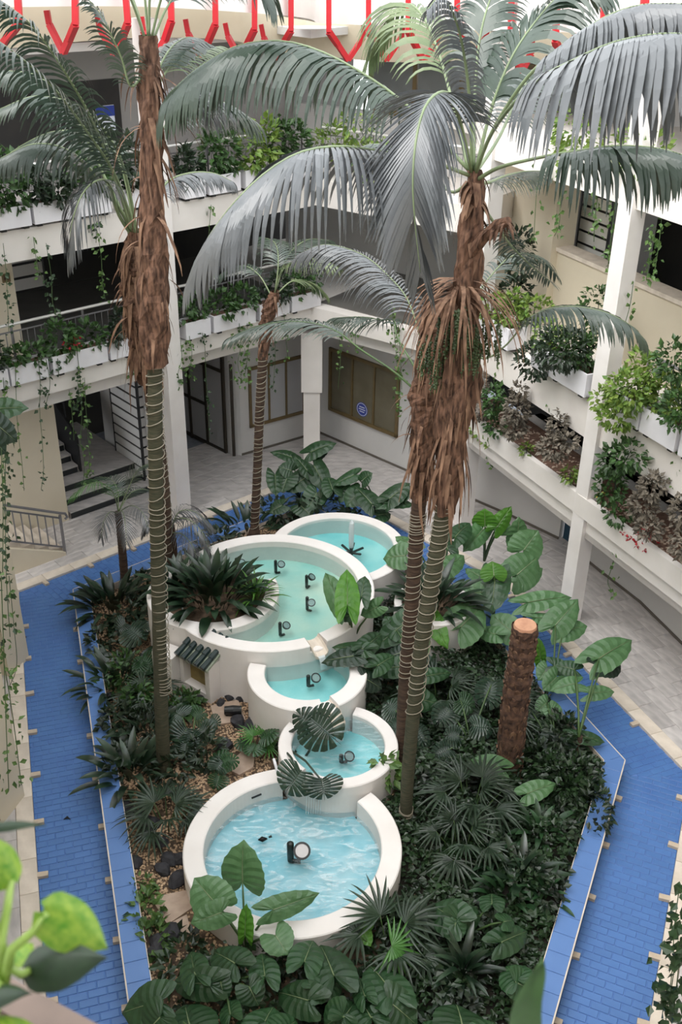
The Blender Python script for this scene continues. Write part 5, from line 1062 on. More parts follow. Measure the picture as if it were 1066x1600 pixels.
for k, (c_, l_, m_, r_) in enumerate([((-4.305,14.895,0.4),'low dark shrub at the kerb,left of the grey palmate plant','darkshrub',(0.25,0.45,0.2)),((-3.719,14.137,0.4),'low green shrub under the grey palmate plant','shrub',(0.3,0.4,0.2)),((-3.074,12.73,0.4),'dark shrub just left of the ringed trunk','darkshrub',(0.3,0.3,0.25)),((-2.572,13.276,0.35),'low shrub in front of the niche','shrub',(0.3,0.25,0.16)),((-2.553,11.745,0.35),'low dark shrub at the ringed trunk foot','darkshrub',(0.35,0.3,0.2)),((-2.059,12.1,0.4),'green shrub among the monstera cluster','darkshrub',(0.3,0.3,0.22)),((-3.855,15.429,0.45),'dark shrub behind the grey palmate plant','darkshrub',(0.35,0.4,0.25)),((-3.348,11.865,0.35),'low dark shrub beside the kerb and lance leaves','darkshrub',(0.25,0.35,0.2)),((-1.91,8.409,0.3),'small ivy patch under the front elephant ears','ivy',(0.3,0.5,0.12)),((-0.736,8.432,0.3),'ivy patch at the front of the lowest basin','ivy',(0.6,0.3,0.12)),((-3.516,16.204,0.35),'small shrub left of the crescent planter','darkshrub',(0.2,0.3,0.25))]):
    bush('low_shrub', l_, [(c_, r_)], 150, 0.13, m_, 30 + k, 'low shrubs of the left bed')
# ivy carpet of the right half of the bed
r_ = np.random.RandomState(11); P = []; pools_ = POOLS
while len(P) < 16000:
    x, y = r_.uniform(-2.6, 4.4), r_.uniform(6.9, 17)
    if not free(x, y, 0.03): continue
    right = x > -0.59 + 1.0 if 8.4 < y < 11.7 else x > 0.4
    if y < 8.5: right = x > -1.9 and r_.rand() < (0.75 if x > -0.4 else 0.4)
    if not right: continue
    dn = 0.18 + 0.12 * math.sin(x * 2.3 + 1) * math.cos(y * 1.9) + 0.10 * math.sin(x * 5.1 + y * 3.3)
    P.append((x, y, GZ + max(0.02, dn) * r_.uniform(0.3, 1.25)))
P = np.array(P); n = len(P); D = r_.normal(size=(n, 3)); D[:, 2] = r_.uniform(-.3, .5, n); U = r_.normal(scale=.45, size=(n, 3)); U[:, 2] += 1; s = r_.uniform(.06, .125, n)
iv = leaf_cloud(P, D, U, s, s * 0.75).build('ivy_carpet', 'ivy'); iv['kind'] = 'stuff'; iv['label'] = 'dark ivy carpet covering the right half of the bed'
# ------------------------------------------------------------------ cut palm stump
sp_ = [(2.718,12.05,0.317),(2.677,12.0,1.654),(2.678,11.95,2.419),(2.66,11.9,3.055)]
g = thing('palm_stump', 'thick cut palm stump with scaly red brown bark', 'stump', (2.715,11.921,0.17))
pp = smooth_path([(2.705,11.913,0.15)] + list(sp_), 46); mb = MB(); n = len(pp); V = []; K = 26
for i, p in enumerate(pp):
    for k in range(K):
        a = 2 * math.pi * k / K; ph = i * 0.5 + (0.5 if (i // 3) % 2 else 0) * 2 * math.pi / 8
        r = 0.205 - 0.035 * i / n + 0.022 * abs(((i % 4) / 4.0) - 0.5) * 2 + 0.012 * math.sin(8 * a + (i // 4) * 2.2); V.append((p.x + r * math.cos(a), p.y + r * math.sin(a), p.z))
mb.add(V, [(i * K + k, i * K + (k + 1) % K, (i + 1) * K + (k + 1) % K, (i + 1) * K + k) for i in range(n - 1) for k in range(K)]); mb.build('trunk', 'stump', g)
r_ = random.Random(3); mb = MB()
for i in range(1, n - 1, 2):
    for k in range(11):
        a = 2 * math.pi * (k + (0.5 if (i // 2) % 2 else 0)) / 11 + r_.uniform(-.08, .08); p = pp[i]; R_ = 0.195 - 0.035 * i / n; h = 0.5 * (pp[min(i + 2, n - 1)] - pp[i]).length; da = 0.25
        o_ = 0.028 + r_.uniform(-.006, .012)
        V = [(p.x + (R_ + e) * math.cos(a + b), p.y + (R_ + e) * math.sin(a + b), p.z + z) for b, e, z in ((-da, 0.0, -h), (da, 0.0, -h), (da * .8, o_, h * .9), (-da * .8, o_, h * .9), (0, o_ * 1.25, h * 1.3), (0, -0.01, h * 1.2))]
        mb.add(V, [(0, 1, 2, 4, 3), (2, 5, 4), (4, 5, 3)])
mb.build('bark_scales', 'dead', g, kind='stuff')
mb = MB(); q = pp[-1]; mb.tube([q - Vector((0, 0, .02)), q + Vector((0, 0, 0.03))], [0.172, 0.158], 22); mb.build('cut_face', 'cut', g)
# ------------------------------------------------------------------ palms
def frond(parent, pts, n=34, L=0.6, w=0.035, droop=0.9, t0=0.25, mat_='frond', spread=0.9, seed=0, lift=0.25, rad=0.016, sides=(-1, 1), name='frond', rm='rachis', Lb=0.6, Lt=0.45):
    r_ = random.Random(seed); M_ = 72; P = smooth_path(pts, M_)
    mb = MB(); mb.tube(P[::3] + [P[-1]], [rad * (1 - 0.82 * i / len(P[::3])) for i in range(len(P[::3]) + 1)], 6); fo = mb.build(name, rm, parent, True)
    cum = [0.0]
    for i in range(1, M_): cum.append(cum[-1] + (P[i] - P[i - 1]).length)
    tot = cum[-1]; lf = MB(); up = Vector((0, 0, 1))
    for k in range(n):
        for sgn in sides:
            t = t0 + (1 - t0) * (k + 0.5 + r_.uniform(-.2, .2)) / n; s = t * tot; i = min(next((j for j in range(M_) if cum[j] >= s), M_ - 1), M_ - 2); i = max(i, 1)
            c = P[i]; T = (P[i + 1] - P[i - 1]).normalized(); S = T.cross(up)
            S = S.normalized() if S.length > 0.15 else T.cross(Vector((0.3, -1, 0))).normalized()
            N_ = S.cross(T).normalized(); q = (t - t0) / (1 - t0); ang = spread * (1 - 0.45 * q)
            d = (S * sgn * math.sin(ang) + T * math.cos(ang) + N_ * lift * (1 - q) + Vector((r_.uniform(-.06, .06),) * 3)).normalized()
            Lk = L * (Lb + (1 - Lb) * min(1, q / 0.3)) * (1 if q < 0.55 else 1 - (1 - Lt) * ((q - .55) / .45)) * r_.uniform(.9, 1.08); m_ = 6; pp = [c.copy()]; sd_ = []
            for j in range(m_):
                d = (d + Vector((0, 0, -1)) * droop * (0.10 + 0.17 * j / m_) * 1.5).normalized(); pp.append(pp[-1] + d * Lk / m_)
            for j in range(m_ + 1):
                dj = (pp[min(j + 1, m_)] - pp[max(j - 1, 0)]).normalized(); a = T - dj * T.dot(dj); a = a.normalized() if a.length > .05 else S; sd_.append(a)
            lf.ribbon(pp, [w * x for x in (0.55, 0.95, 1, 0.95, 0.8, 0.5, 0.08)], sd_)
    lf.build('leaflets', mat_, fo, kind='stuff'); return fo
def trunk(parent, pts, r0, r1, m='bark', ring=0.09, n=60, name='trunk', bump=0.006):
    P = smooth_path(pts, n * 2); mb = MB(); L_ = 0; rad = []
    for i, p in enumerate(P):
        if i: L_ += (p - P[i - 1]).length
        q = i / len(P); f = (L_ / ring) % 1.0; rad.append(r0 + (r1 - r0) * q + bump * (1 - f) ** 2 + (0.06 * max(0, 1 - L_ / 0.35) ** 2))
    mb.tube(P, rad, 14); return mb.build(name, m, parent, True)
def fibre_trunk(parent, pts, rads, seed, m='fibre', name='fibre_sheath'):
    r_ = random.Random(seed); P = smooth_path(pts, 60); n = len(P); mb = MB(); K = 18; V = []
    R = [rads[0] + (rads[-1] - rads[0]) * 0] * n
    for i in range(n):
        x = i / (n - 1) * (len(rads) - 1); j = min(int(x), len(rads) - 2); R[i] = rads[j] + (rads[j + 1] - rads[j]) * (x - j)
    ph = [r_.uniform(0, 6) for _ in range(6)]
    for i, p in enumerate(P):
        for k in range(K):
            a = 2 * math.pi * k / K; r = R[i] * (1 + 0.14 * math.sin(3 * a + ph[0] + i * .35) + 0.10 * math.sin(5 * a + ph[1] - i * .6) + r_.uniform(-.06, .06) + 0.12 * (((i + k // 3 * 3) % 8) / 8 - .5))
            V.append((p.x + r * math.cos(a), p.y + r * math.sin(a), p.z))
    mb.add(V, [(i * K + k, i * K + (k + 1) % K, (i + 1) * K + (k + 1) % K, (i + 1) * K + k) for i in range(n - 1) for k in range(K)]); return mb.build(name, m, parent)
def hanging(parent, path, r, n, l0, l1, w, seed, out=0.6, m='dead', name='dead_sheath', t0=0.0, t1=1.0, single=False):
    """dry strips that leave the trunk outwards and hang"""
    r_ = random.Random(seed); P = smooth_path(path, 40); allm = MB()
    for k in range(n):
        t = t0 + (t1 - t0) * r_.random(); c = P[min(int(t * 39), 38)]; a = r_.uniform(0, 6.283); d = Vector((math.cos(a), math.sin(a), r_.uniform(-.1, .9) * out)).normalized()
        p = c + Vector((math.cos(a), math.sin(a), 0)) * r * .8; L_ = r_.uniform(l0, l1); m_ = 7; pts = [p]; dd = (d * out + Vector((0, 0, -1)) * (1 - out)).normalized()
        for j in range(m_):
            dd = (dd + Vector((r_.uniform(-.12, .12), r_.uniform(-.12, .12), -0.34))).normalized(); pts.append(pts[-1] + dd * L_ / m_)
        sd_ = Vector((-math.sin(a), math.cos(a), r_.uniform(-.3, .3))).normalized(); W = w * r_.uniform(.5, 1.4); mb = MB() if single else allm
        mb.ribbon(pts, [W * x for x in (1.2, 1.1, 1, .9, .8, .6, .4, .1)], sd_)
        if single: mb.build(name, m, parent)
    if not single: allm.build(name, m, parent, kind='stuff')
def coil(name, label, pts, r, turns, cat='light cable', m='rope', seed=0):
    r_ = random.Random(seed); P = smooth_path(pts, 200); n = turns * 14; mb = MB(); Q = []; dens = [r_.uniform(.5, 1.5) for _ in range(turns)]; tot = sum(dens); tilt = [r_.uniform(-.035, .035) for _ in range(turns)]
    for i in range(n + 1):
        k = min(i // 14, turns - 1); f = i / 14 - k; s = (sum(dens[:k]) + dens[k] * f) / tot; p = P[min(int(s * 199), 198)].lerp(P[min(int(s * 199) + 1, 199)], s * 199 % 1); a = i / 14 * 2 * math.pi
        tl = tilt[k] * (1 - f) + tilt[min(k + 1, turns - 1)] * f; Q.append((p.x + r * math.cos(a), p.y + r * math.sin(a), p.z + tl * math.sin(a + k)))
    mb.tube(Q, 0.0072, 5); o = mb.build(name, m, None, True); tag(o, label, cat, 'light cables wound round palm trunks'); return o
def fruit(parent, c, n, L_, seed):
    r_ = random.Random(seed); mb = MB()
    for k in range(n):
        p = Vector(c) + Vector((r_.uniform(-.10, .10), r_.uniform(-.10, .10), r_.uniform(-.05, .05))); mb.tube([p, p - Vector((0, 0, L_))], 0.004, 4)
        for j in range(int(L_ / 0.035)):
            z = p - Vector((r_.uniform(-.015, .015), r_.uniform(-.015, .015), j * 0.035)); mb.add([z + Vector(v) * 0.02 for v in ((1, 0, 0), (-1, 0, 0), (0, 1, 0), (0, -1, 0), (0, 0, 1), (0, 0, -1))], [(0, 2, 4), (2, 1, 4), (1, 3, 4), (3, 0, 4), (2, 0, 5), (1, 2, 5), (3, 1, 5), (0, 3, 5)])
    mb.build('fruit_cluster', 'fruit', parent, kind='stuff')

# ---- tall ringed palm on the left (nearest of the two left palms)
pa = thing('tall_palm', 'tall left palm with ringed trunk rising out of the picture', 'palm', (-2.66,11.652,0.17), 'tall palms')
TA = [(-2.718,11.9,-0.103),(-2.654,11.9,1.494),(-2.528,11.88,3.812),(-2.413,11.87,5.799),(-2.326,11.86,7.033)]
trunk(pa, TA, 0.105, 0.088, 'bark', 0.10)
TA2 = [(-2.333,11.86,6.949),(-2.263,11.86,8.077),(-2.204,11.86,9.039),(-2.154,11.86,10.058),(-2.128,11.86,10.658)]
fibre_trunk(pa, TA2, [0.15, 0.19, 0.15, 0.125, 0.12, 0.11, 0.09], 1)
hanging(pa, TA2, 0.13, 70, 0.25, 0.7, 0.045, 2, 0.45, t0=0.05, t1=0.9)
for k, (x, y, l_) in enumerate(((-1, .2, 0), (1, -.3, 1))): pass
hanging(pa, TA2, 0.13, 14, 0.4, 0.9, 0.05, 3, 0.8, t0=0.3, t1=0.9, single=True, name='dead_stalk')
ctr = (-2.124,11.86,10.615)
for i, f in enumerate([[(-2.142,11.86,10.565),(-2.244,11.7,10.998),(-2.372,11.4,11.407),(-2.568,11.0,11.623),(-2.862,10.7,11.518)],[(-2.124,11.86,10.627),(-2.139,11.9,11.107),(-2.165,12.0,11.569),(-2.291,12.2,11.908),(-2.553,12.6,12.085)],[(-2.117,11.86,10.627),(-2.055,11.8,11.113),(-1.87,11.5,11.632),(-1.565,11.2,11.847),(-1.248,11.0,11.695),(-0.951,10.9,11.334)],[(-2.097,11.86,10.615),(-1.928,11.8,11.056),(-1.647,11.6,11.413),(-1.301,11.4,11.505),(-0.985,11.3,11.348),(-0.765,11.2,11.078)],[(-2.154,11.86,10.59),(-2.26,12.0,10.92),(-2.489,12.4,11.262),(-2.898,12.9,11.365),(-3.37,13.3,11.219)],[(-2.086,11.86,10.591),(-1.938,12.1,10.919),(-1.73,12.6,11.205),(-1.461,13.0,11.195)]]):
    frond(pa, f, 34, 0.7, 0.036, 1.0, 0.30, 'frond', seed=i + 1)
frond(pa, [(-2.176,11.86,10.314),(-2.316,11.7,10.172),(-2.372,11.6,10.464),(-2.447,11.5,10.713),(-2.541,11.5,10.889),(-2.684,11.5,11.06)], 40, 0.36, 0.024, 0.9, 0.2, 'frond', seed=11)
frond(pa, [(-2.113,11.86,10.058),(-1.998,12.2,10.278),(-1.803,12.8,10.416),(-1.539,13.4,10.418)], 30, 0.5, 0.024, 0.7, 0.2, 'frondlight', seed=12)
frond(pa, [(-2.122,11.86,10.123),(-2.064,12.2,10.342),(-1.973,12.6,10.499),(-1.837,13.0,10.545),(-1.628,13.2,10.449)], 34, 0.8, 0.03, 1.6, 0.2, 'frond', seed=14)
frond(pa, [(-2.144,11.86,9.458),(-2.101,12.6,9.679),(-1.92,13.4,9.779),(-1.595,14.0,9.7),(-1.224,14.4,9.41)], 40, 0.8, 0.03, 1.5, 0.25, 'frond', seed=15)
frond(pa, [(-2.143,11.86,9.661),(-2.023,12.0,9.875),(-1.885,12.2,10.049),(-1.733,12.4,10.059),(-1.609,12.5,9.877)], 40, 0.75, 0.022, 1.3, 0.25, 'frondgrey', seed=13)
coil('light_cable', 'pale light cable spiralling round the tall left palm trunk', [(-2.592,11.9,1.681),(-2.567,11.9,2.691),(-2.503,11.88,4.023),(-2.432,11.87,5.425),(-2.333,11.86,6.949)], 0.112, 46, seed=4)
# ---- second left palm, behind the first
pb = thing('tall_palm', 'second left palm behind the tall one, shaggy brown crown shaft', 'palm', (-3.534,17.252,0.17), 'tall palms')
TB = [(-3.359,16.4,0.74),(-3.256,16.35,2.259),(-3.256,16.3,3.597),(-3.306,16.25,4.602),(-3.307,16.2,5.323)]
trunk(pb, TB, 0.13, 0.10, 'barkbrown', 0.10)
TB2 = [(-3.355,16.2,4.859),(-3.353,16.2,5.549),(-3.322,16.2,6.322),(-3.311,16.2,6.957),(-3.299,16.2,7.467)]
fibre_trunk(pb, TB2, [0.12, 0.22, 0.32, 0.24, 0.14], 5)
hanging(pb, TB2, 0.24, 90, 0.4, 1.0, 0.07, 6, 0.4, t0=0.1, t1=0.95)
hanging(pb, TB2, 0.27, 60, 0.15, 0.45, 0.06, 26, 0.85, t0=0.3, t1=0.85)
hanging(pb, TB2, 0.24, 12, 0.5, 1.0, 0.06, 7, 0.9, t0=0.4, t1=1.0, single=True, name='dead_stalk')
for i, (f, kw_) in enumerate(zip([[(-3.309,16.2,7.346),(-3.314,15.6,8.052),(-3.329,15.0,8.627),(-3.428,14.2,9.261),(-3.574,13.4,9.884),(-3.717,12.8,10.264),(-3.934,12.4,10.564)],[(-3.348,16.2,7.366),(-3.44,15.8,8.146),(-3.554,15.2,9.16),(-3.762,14.6,9.976),(-4.0,14.2,10.539),(-4.238,13.8,10.847)],[(-3.37,16.2,7.345),(-3.533,16.0,7.791),(-3.544,15.7,8.26),(-3.558,15.3,8.428),(-3.67,15.0,8.417),(-3.799,14.8,8.245),(-3.922,14.7,7.916),(-4.006,14.7,7.509)],[(-3.324,16.2,7.417),(-3.538,16.6,8.36),(-3.989,17.0,8.714),(-4.642,17.2,8.767),(-5.323,17.3,8.492),(-5.906,17.3,8.08)],[(-3.303,16.2,7.417),(-3.338,16.0,8.199),(-3.394,15.6,8.831),(-3.706,15.2,9.412),(-4.256,15.0,9.598),(-4.809,15.0,9.423)],[(-3.328,16.2,7.366),(-3.618,15.9,8.121),(-4.013,15.6,8.731),(-4.501,15.4,8.893),(-5.023,15.2,8.7)],[(-3.348,16.2,7.366),(-3.763,16.4,8.203),(-4.193,16.4,9.228),(-4.618,16.4,9.669),(-5.082,16.4,9.75)],[(-3.227,16.2,7.368),(-3.022,16.6,7.877),(-2.866,17.0,8.072),(-2.526,17.2,8.158),(-2.174,17.3,8.133),(-1.895,17.3,8.016)]],
  [dict(n=40, L=0.75, w=0.05, droop=1.5, t0=0.30), dict(n=40, L=0.7, w=0.045, droop=1.2, t0=0.33), dict(n=44, L=0.8, w=0.03, droop=1.6, t0=0.42, mat_='frondgrey'), dict(n=36, L=0.8, w=0.045, droop=1.1, t0=0.3), dict(n=36, L=0.7, w=0.04, droop=1.0, t0=0.3), dict(n=36, L=0.85, w=0.045, droop=1.8, t0=0.3), dict(n=36, L=0.8, w=0.045, droop=1.4, t0=0.3), dict(n=44, L=0.55, w=0.03, droop=1.5, t0=0.3, mat_='frondgrey')])):
    frond(pb, f, seed=20 + i, rad=0.03, **kw_)
coil('light_cable', 'light cable round the second left palm, partly behind the first', [(-3.333,16.4,1.105),(-3.256,16.35,2.259),(-3.256,16.3,3.597),(-3.294,16.25,4.482)], 0.135, 24, seed=5)

# ---- twin palms on the right: front trunk
pc = thing('tall_palm', 'front trunk of the twin palms beside the lowest basin, broad silvery fronds', 'palm', (1.027,10.829,0.17), 'tall palms')
TC = [(1.034,10.9,0.094),(1.032,10.9,1.491),(1.089,10.9,3.312),(1.198,10.9,4.729),(1.265,10.9,5.566)]
trunk(pc, TC, 0.088, 0.105, 'bark', 0.08)
TC2 = [(1.263,10.9,5.476),(1.291,10.9,6.433),(1.317,10.9,7.321),(1.31,10.9,8.0),(1.324,10.9,8.641),(1.337,10.9,9.247),(1.314,10.9,9.537)]
fibre_trunk(pc, TC2, [0.13, 0.17, 0.24, 0.20, 0.16, 0.13, 0.10, 0.07], 8)
hanging(pc, TC2, 0.17, 110, 0.35, 0.9, 0.05, 9, 0.35, t0=0.05, t1=0.55)
hanging(pc, [(1.236,10.9,8.144),(1.264,10.9,8.43)], 0.10, 84, 0.6, 1.2, 0.036, 10, 0.85, single=True, name='dead_frond')
hanging(pc, TC2, 0.11, 26, 0.15, 0.4, 0.08, 12, 0.5, t0=0.7, t1=0.98)
mb = MB(); pth = [(1.33,10.85,8.669),(1.432,10.7,8.888),(1.558,10.6,9.048),(1.65,10.5,9.12)]; mb.tube(pth, [0.07, 0.06, 0.065, 0.045], 9); mb.build('broken_stalk', 'fibre', pc)
hanging(pc, pth, 0.05, 30, 0.1, 0.25, 0.025, 13, 0.8, t0=0.5, t1=1.0, m='fibre', name='frayed_fibre')
for k, q in enumerate([(1.127,10.7,7.956),(1.44,10.7,7.962),(0.937,10.8,7.733),(1.667,10.8,7.895),(1.26,10.6,8.101),(1.088,10.75,7.53),(1.42,10.7,7.779)]): fruit(pc, q, 10, 0.42, k)
FC = [[(1.292,10.9,9.473),(1.099,10.4,10.021),(0.929,9.9,10.363),(0.784,9.5,10.451),(0.647,9.2,10.373),(0.573,9.0,10.139),(0.558,8.9,9.794),(0.605,8.9,9.417),(0.667,8.95,9.038)],[(1.279,10.9,9.472),(0.924,10.4,9.673),(0.584,10.0,9.815),(0.271,9.6,9.941),(-0.072,9.2,10.046),(-0.389,8.9,10.048),(-0.679,8.8,9.898),(-0.949,8.75,9.654),(-1.186,8.8,9.346),(-1.337,8.9,9.045)],[(1.283,10.9,9.504),(0.962,11.0,9.796),(0.644,11.2,10.07),(0.27,11.3,10.314),(-0.233,11.4,10.555),(-0.695,11.5,10.658),(-1.156,11.5,10.602),(-1.575,11.6,10.384),(-1.91,11.7,10.115)],[(1.319,10.9,9.473),(1.372,10.4,9.937),(1.469,9.8,10.316),(1.598,9.2,10.619),(1.757,8.8,10.792),(1.98,8.4,10.97),(2.239,8.0,11.068),(2.509,7.7,11.066)],[(1.315,10.9,9.518),(1.45,10.6,10.024),(1.652,10.2,10.51),(1.887,9.9,10.801),(2.128,9.6,11.041),(2.384,9.4,11.164),(2.692,9.2,11.191)],[(1.336,10.9,9.428),(1.504,10.5,9.639),(1.784,10.0,9.83),(2.022,9.6,9.965),(2.313,9.3,10.073),(2.646,9.1,10.094),(2.956,9.0,10.024)],[(1.289,10.9,9.517),(1.211,10.8,10.138),(1.098,10.6,10.623),(0.961,10.3,10.972),(0.798,10.0,11.168),(0.667,9.8,11.078)],[(1.265,10.9,9.491),(1.109,11.2,10.016),(0.949,11.6,10.517),(0.795,12.0,10.847),(0.614,12.3,10.972),(0.42,12.5,10.805),(0.248,12.6,10.469)],[(1.323,10.9,9.505),(1.446,11.0,10.112),(1.62,11.1,10.58),(1.853,11.2,10.921),(2.077,11.2,11.151),(2.381,11.2,11.211)],[(1.337,10.9,9.409),(1.53,11.3,9.327),(1.77,11.8,9.295),(2.046,12.2,9.267),(2.322,12.5,9.218)],[(1.318,10.9,9.312),(1.643,11.6,8.847),(2.0,12.3,8.373),(2.348,12.8,7.999),(2.696,13.2,7.676)],[(1.304,10.9,9.492),(1.292,11.2,10.204),(1.334,11.5,10.714),(1.466,11.8,11.11),(1.668,12.0,11.339)],[(1.317,10.9,9.492),(1.633,11.6,9.736),(1.921,12.4,10.051),(2.211,13.0,10.255),(2.529,13.5,10.203),(2.812,13.8,9.951)],[(1.295,10.9,9.44),(1.156,11.6,9.154),(0.954,12.4,9.252),(0.688,13.2,9.294),(0.304,13.8,9.257),(-0.023,14.2,9.017)]]
KC = [dict(n=96, L=0.92, w=0.044, droop=0.6, t0=0.22, mat_='frondgrey', spread=0.85, lift=0.0), dict(n=84, L=1.0, w=0.046, droop=1.9, t0=0.28, mat_='frondgrey', spread=1.0), dict(n=62, L=1.0, w=0.045, droop=2.2, t0=0.26, mat_='frond', spread=1.0, Lt=0.6),
      dict(n=36, L=1.0, w=0.085, droop=2.4, t0=0.52, mat_='frondgrey', spread=1.1, lift=0.1), dict(n=38, L=0.6, w=0.06, droop=2.2, t0=0.50, mat_='frondgrey'), dict(n=40, L=0.75, w=0.05, droop=2.0, t0=0.45, mat_='frond'),
      dict(n=40, L=0.34, w=0.032, droop=1.6, t0=0.30, mat_='frondgrey'), dict(n=40, L=0.8, w=0.035, droop=1.3, t0=0.35, mat_='frondlight'), dict(n=44, L=0.8, w=0.045, droop=1.1, t0=0.3, mat_='frond'),
      dict(n=36, L=0.45, w=0.03, droop=1.2, t0=0.2, mat_='frond'), dict(n=34, L=0.5, w=0.03, droop=0.4, t0=0.3, mat_='frond'), dict(n=40, L=0.5, w=0.035, droop=0.9, t0=0.4, mat_='frond'), dict(n=36, L=0.8, w=0.04, droop=1.3, t0=0.3, mat_='frond'), dict(n=36, L=0.7, w=0.04, droop=1.3, t0=0.35, mat_='frond')]
for i, (f, kw_) in enumerate(zip(FC, KC)): frond(pc, f, seed=40 + i, rad=0.022, **kw_)
coil('light_cable', 'light cable round the front trunk of the twin palms', [(1.051,10.9,2.202),(1.114,10.9,3.628),(1.206,10.9,4.873),(1.272,10.9,5.7)], 0.116, 30, seed=6)
coil('light_cable', 'short light cable end low on the front twin trunk', [(1.035,10.9,0.462),(1.037,10.9,0.227)], 0.10, 5, seed=9)
# ---- twin palms: rear trunk
pd = thing('tall_palm', 'rear trunk of the twin palms, leaning beside the front trunk', 'palm', (1.026,12.163,0.17), 'tall palms')
TD = [(1.021,12.1,0.229),(1.006,12.1,1.657),(1.033,12.1,3.078),(1.045,12.1,4.272),(1.055,12.1,5.081)]
trunk(pd, TD, 0.095, 0.10, 'barkbrown', 0.075)
TD2 = [(1.052,12.1,4.983),(1.061,12.1,5.753),(1.07,12.1,6.482),(1.095,12.1,7.173),(1.139,12.1,7.748)]
fibre_trunk(pd, TD2, [0.12, 0.15, 0.20, 0.17, 0.12], 14)
hanging(pd, TD2, 0.15, 70, 0.3, 0.8, 0.05, 15, 0.4, t0=0.1, t1=0.95)
hanging(pd, TD2, 0.15, 8, 0.4, 0.8, 0.04, 16, 0.95, t0=0.3, t1=0.9, single=True, name='dead_stalk')
FD = [[(1.013,12.1,6.481),(0.641,12.3,6.743),(0.204,12.6,6.924),(-0.066,12.8,7.065),(-0.408,13.0,7.119),(-0.838,13.1,7.094),(-1.234,13.2,6.971),(-1.559,13.2,6.82)],[(1.036,12.1,6.657),(0.859,12.6,6.804),(0.705,13.1,6.925),(0.682,13.5,7.009),(0.558,13.9,6.867),(0.2,14.2,6.804),(-0.173,14.5,6.675)],[(1.069,12.1,6.658),(1.032,12.8,6.908),(0.869,13.6,7.251),(0.6,14.2,7.422),(0.278,14.7,7.548),(-0.097,15.0,7.599),(-0.384,15.2,7.558),(-0.679,15.4,7.382)],[(1.204,12.1,7.342),(1.692,12.0,7.054),(1.96,11.8,7.301),(2.193,11.6,7.738),(2.509,11.4,7.935),(2.905,11.2,7.957),(3.226,11.1,7.832),(3.402,11.1,7.683)],[(1.135,12.1,7.173),(1.488,12.6,7.337),(1.856,13.2,7.661),(2.257,13.8,7.837),(2.698,14.3,7.704),(3.063,14.6,7.345)]]
KD = [dict(n=46, L=0.5, w=0.03, droop=0.8, t0=0.42, mat_='frond'), dict(n=34, L=0.5, w=0.028, droop=1.1, t0=0.45, mat_='frond'), dict(n=70, L=0.85, w=0.03, droop=1.4, t0=0.32, mat_='frondgrey'), dict(n=46, L=0.55, w=0.034, droop=1.3, t0=0.42, mat_='frond'), dict(n=30, L=0.5, w=0.03, droop=0.8, t0=0.4, mat_='frond')]
for i, (f, kw_) in enumerate(zip(FD, KD)): frond(pd, f, seed=70 + i, rad=0.016, rm='stalk' if i < 2 else 'rachis', **kw_)
coil('light_cable', 'light cable round the rear trunk of the twin palms', [(1.014,12.1,1.903),(1.033,12.1,3.078),(1.045,12.1,4.272),(1.054,12.1,4.783)], 0.112, 30, seed=7)
# ---- smaller palms
pe = thing('small_palm', 'slim brown palm behind the largest basin, growing by the kerb', 'palm', (-1.878,18.982,0.17), 'small palms')
TE = [(-1.82,18.4,0.524),(-1.715,18.4,2.013),(-1.628,18.4,3.431),(-1.542,18.4,4.498),(-1.494,18.4,5.011)]
trunk(pe, TE, 0.085, 0.09, 'barkbrown', 0.09)
TE2 = [(-1.542,18.4,4.498),(-1.467,18.4,5.138),(-1.388,18.4,5.512),(-1.287,18.4,5.819)]
fibre_trunk(pe, TE2, [0.09, 0.12, 0.13, 0.08], 17)
hanging(pe, TE2, 0.1, 16, 0.2, 0.4, 0.04, 18, 0.5)
for i, f in enumerate([[(-1.312,18.4,5.734),(-1.152,18.2,6.241),(-0.847,17.9,6.532),(-0.499,17.6,6.658),(-0.163,17.4,6.61)],[(-1.288,18.4,5.783),(-1.233,18.6,6.299),(-1.314,19.0,6.544),(-1.582,19.4,6.552)],[(-1.36,18.4,5.733),(-1.592,18.6,6.053),(-1.913,18.9,6.14),(-2.302,19.1,5.952)],[(-1.265,18.4,5.759),(-1.001,18.6,5.943),(-0.716,18.9,5.856),(-0.417,19.1,5.612)],[(-1.287,18.4,5.819),(-1.078,19.0,6.308),(-0.737,19.5,6.48),(-0.318,20.0,6.354)]]):
    frond(pe, f, 30, 0.55, 0.026, 0.9, 0.3, 'frondlight' if i in (0, 3) else 'frond', seed=90 + i)
coil('light_cable', 'light cable round the slim brown palm behind the largest basin', TE[:4], 0.095, 34, seed=8)
pf = thing('small_palm', 'small palm with spiky fronds at the back left of the bed', 'palm', (-4.244,16.772,0.17), 'small palms')
TF = [(-4.276,16.9,0.082),(-4.252,16.9,0.914),(-4.248,16.9,1.64),(-4.258,16.9,1.924)]
trunk(pf, TF, 0.085, 0.06, 'barkbrown', 0.08, 30)
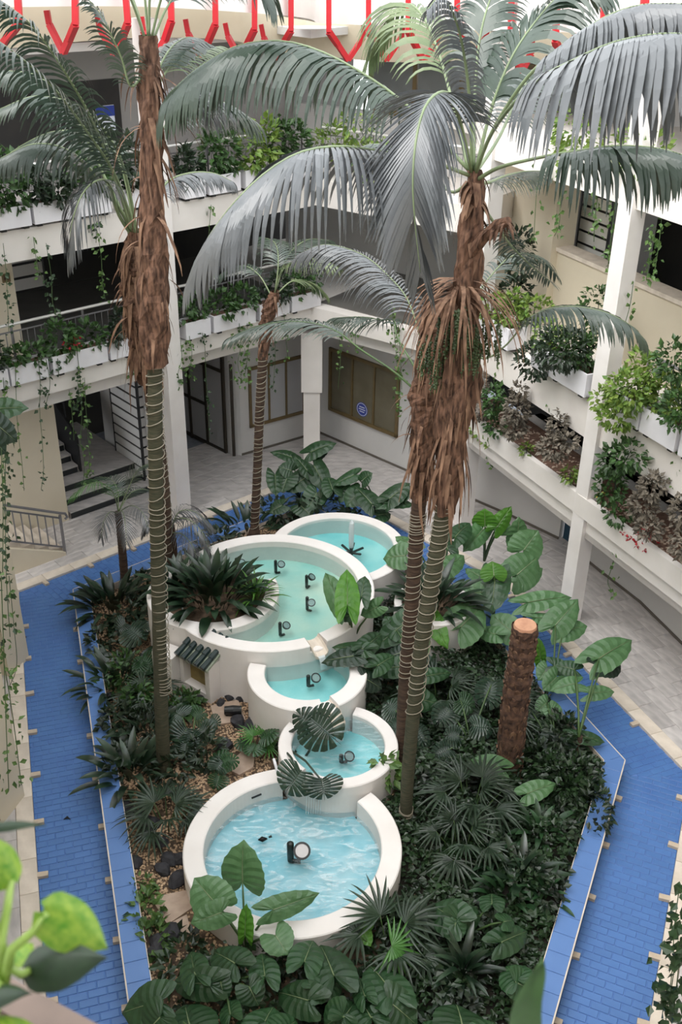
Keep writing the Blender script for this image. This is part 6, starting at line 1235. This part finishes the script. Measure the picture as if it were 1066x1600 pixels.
for i, (f, m_) in enumerate(zip([[(-4.246,16.9,1.924),(-4.243,16.7,2.424),(-4.356,16.4,2.813),(-4.567,16.1,2.931),(-4.827,16.0,2.758)],[(-4.246,16.9,1.924),(-4.269,17.1,2.231),(-4.429,17.4,2.345),(-4.75,17.7,2.25)],[(-4.231,16.9,1.952),(-4.043,17.0,2.36),(-3.849,17.1,2.721),(-3.558,17.1,2.903)],[(-4.234,16.9,1.924),(-3.918,16.6,2.24),(-3.659,16.3,2.28),(-3.524,16.1,2.059)],[(-4.261,16.9,1.895),(-4.327,16.6,2.094),(-4.387,16.3,2.06),(-4.442,16.2,1.774)],[(-4.246,16.9,1.924),(-4.037,16.4,2.215),(-3.916,16.0,2.178),(-3.88,15.8,1.892)],[(-4.231,16.9,1.952),(-4.082,17.4,2.07),(-3.852,17.8,1.928),(-3.654,18.0,1.602)]], ('frondgreen', 'frond', 'frond', 'frondgrey', 'frondgrey', 'frondgrey', 'frond'))):
    frond(pf, f, 26, 0.42, 0.016, 0.5, 0.2, m_, seed=100 + i, rad=0.012)
pg = thing('small_palm', 'drooping small palm half hidden behind the ringed trunk', 'palm', (-3.371,17.375,0.17), 'small palms')
TG = [(-3.24,16.7,0.618),(-3.241,16.7,1.351),(-3.248,16.7,1.779)]
trunk(pg, TG, 0.11, 0.09, 'barkbrown', 0.08, 24)
for i, f in enumerate([[(-3.246,16.7,1.637),(-3.082,16.5,2.011),(-2.791,16.2,2.192),(-2.537,16.0,2.071),(-2.39,15.9,1.724)],[(-3.246,16.7,1.637),(-3.067,16.8,2.005),(-2.763,16.8,2.011),(-2.473,16.8,1.736)],[(-3.248,16.7,1.609),(-2.964,16.4,1.753),(-2.725,16.1,1.662),(-2.637,16.0,1.306)],[(-3.27,16.7,1.637),(-3.4,16.9,1.8),(-3.627,17.1,1.679),(-3.859,17.2,1.326)]]):
    frond(pg, f, 34, 0.5, 0.02, 1.2, 0.15, 'frondgrey', seed=110 + i, rad=0.014)
# ------------------------------------------------------------------ balcony planters and their plants
def trough(label, a, b, z, dep=0.36, h=0.36, over=0.10, group=None, seams=1):
    """white planter box between a and b (front bottom edge), depth going away from the court"""
    a, b = Vector(a[:2]), Vector(b[:2]); t = (b - a).normalized(); n = Vector((t.y, -t.x)); p, q = a + n * over, b + n * over
    g = thing('planter_box', label, 'planter', (p.x, p.y, z), group)
    r, s = p - n * dep, q - n * dep; th = 0.035; mb = MB()
    strip(mb, p, q, 0, -th, z, z + h); strip(mb, r, s, th, 0, z, z + h)
    strip(mb, p, p + t * th, -th, -dep + th, z, z + h); strip(mb, q - t * th, q, -th, -dep + th, z, z + h); strip(mb, p, q, -th, -dep + th, z, z + 0.03)
    mb.build('body', 'planter', g)
    mb = MB(); strip(mb, p + t * th, q - t * th, -th, -dep + th, z + 0.05, z + h - 0.04); mb.build('soil', 'potsoil', g)
    mb = MB()
    for k in (0.15, 0.85):
        c = p + (q - p) * k; strip(mb, c - t * 0.05, c + t * 0.05, -0.03, -dep + 0.03, z - 0.05, z)
    mb.build('foot', 'dark', g); return g
def P2(o, d, u): return tuple(Vector(o) + Vector(d) * u)
FLo = Vector((-3.66, 20.25)); FLo = CL + FLd * ((FLo - CL).dot(FLd))
# positions along the left facade measured from the white column (metres)
L1 = [(-4.35,-3.72),(-3.68,-2.91),(-2.82,-1.64),(-1.58,-1.1),(0.21,0.83),(0.91,2.02),(2.13,2.96),(3.03,3.88)]
FLq = Vector((-3.51, 20.26))
LB = ['white trough at the left picture edge, first balcony', 'white trough second from the left edge, first balcony', 'long white trough with a centre seam on the first balcony', 'short white trough just left of the white column, first balcony', 'white trough right of the white column, first balcony', 'white trough with dark stains behind the slim palm, first balcony', 'white trough right of the slim palm crown, first balcony', 'white trough nearest the back corner, first balcony']
for (u0, u1), l in zip(L1, LB): trough(l, P2(FLq, FLd, u0), P2(FLq, FLd, u1), 4.11, group='white troughs on the left balconies')
L2 = [(-4.0,-3.52),(-3.47,-2.86),(-2.8,-2.08),(-2.01,-1.25),(-1.0,-0.61),(0.38,0.87),(0.96,1.73),(1.86,2.66),(2.76,3.56)]
LB2 = ['white trough cut by the left edge, second balcony', 'low white trough at the left on the second balcony', 'white trough with round stains on the second balcony', 'white trough behind the small drooping frond, second balcony', 'white trough behind the shaggy palm crown, second balcony', 'white trough right of the tall trunk, second balcony', 'white trough behind the big silvery frond, second balcony', 'white trough above the slim palm, second balcony', 'white trough near the back corner, second balcony']
for (u0, u1), l in zip(L2, LB2): trough(l, P2(FLq, FLd, u0), P2(FLq, FLd, u1), 6.98, group='white troughs on the left balconies')
R1 = [(0.86,1.92),(2.7,3.23),(3.28,4.35),(5.19,5.77),(5.81,6.64),(6.73,7.46)]
dR = (C3 - C2).normalized()
RB = ['white trough behind the twin palm fibre, right balcony', 'short white trough left of the long one, right balcony', 'long white trough against the tall right column', 'white trough hidden under bright shrubs right of the column', 'long white trough right of the bright shrubs', 'white trough at the right picture edge, upper balcony']
for (u0, u1), l in zip(R1, RB): trough(l, P2(C2, dR, u0), P2(C2, dR, u1), 4.66, 0.42, 0.42, 0.16, group='white troughs on the right balcony')
# plants in the left troughs
rr = random.Random(5)
def along(o, d, u, z, n=None, off_=0.0):
    q = Vector(o) + Vector(d) * u; nn = Vector((d[1], -d[0])) * off_; return (q.x + nn.x, q.y + nn.y, z)
WORDS1 = ['leafy mixed plants in', 'dark green shrub in']
def plants_in(o, d, spans, labels, z, mats, seed, hmul=1.0, n0=150, size=0.13, group=None):
    k = 0
    for (u0, u1), l in zip(spans, labels):
        L_ = u1 - u0; m_ = mats[k % len(mats)]; bl = []
        r2 = random.Random(seed + k); cnt = max(2, int(L_ / 0.4))
        for i in range(cnt):
            u = u0 + L_ * (i + 0.5) / cnt; h = r2.uniform(.14, .36) * hmul
            bl.append((along(o, d, u, z + h * 0.8, None, -0.06 + r2.uniform(-.05, .08)), (L_ / cnt * 0.62, 0.2, h)))
        bush('planter_shrub', l, bl, int(n0 * L_ * hmul) + 40, size, m_, seed + k, group, loc=along(o, d, (u0 + u1) / 2, z - 0.03, None, -0.08)); k += 1
plants_in(FLq, FLd, L1, ['dark shrub in the first balcony trough at the left edge', 'dense dark shrub in the second trough, first balcony', 'yellow green shrub with red flowers in the long seamed trough', 'green shrub in the short trough left of the white column', 'spiky green tuft in the trough right of the white column', 'low green plants in the stained trough behind the slim palm', 'tall green shrub beside the slim palm crown, first balcony', 'green shrub in the trough at the back corner, first balcony'], 4.43, ['darkshrub', 'shrub', 'shrub', 'darkshrub', 'shrub', 'shrub', 'darkshrub', 'shrub'], 200, 1.25, 210, 0.14, 'shrubs in the left troughs')
plants_in(FLq, FLd, L2, ['tall shrub at the left edge of the second balcony', 'leafy shrub above the low trough, second balcony', 'broad leafy shrub in the stained trough, second balcony', 'strappy shrub behind the drooping frond, second balcony', 'shrub behind the shaggy palm crown, second balcony', 'shrub right of the tall trunk, second balcony', 'shrub behind the big silvery frond, second balcony', 'pale shrub above the slim palm, second balcony', 'shrub near the back corner, second balcony'], 7.3, ['darkshrub', 'shrub', 'darkshrub', 'shrub', 'darkshrub', 'darkshrub', 'shrub', 'lime', 'shrub'], 230, 1.7, 200, 0.17, 'shrubs in the left troughs')
plants_in(C2, dR, R1, ['mixed pale shrub behind the twin palm fibre, right balcony', 'pale green shrub in the short right trough', 'dark leafy shrub in the long trough against the right column', 'bright yellow green shrub spilling over the box beside the column', 'yellow green shrub above the long right trough', 'dense green shrub at the right picture edge'], 5.02, ['lime', 'lime', 'shrub', 'lime', 'lime', 'shrub'], 260, 1.5, 260, 0.12, 'shrubs in the right troughs')
def flowers(lab, c, n, sc_, m_, seed, size=0.08):
    rf = np.random.RandomState(seed); g = thing('flowers', lab, 'flower', c)
    for k in range(n):
        p = np.array(c) + rf.normal(size=3) * np.array(sc_); d = rf.normal(size=(4, 3)); d[:, 2] += .5
        leaf_cloud(np.repeat(p[None], 4, 0), d, rf.normal(size=(4, 3)) + np.array([0, 0, 1.]), np.full(4, size), np.full(4, size * .7)).build('blossom', m_, g)
flowers('red flowers in the long seamed trough, first balcony', along(FLq, FLd, (L1[2][0] * .55 + L1[2][1] * .45), 4.62, None, 0.06), 14, (.10, .10, .06), 'flower', 4, 0.06)
# big bright shrubs beside the right column and other loose greenery on the right balcony
bush('trailing_shrub', 'large yellow green shrub with cream leaves right of the column', [((*(4.622,15.314,5.269),), (.42, .42, .34)), ((*(4.498,15.364,4.794),), (.34, .3, .25)), ((*(4.34,15.696,4.93),), (.22, .22, .2))], 750, 0.115, 'lime', 300, stem='darkstalk')
bush('trailing_shrub', 'pale green shrub at the right edge above the last trough', [((*(4.988,14.542,6.073),), (.28, .3, .35)), ((*(5.053,14.195,5.442),), (.3, .3, .3))], 420, 0.12, 'shrub', 301)
bush('trailing_shrub', 'grey green shrub against the beige parapet left of the column', [((*(4.545,17.784,5.826),), (.35, .35, .4)), ((*(4.663,17.538,5.437),), (.3, .3, .3))], 380, 0.11, 'shrub', 302)
bush('trailing_shrub', 'dark leafy shrub below the curved palm frond on the right balcony', [((*(3.799,16.836,5.384),), (.5, .4, .4)), ((*(3.465,17.538,4.866),), (.35, .35, .35))], 700, 0.115, 'darkshrub', 303)
bush('trailing_shrub', 'dark leaved shrub climbing the beige wall behind the twin palms', [((*(3.439,20.1,6.077),), (.3, .3, .55)), ((*(3.431,20.116,5.291),), (.35, .3, .35)), ((*(3.36,19.846,4.981),), (.3, .3, .25))], 420, 0.14, 'darkshrub', 304)
bush('trailing_shrub', 'bright green shrub on the ledge behind the twin palm crown', [((*(3.617,18.9,5.41),), (.35, .3, .2))], 160, 0.13, 'lime', 305)
bush('trailing_shrub', 'leafy creeper hanging behind the big right frond', [((*(3.814,17.86,8.898),), (.45, .4, .6)), ((*(4.491,16.442,8.765),), (.5, .4, .4)), ((*(3.677,18.146,8.282),), (.25, .3, .4))], 520, 0.13, 'lime', 306)
bush('trailing_shrub', 'green shrub on the upper corridor behind the arching fronds', [((*(0.741,21.417,7.543),), (.6, .4, .4)), ((*(-0.317,22.998,7.615),), (.5, .4, .4)), ((*(0.213,21.835,8.14),), (.4, .3, .3))], 520, 0.16, 'lime', 307)
# dusty shrubs and small plants in the low right ledge
bush('dusty_shrub', 'grey dusty shrub on the low ledge, nearest the twin palms', [((*(3.335,18.012,3.7),), (0.23, 0.24, 0.32)), ((*(3.318,18.048,3.305),), (0.26, 0.26, 0.21)), ((*(3.341,17.999,4.102),), (0.14, 0.14, 0.17))], 620, 0.10, 'dusty', 310, 'dusty shrubs', 'barkbrown')
bush('dusty_shrub', 'grey dusty shrub on the low ledge left of the right column', [((*(3.889,16.846,3.918),), (0.16, 0.18, 0.31)), ((*(3.87,16.885,3.448),), (0.29, 0.26, 0.22)), ((*(4.037,16.534,3.752),), (0.20, 0.18, 0.12))], 560, 0.10, 'dusty', 311, 'dusty shrubs', 'barkbrown')
bush('dusty_shrub', 'largest pale dusty shrub right of the column, low ledge', [((*(4.997,14.513,3.953),), (0.22, 0.22, 0.22)), ((*(4.941,14.632,3.531),), (0.24, 0.22, 0.22)), ((*(5.041,14.42,3.232),), (0.22, 0.22, 0.17))], 620, 0.10, 'dusty', 312, 'dusty shrubs', 'barkbrown')
bush('dusty_shrub', 'dusty shrub cut by the right picture edge, low ledge', [((*(5.305,13.864,3.858),), (0.18, 0.22, 0.30)), ((*(5.385,13.697,3.378),), (0.22, 0.22, 0.26))], 420, 0.10, 'dusty', 313, 'dusty shrubs', 'barkbrown')
bush('dusty_shrub', 'dusty shrub behind the twin palm fibre, low ledge', [((*(2.811,19.113,3.197),), (0.20, 0.22, 0.26)), ((*(2.756,19.23,3.707),), (0.18, 0.22, 0.26))], 380, 0.10, 'dusty', 314, 'dusty shrubs', 'barkbrown')
bush('ledge_shrub', 'tall leafy creeper just right of the column, low ledge', [((*(4.649,15.457,3.927),), (.3, .3, .32)), ((*(4.626,15.504,3.411),), (.28, .3, .3)), ((*(4.778,15.395,2.969),), (.24, .3, .22)), ((*(4.727,15.081,4.238),), (.3, .3, .25))], 620, 0.12, 'shrub', 320)
bush('ledge_shrub', 'green leafy shrub beside the twin palm fibre, low ledge', [((*(2.992,18.734,3.578),), (.2, .25, .35)), ((*(3.083,18.752,3.013),), (.22, .25, .2))], 260, 0.12, 'shrub', 321)
bush('ledge_sprig', 'small yellow green sprig at the low ledge foot, middle', [((*(3.586,17.905,2.912),), (.12, .12, .12))], 60, 0.10, 'lime', 322)
bush('ledge_sprig', 'small yellow green sprig at the low ledge beside the column', [((*(4.184,16.645,3.024),), (.14, .14, .15))], 80, 0.10, 'lime', 323)
bush('ledge_creeper', 'yellow green creeper along the low ledge rim near the twin palms', [((*(2.916,19.525,2.487),), (.3, .15, .08)), ((*(3.11,19.117,2.48),), (.2, .15, .08))], 130, 0.10, 'lime', 324)
flowers('red flowers on the low ledge under the pale dusty shrub', (5.062,14.841,2.769), 22, (.16, .14, .05), 'flower', 1, 0.07)
flowers('red flower hanging on the low ledge rim near the twin palms', (3.07,19.2,2.439), 5, (.05, .05, .05), 'flower', 2, 0.07)
flowers('yellow flower at the column foot on the low ledge', (4.559,15.961,3.007), 5, (.04, .04, .05), 'flowery', 3, 0.06)
# litter stones on the ledge soil
mb = MB()
rf = np.random.RandomState(8)
for i in range(700):
    u = rf.uniform(0.8, 9.6); u = u + 0.9 if abs(u - 4.55) < 0.45 else u; q = C2 + dR * u; nn = Vector((dR.y, -dR.x)) * -rf.uniform(.05, .8); s = rf.uniform(.015, .04); mb.add((IC * s * np.array([1, .8, .5]) + np.array([q.x + nn.x, q.y + nn.y, 2.75])).tolist(), icf)
o = mb.build('soil_litter', 'slab'); o['kind'] = 'stuff'; o['label'] = 'pale litter stones on the low ledge soil'

pc_ = (-5.005,22.344,8.158)
g = thing('poster', 'small blue and white poster on the second floor corridor wall', 'poster', pc_)
mb = MB(); mb.box(pc_, (0.42, 0.02, 0.5), 0.727); mb.build('sheet', 'signwhite', g)
mb = MB(); mb.box((pc_[0] + 0.008, pc_[1] - 0.009, pc_[2] + 0.14), (0.42, 0.02, 0.2), 0.727); mb.build('header', 'signblue', g)
# ------------------------------------------------------------------ hanging vines
def vine(label, pts, n, size, m, seed, group='hanging pothos vines', sp=0.05, r=0.006):
    r_ = np.random.RandomState(seed); P = smooth_path(pts, 60); g = thing('hanging_vine', label, 'vine', tuple(P[0]), group)
    mb = MB(); mb.tube(P[::2], r, 5); mb.build('stem', 'stalk', g, True)
    n = int(n * 0.75); idx = r_.randint(0, 60, n); C = np.array([tuple(P[i]) for i in idx]) + r_.normal(scale=sp, size=(n, 3)) * np.array([1, 1, .5]); D = r_.normal(size=(n, 3)); D[:, 2] -= 0.9; U = r_.normal(scale=.5, size=(n, 3)); U[:, 1] -= .7; U[:, 2] += .5
    s = r_.uniform(.7, 1.25, n) * size; leaf_cloud(C, D, U, s, s * .72).build('leaves', m, g, kind='stuff'); return g
V1 = [[(-5.752,18.121,4.529),(-5.776,18.099,4.019),(-5.84,18.042,3.511),(-5.871,18.015,2.84),(-5.915,17.975,2.225),(-6.003,17.898,1.788)],[(-5.152,18.654,4.529),(-5.158,18.648,3.8),(-5.199,18.612,3.129),(-5.27,18.549,2.592),(-5.246,18.57,2.148),(-5.319,18.506,1.589)],[(-5.085,18.713,3.91),(-5.113,18.688,3.374),(-5.145,18.66,2.541),(-5.175,18.634,1.97),(-5.236,18.579,1.775)],[(-5.638,18.222,4.491),(-5.632,18.227,3.968),(-5.763,18.11,3.482)],[(-3.925,19.744,3.93),(-3.917,19.752,3.362),(-3.848,19.813,2.976),(-3.931,19.739,2.788)],[(-6.086,17.824,4.638),(-6.18,17.74,3.64),(-6.216,17.708,2.982),(-6.222,17.702,2.571),(-6.259,17.669,1.879)],[(-5.165,18.643,4.178),(-5.198,18.613,3.815),(-5.193,18.617,3.65),(-5.288,18.533,3.302)],[(-3.4,20.211,4.181),(-3.4,20.211,3.758),(-3.489,20.132,3.429),(-3.443,20.173,3.195)],[(-3.233,20.36,4.2),(-3.204,20.386,3.837),(-3.246,20.348,3.491),(-3.236,20.356,3.196)],[(-2.993,20.573,4.197),(-2.958,20.604,3.901),(-2.966,20.597,3.175),(-2.95,20.611,2.416),(-2.958,20.604,1.64)],[(-2.271,21.215,4.195),(-2.262,21.223,3.682),(-2.327,21.165,3.256),(-2.237,21.245,2.769)],[(-2.118,21.35,4.15),(-2.109,21.359,3.559),(-2.206,21.272,2.912)],[(-1.621,21.793,4.078),(-1.55,21.856,3.457),(-1.59,21.82,2.698),(-1.623,21.791,2.394)],[(-4.207,19.494,4.091),(-4.183,19.515,3.807),(-4.372,19.347,3.663)],[(-1.35,22.034,4.148),(-1.328,22.053,3.692),(-1.279,22.097,3.062)],[(-5.465,18.376,4.435),(-5.477,18.365,4.112)],[(-6.3,17.633,4.331),(-6.346,17.593,3.702),(-6.467,17.485,3.085),(-6.513,17.444,2.28)],[(-5.351,18.477,3.734),(-5.349,18.479,3.325),(-5.372,18.458,2.634)]]
VL = ['vine at the far left trailing over the beige wall to the stair rail', 'long vine over the dark stair opening, lower of a pair', 'dense vine over the beige wall left of the stair opening', 'short vine below the second trough, first balcony', 'vine below the short trough ending over the stair screen', 'thin vine on the beige wall above the stair railing', 'short dense vine at the seamed trough corner', 'vine close to the white column, right side', 'dense vine beside the white column over the recess', 'long vine hanging before the white panelled partition', 'dense vine left of the slim palm over the recess corner', 'dense vine touching the slim palm crown', 'vine right of the slim palm before the panelled window', 'short yellow green vine left of the white column', 'short vine above the panelled window', 'short vine under the second trough, left of the seam', 'leafy vine hanging at the left picture edge by the stair', 'thin vine over the left jamb of the stair opening']
for i, (p, l) in enumerate(zip(V1, VL)): vine(l, p, [46, 60, 70, 34, 40, 26, 46, 40, 56, 40, 70, 60, 34, 16, 30, 16, 60, 14][i], 0.095, 'vine' if i % 3 else 'vinedark', 400 + i, sp=0.045 if i not in (10, 11, 8) else 0.09)
V2 = [[(-5.585,18.268,6.781),(-5.58,18.274,6.317),(-5.524,18.323,5.948)],[(-5.415,18.42,6.628),(-5.401,18.433,6.036),(-5.43,18.407,5.559),(-5.397,18.436,5.303)],[(-4.643,19.107,6.813),(-4.614,19.132,6.208),(-4.635,19.113,5.72),(-4.616,19.13,5.336)],[(-6.014,17.888,6.761),(-6.035,17.869,6.195),(-6.084,17.825,5.619),(-6.121,17.793,5.146)],[(-2.709,20.825,6.796),(-2.789,20.754,6.044),(-2.771,20.77,5.377)],[(-4.618,19.128,6.867),(-4.673,19.079,6.463)]]
VL2 = ['short vine with yellow leaves under the second balcony', 'vine hanging before the dim slatted screen, left one', 'vine hanging before the dim slatted screen, right one', 'leafy vine at the left edge before the beige pier', 'vine behind the big silvery frond tips', 'short vine beside the drooping frond']
for i, (p, l) in enumerate(zip(V2, VL2)): vine(l, p, [26, 44, 60, 50, 20, 20][i], 0.095, 'vine' if i % 2 == 0 else 'vinedark', 430 + i)
V3 = [[(3.359,18.643,8.127),(3.374,18.61,7.53),(3.394,18.568,6.974),(3.404,18.547,6.749)],[(3.652,18.025,8.305),(3.676,17.974,7.68),(3.698,17.929,7.255),(3.654,18.021,7.008)],[(4.075,17.136,8.581),(4.096,17.09,7.99),(4.1,17.083,7.579),(4.124,17.031,7.171)],[(4.279,16.706,8.078),(4.301,16.66,7.584),(4.31,16.642,7.07),(4.316,16.628,6.862)],[(4.763,15.688,8.029),(4.783,15.645,7.557),(4.786,15.638,7.062)],[(4.599,16.033,6.836),(4.601,16.027,6.415),(4.565,16.104,5.954)],[(3.096,19.195,2.441),(3.106,19.175,2.155),(3.113,19.159,1.893)],[(3.857,17.594,4.284),(3.888,17.53,4.03),(3.92,17.461,3.958)],[(4.905,15.388,4.905),(4.929,15.337,4.35),(4.867,15.468,3.926)],[(5.156,14.859,6.004),(5.233,14.699,5.22),(5.334,14.485,4.435),(5.358,14.436,4.002)],[(4.85,15.504,2.65),(4.865,15.472,2.274),(4.874,15.454,1.883),(4.854,15.495,1.444),(4.961,15.269,1.321)],[(4.693,15.834,7.799),(4.713,15.792,7.317),(4.723,15.77,6.919)],[(3.089,19.21,4.269),(3.098,19.191,3.867),(3.117,19.152,3.185)]]
VL3 = ['vine hanging left of the beige pillar, upper right', 'yellow vine on the beige pillar face, upper right', 'vine with red stem before the black and white screen', 'large leaved vine beside the top of the right column', 'vine over the dark opening right of the column', 'thin vine clinging to the right column face', 'short vine over the low ledge near the twin palms', 'short vine from the long white trough, right balcony', 'vine below the bright shrub on the right beam', 'long vine at the right picture edge beside the troughs', 'yellow vine hanging below the low ledge over the marble', 'dense vine in the dark opening at upper right', 'yellow green vine beside the twin palm fibre']
for i, (p, l) in enumerate(zip(V3, VL3)): vine(l, p, [24, 34, 50, 46, 46, 16, 30, 22, 40, 70, 26, 40, 60][i], 0.095, 'vine', 450 + i)
V4 = [[(1.005,21.206,4.616),(1.119,21.124,3.782),(1.203,21.063,3.062),(1.269,21.016,2.159)],[(1.149,21.102,4.369),(1.238,21.038,3.522),(1.297,20.995,2.788)],[(-0.114,22.013,3.729),(-0.076,21.986,3.128),(-0.124,22.02,2.325)],[(0.242,21.757,3.902),(0.267,21.738,3.383)]]
for i, (p, l) in enumerate(zip(V4, ['dense long vine left of the twin palms before the brown window', 'second dense vine left of the twin palms', 'thin vine before the left pane of the brown window', 'short pale vine above the brown window'])): vine(l, p, [90, 60, 26, 20][i], 0.095, 'vine', 480 + i, sp=0.06)
V5 = [[(-4.961,13.86,5.4),(-4.852,12.954,4.6),(-4.74,12.13,3.6),(-4.781,11.957,2.6)],[(-3.862,9.732,5.2),(-3.944,9.606,4.2),(-3.999,9.394,3.2),(-4.097,9.334,2.2)],[(-4.01,9.727,4.2),(-4.082,9.852,3.0),(-4.219,10.043,1.6)],[(-4.936,12.731,3.2),(-5.026,12.808,2.2),(-5.217,13.12,1.2),(-5.623,13.636,0.3)],[(-4.382,11.789,5.8),(-4.4,11.53,5.0),(-4.439,11.23,4.2)]]
for i, (p, l) in enumerate(zip(V5, ['long vine on the nearer beige pier, left picture edge', 'leafy vine hanging down the left edge over the marble strip', 'vine with yellow tip crossing the blue channel edge', 'thin curling vine at the foot of the left pier', 'leafy vine beside the outer stair, left picture edge'])): vine(l, p, [90, 50, 36, 26, 60][i], 0.095, 'vinedark' if i in (0, 4) else 'vine', 500 + i, sp=0.07)
V6 = [[(3.788,7.74,2.6),(3.82,7.673,2.0),(3.862,7.543,1.4),(3.902,7.449,0.6)],[(3.59,7.111,3.2),(3.686,7.113,2.2),(3.797,7.125,1.2)],[(3.659,7.197,2.4),(3.706,7.165,1.7),(3.768,7.202,1.2)]]
for i, (p, l) in enumerate(zip(V6, ['dark vine hanging at the lower right over the cream border', 'dense dark vine in the lower right corner', 'dark vine with one bright leaf, lower right edge'])): vine(l, p, [60, 80, 54][i], 0.14, 'vinedark', 520 + i, sp=0.08)

# ------------------------------------------------------------------ nearest plants on the viewer's own balcony
bx = thing('planter_box', 'nearest white planter box at the lower left corner', 'planter', (-0.75, 1.0, 10.0))
e0, e1 = Vector((-0.455,1.006)), Vector((-0.358,0.958)); et = (e1 - e0).normalized(); en = Vector((et.y, -et.x)); en = en if en.x < 0 else -en
def pbox(u0, u1, d0, d1, z0, z1, name, m):
    mb = MB(); q = [e0 + et * u + en * d for u, d in ((u0, d0), (u1, d0), (u1, d1), (u0, d1))]; mb.prism([tuple(v) for v in q], z0, z1); return mb.build(name, m, bx)
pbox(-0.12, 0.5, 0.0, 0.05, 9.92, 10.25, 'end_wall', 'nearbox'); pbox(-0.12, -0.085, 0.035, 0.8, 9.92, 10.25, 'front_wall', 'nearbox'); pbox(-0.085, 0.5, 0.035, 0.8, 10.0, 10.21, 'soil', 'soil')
def near_leaf(label, leaves, root, cat='plant', group=None, name='pothos'):
    g = thing(name, label, cat, root, group)
    for i, (b, t, w_, kd, hint) in enumerate(leaves):
        link('leaf', NEAR[kd], g, frame(b, t, hint, w_ / max((Vector(t) - Vector(b)).length, .01))); petiole(g, root, b, 0.006, 'nearstalk', 0.12)
    return g
def near_mesh(m):
    mb = MB(); V = []; n = 13; prof = [0.10, 0.36, 0.46, 0.50, 0.51, 0.50, 0.47, 0.42, 0.36, 0.28, 0.19, 0.09, 0.0]
    for i in range(n):
        q = i / (n - 1); x = -0.06 + q * 1.06
        for k in range(-3, 4):
            y = prof[i] * k / 3; V.append((x - 0.10 * (abs(k) / 3) ** 2 * (1 if i < 3 else 0), y, -0.30 * max(x, 0) ** 2 - 0.35 * y * y + 0.03 * (abs(k) == 1)))
    mb.add(V, [(i * 7 + k, i * 7 + k + 1, (i + 1) * 7 + k + 1, (i + 1) * 7 + k) for i in range(n - 1) for k in range(6)]); return mb.mesh('leaf', m, True)
M['nearstalk'] = mat('pale green near stalk', (150, 176, 84), (128, 156, 66), 0.45, 20)
NEAR = {'pothos': near_mesh('pothos'), 'pothosdark': near_mesh('pothosdark')}
NL = [(-0.397,0.95,10.508,-0.311,0.93,10.456,0.071),(-0.423,0.92,10.425,-0.328,0.9,10.482,0.065),(-0.451,0.98,10.538,-0.47,0.98,10.618,0.051),(-0.488,1.02,10.597,-0.415,1.04,10.605,0.02),(-0.476,0.98,10.365,-0.456,1.03,10.355,0.042),(-0.456,0.85,10.408,-0.38,0.82,10.439,0.042),(-0.481,0.88,10.419,-0.418,0.85,10.49,0.034)]
root = (-0.458,0.9,10.411)
near_leaf('lime green pothos with one large glossy leaf in the nearest box', [(q[:3], q[3:6], q[6], k, h) for q, k, h in zip(NL, ('pothos', 'pothosdark', 'pothos', 'pothosdark', 'pothos', 'pothos', 'pothosdark'), ((.2, -.7, .9), (0, -.5, .8), (.5, -.5, .6), (0, .2, 1), (0, -.4, .8), (0, 0, 1), (0, -.3, 1)))], root)
bl = [(0.303,1.0,10.187),(0.299,1.0,10.267),(0.313,1.02,10.309),(0.322,1.03,10.329)]
g = thing('sword_leaf', 'blurred green sword leaf rising at the lower picture edge', 'plant', bl[0])
mb = MB(); P = smooth_path(bl, 9); V = []
for i, p in enumerate(P):
    w_ = 0.052 * (1 - (i / 8) ** 1.5) + 0.002; V += [p + Vector((-w_ / 2, -0.012, 0)), p, p + Vector((w_ / 2, -0.012, 0))]
mb.add(V, [(3 * i + j, 3 * i + j + 1, 3 * i + j + 4, 3 * i + j + 3) for i in range(8) for j in (0, 1)]); mb.build('leaf', 'shrub', g, True)
mb = MB(); mb.tube([bl[0], (bl[0][0], bl[0][1] - .02, 9.85)], 0.008, 6); mb.build('leaf_stalk', 'stalk', g)
# broad leaf entering at the left edge, half way up
q = [(-4.709,12.53,6.0,-4.222,12.494,6.1,0.342),(-4.553,12.13,6.0,-4.278,12.187,5.7,0.336),(-4.597,11.952,5.9,-4.386,12.042,5.6,0.334)]
ear_plant('grey green broad leaves reaching in at the left picture edge', (-5.203,12.973,5.2), [x + ('eardark',) if i else x + ('ear',) for i, x in enumerate(q)], 'ear', group=None)
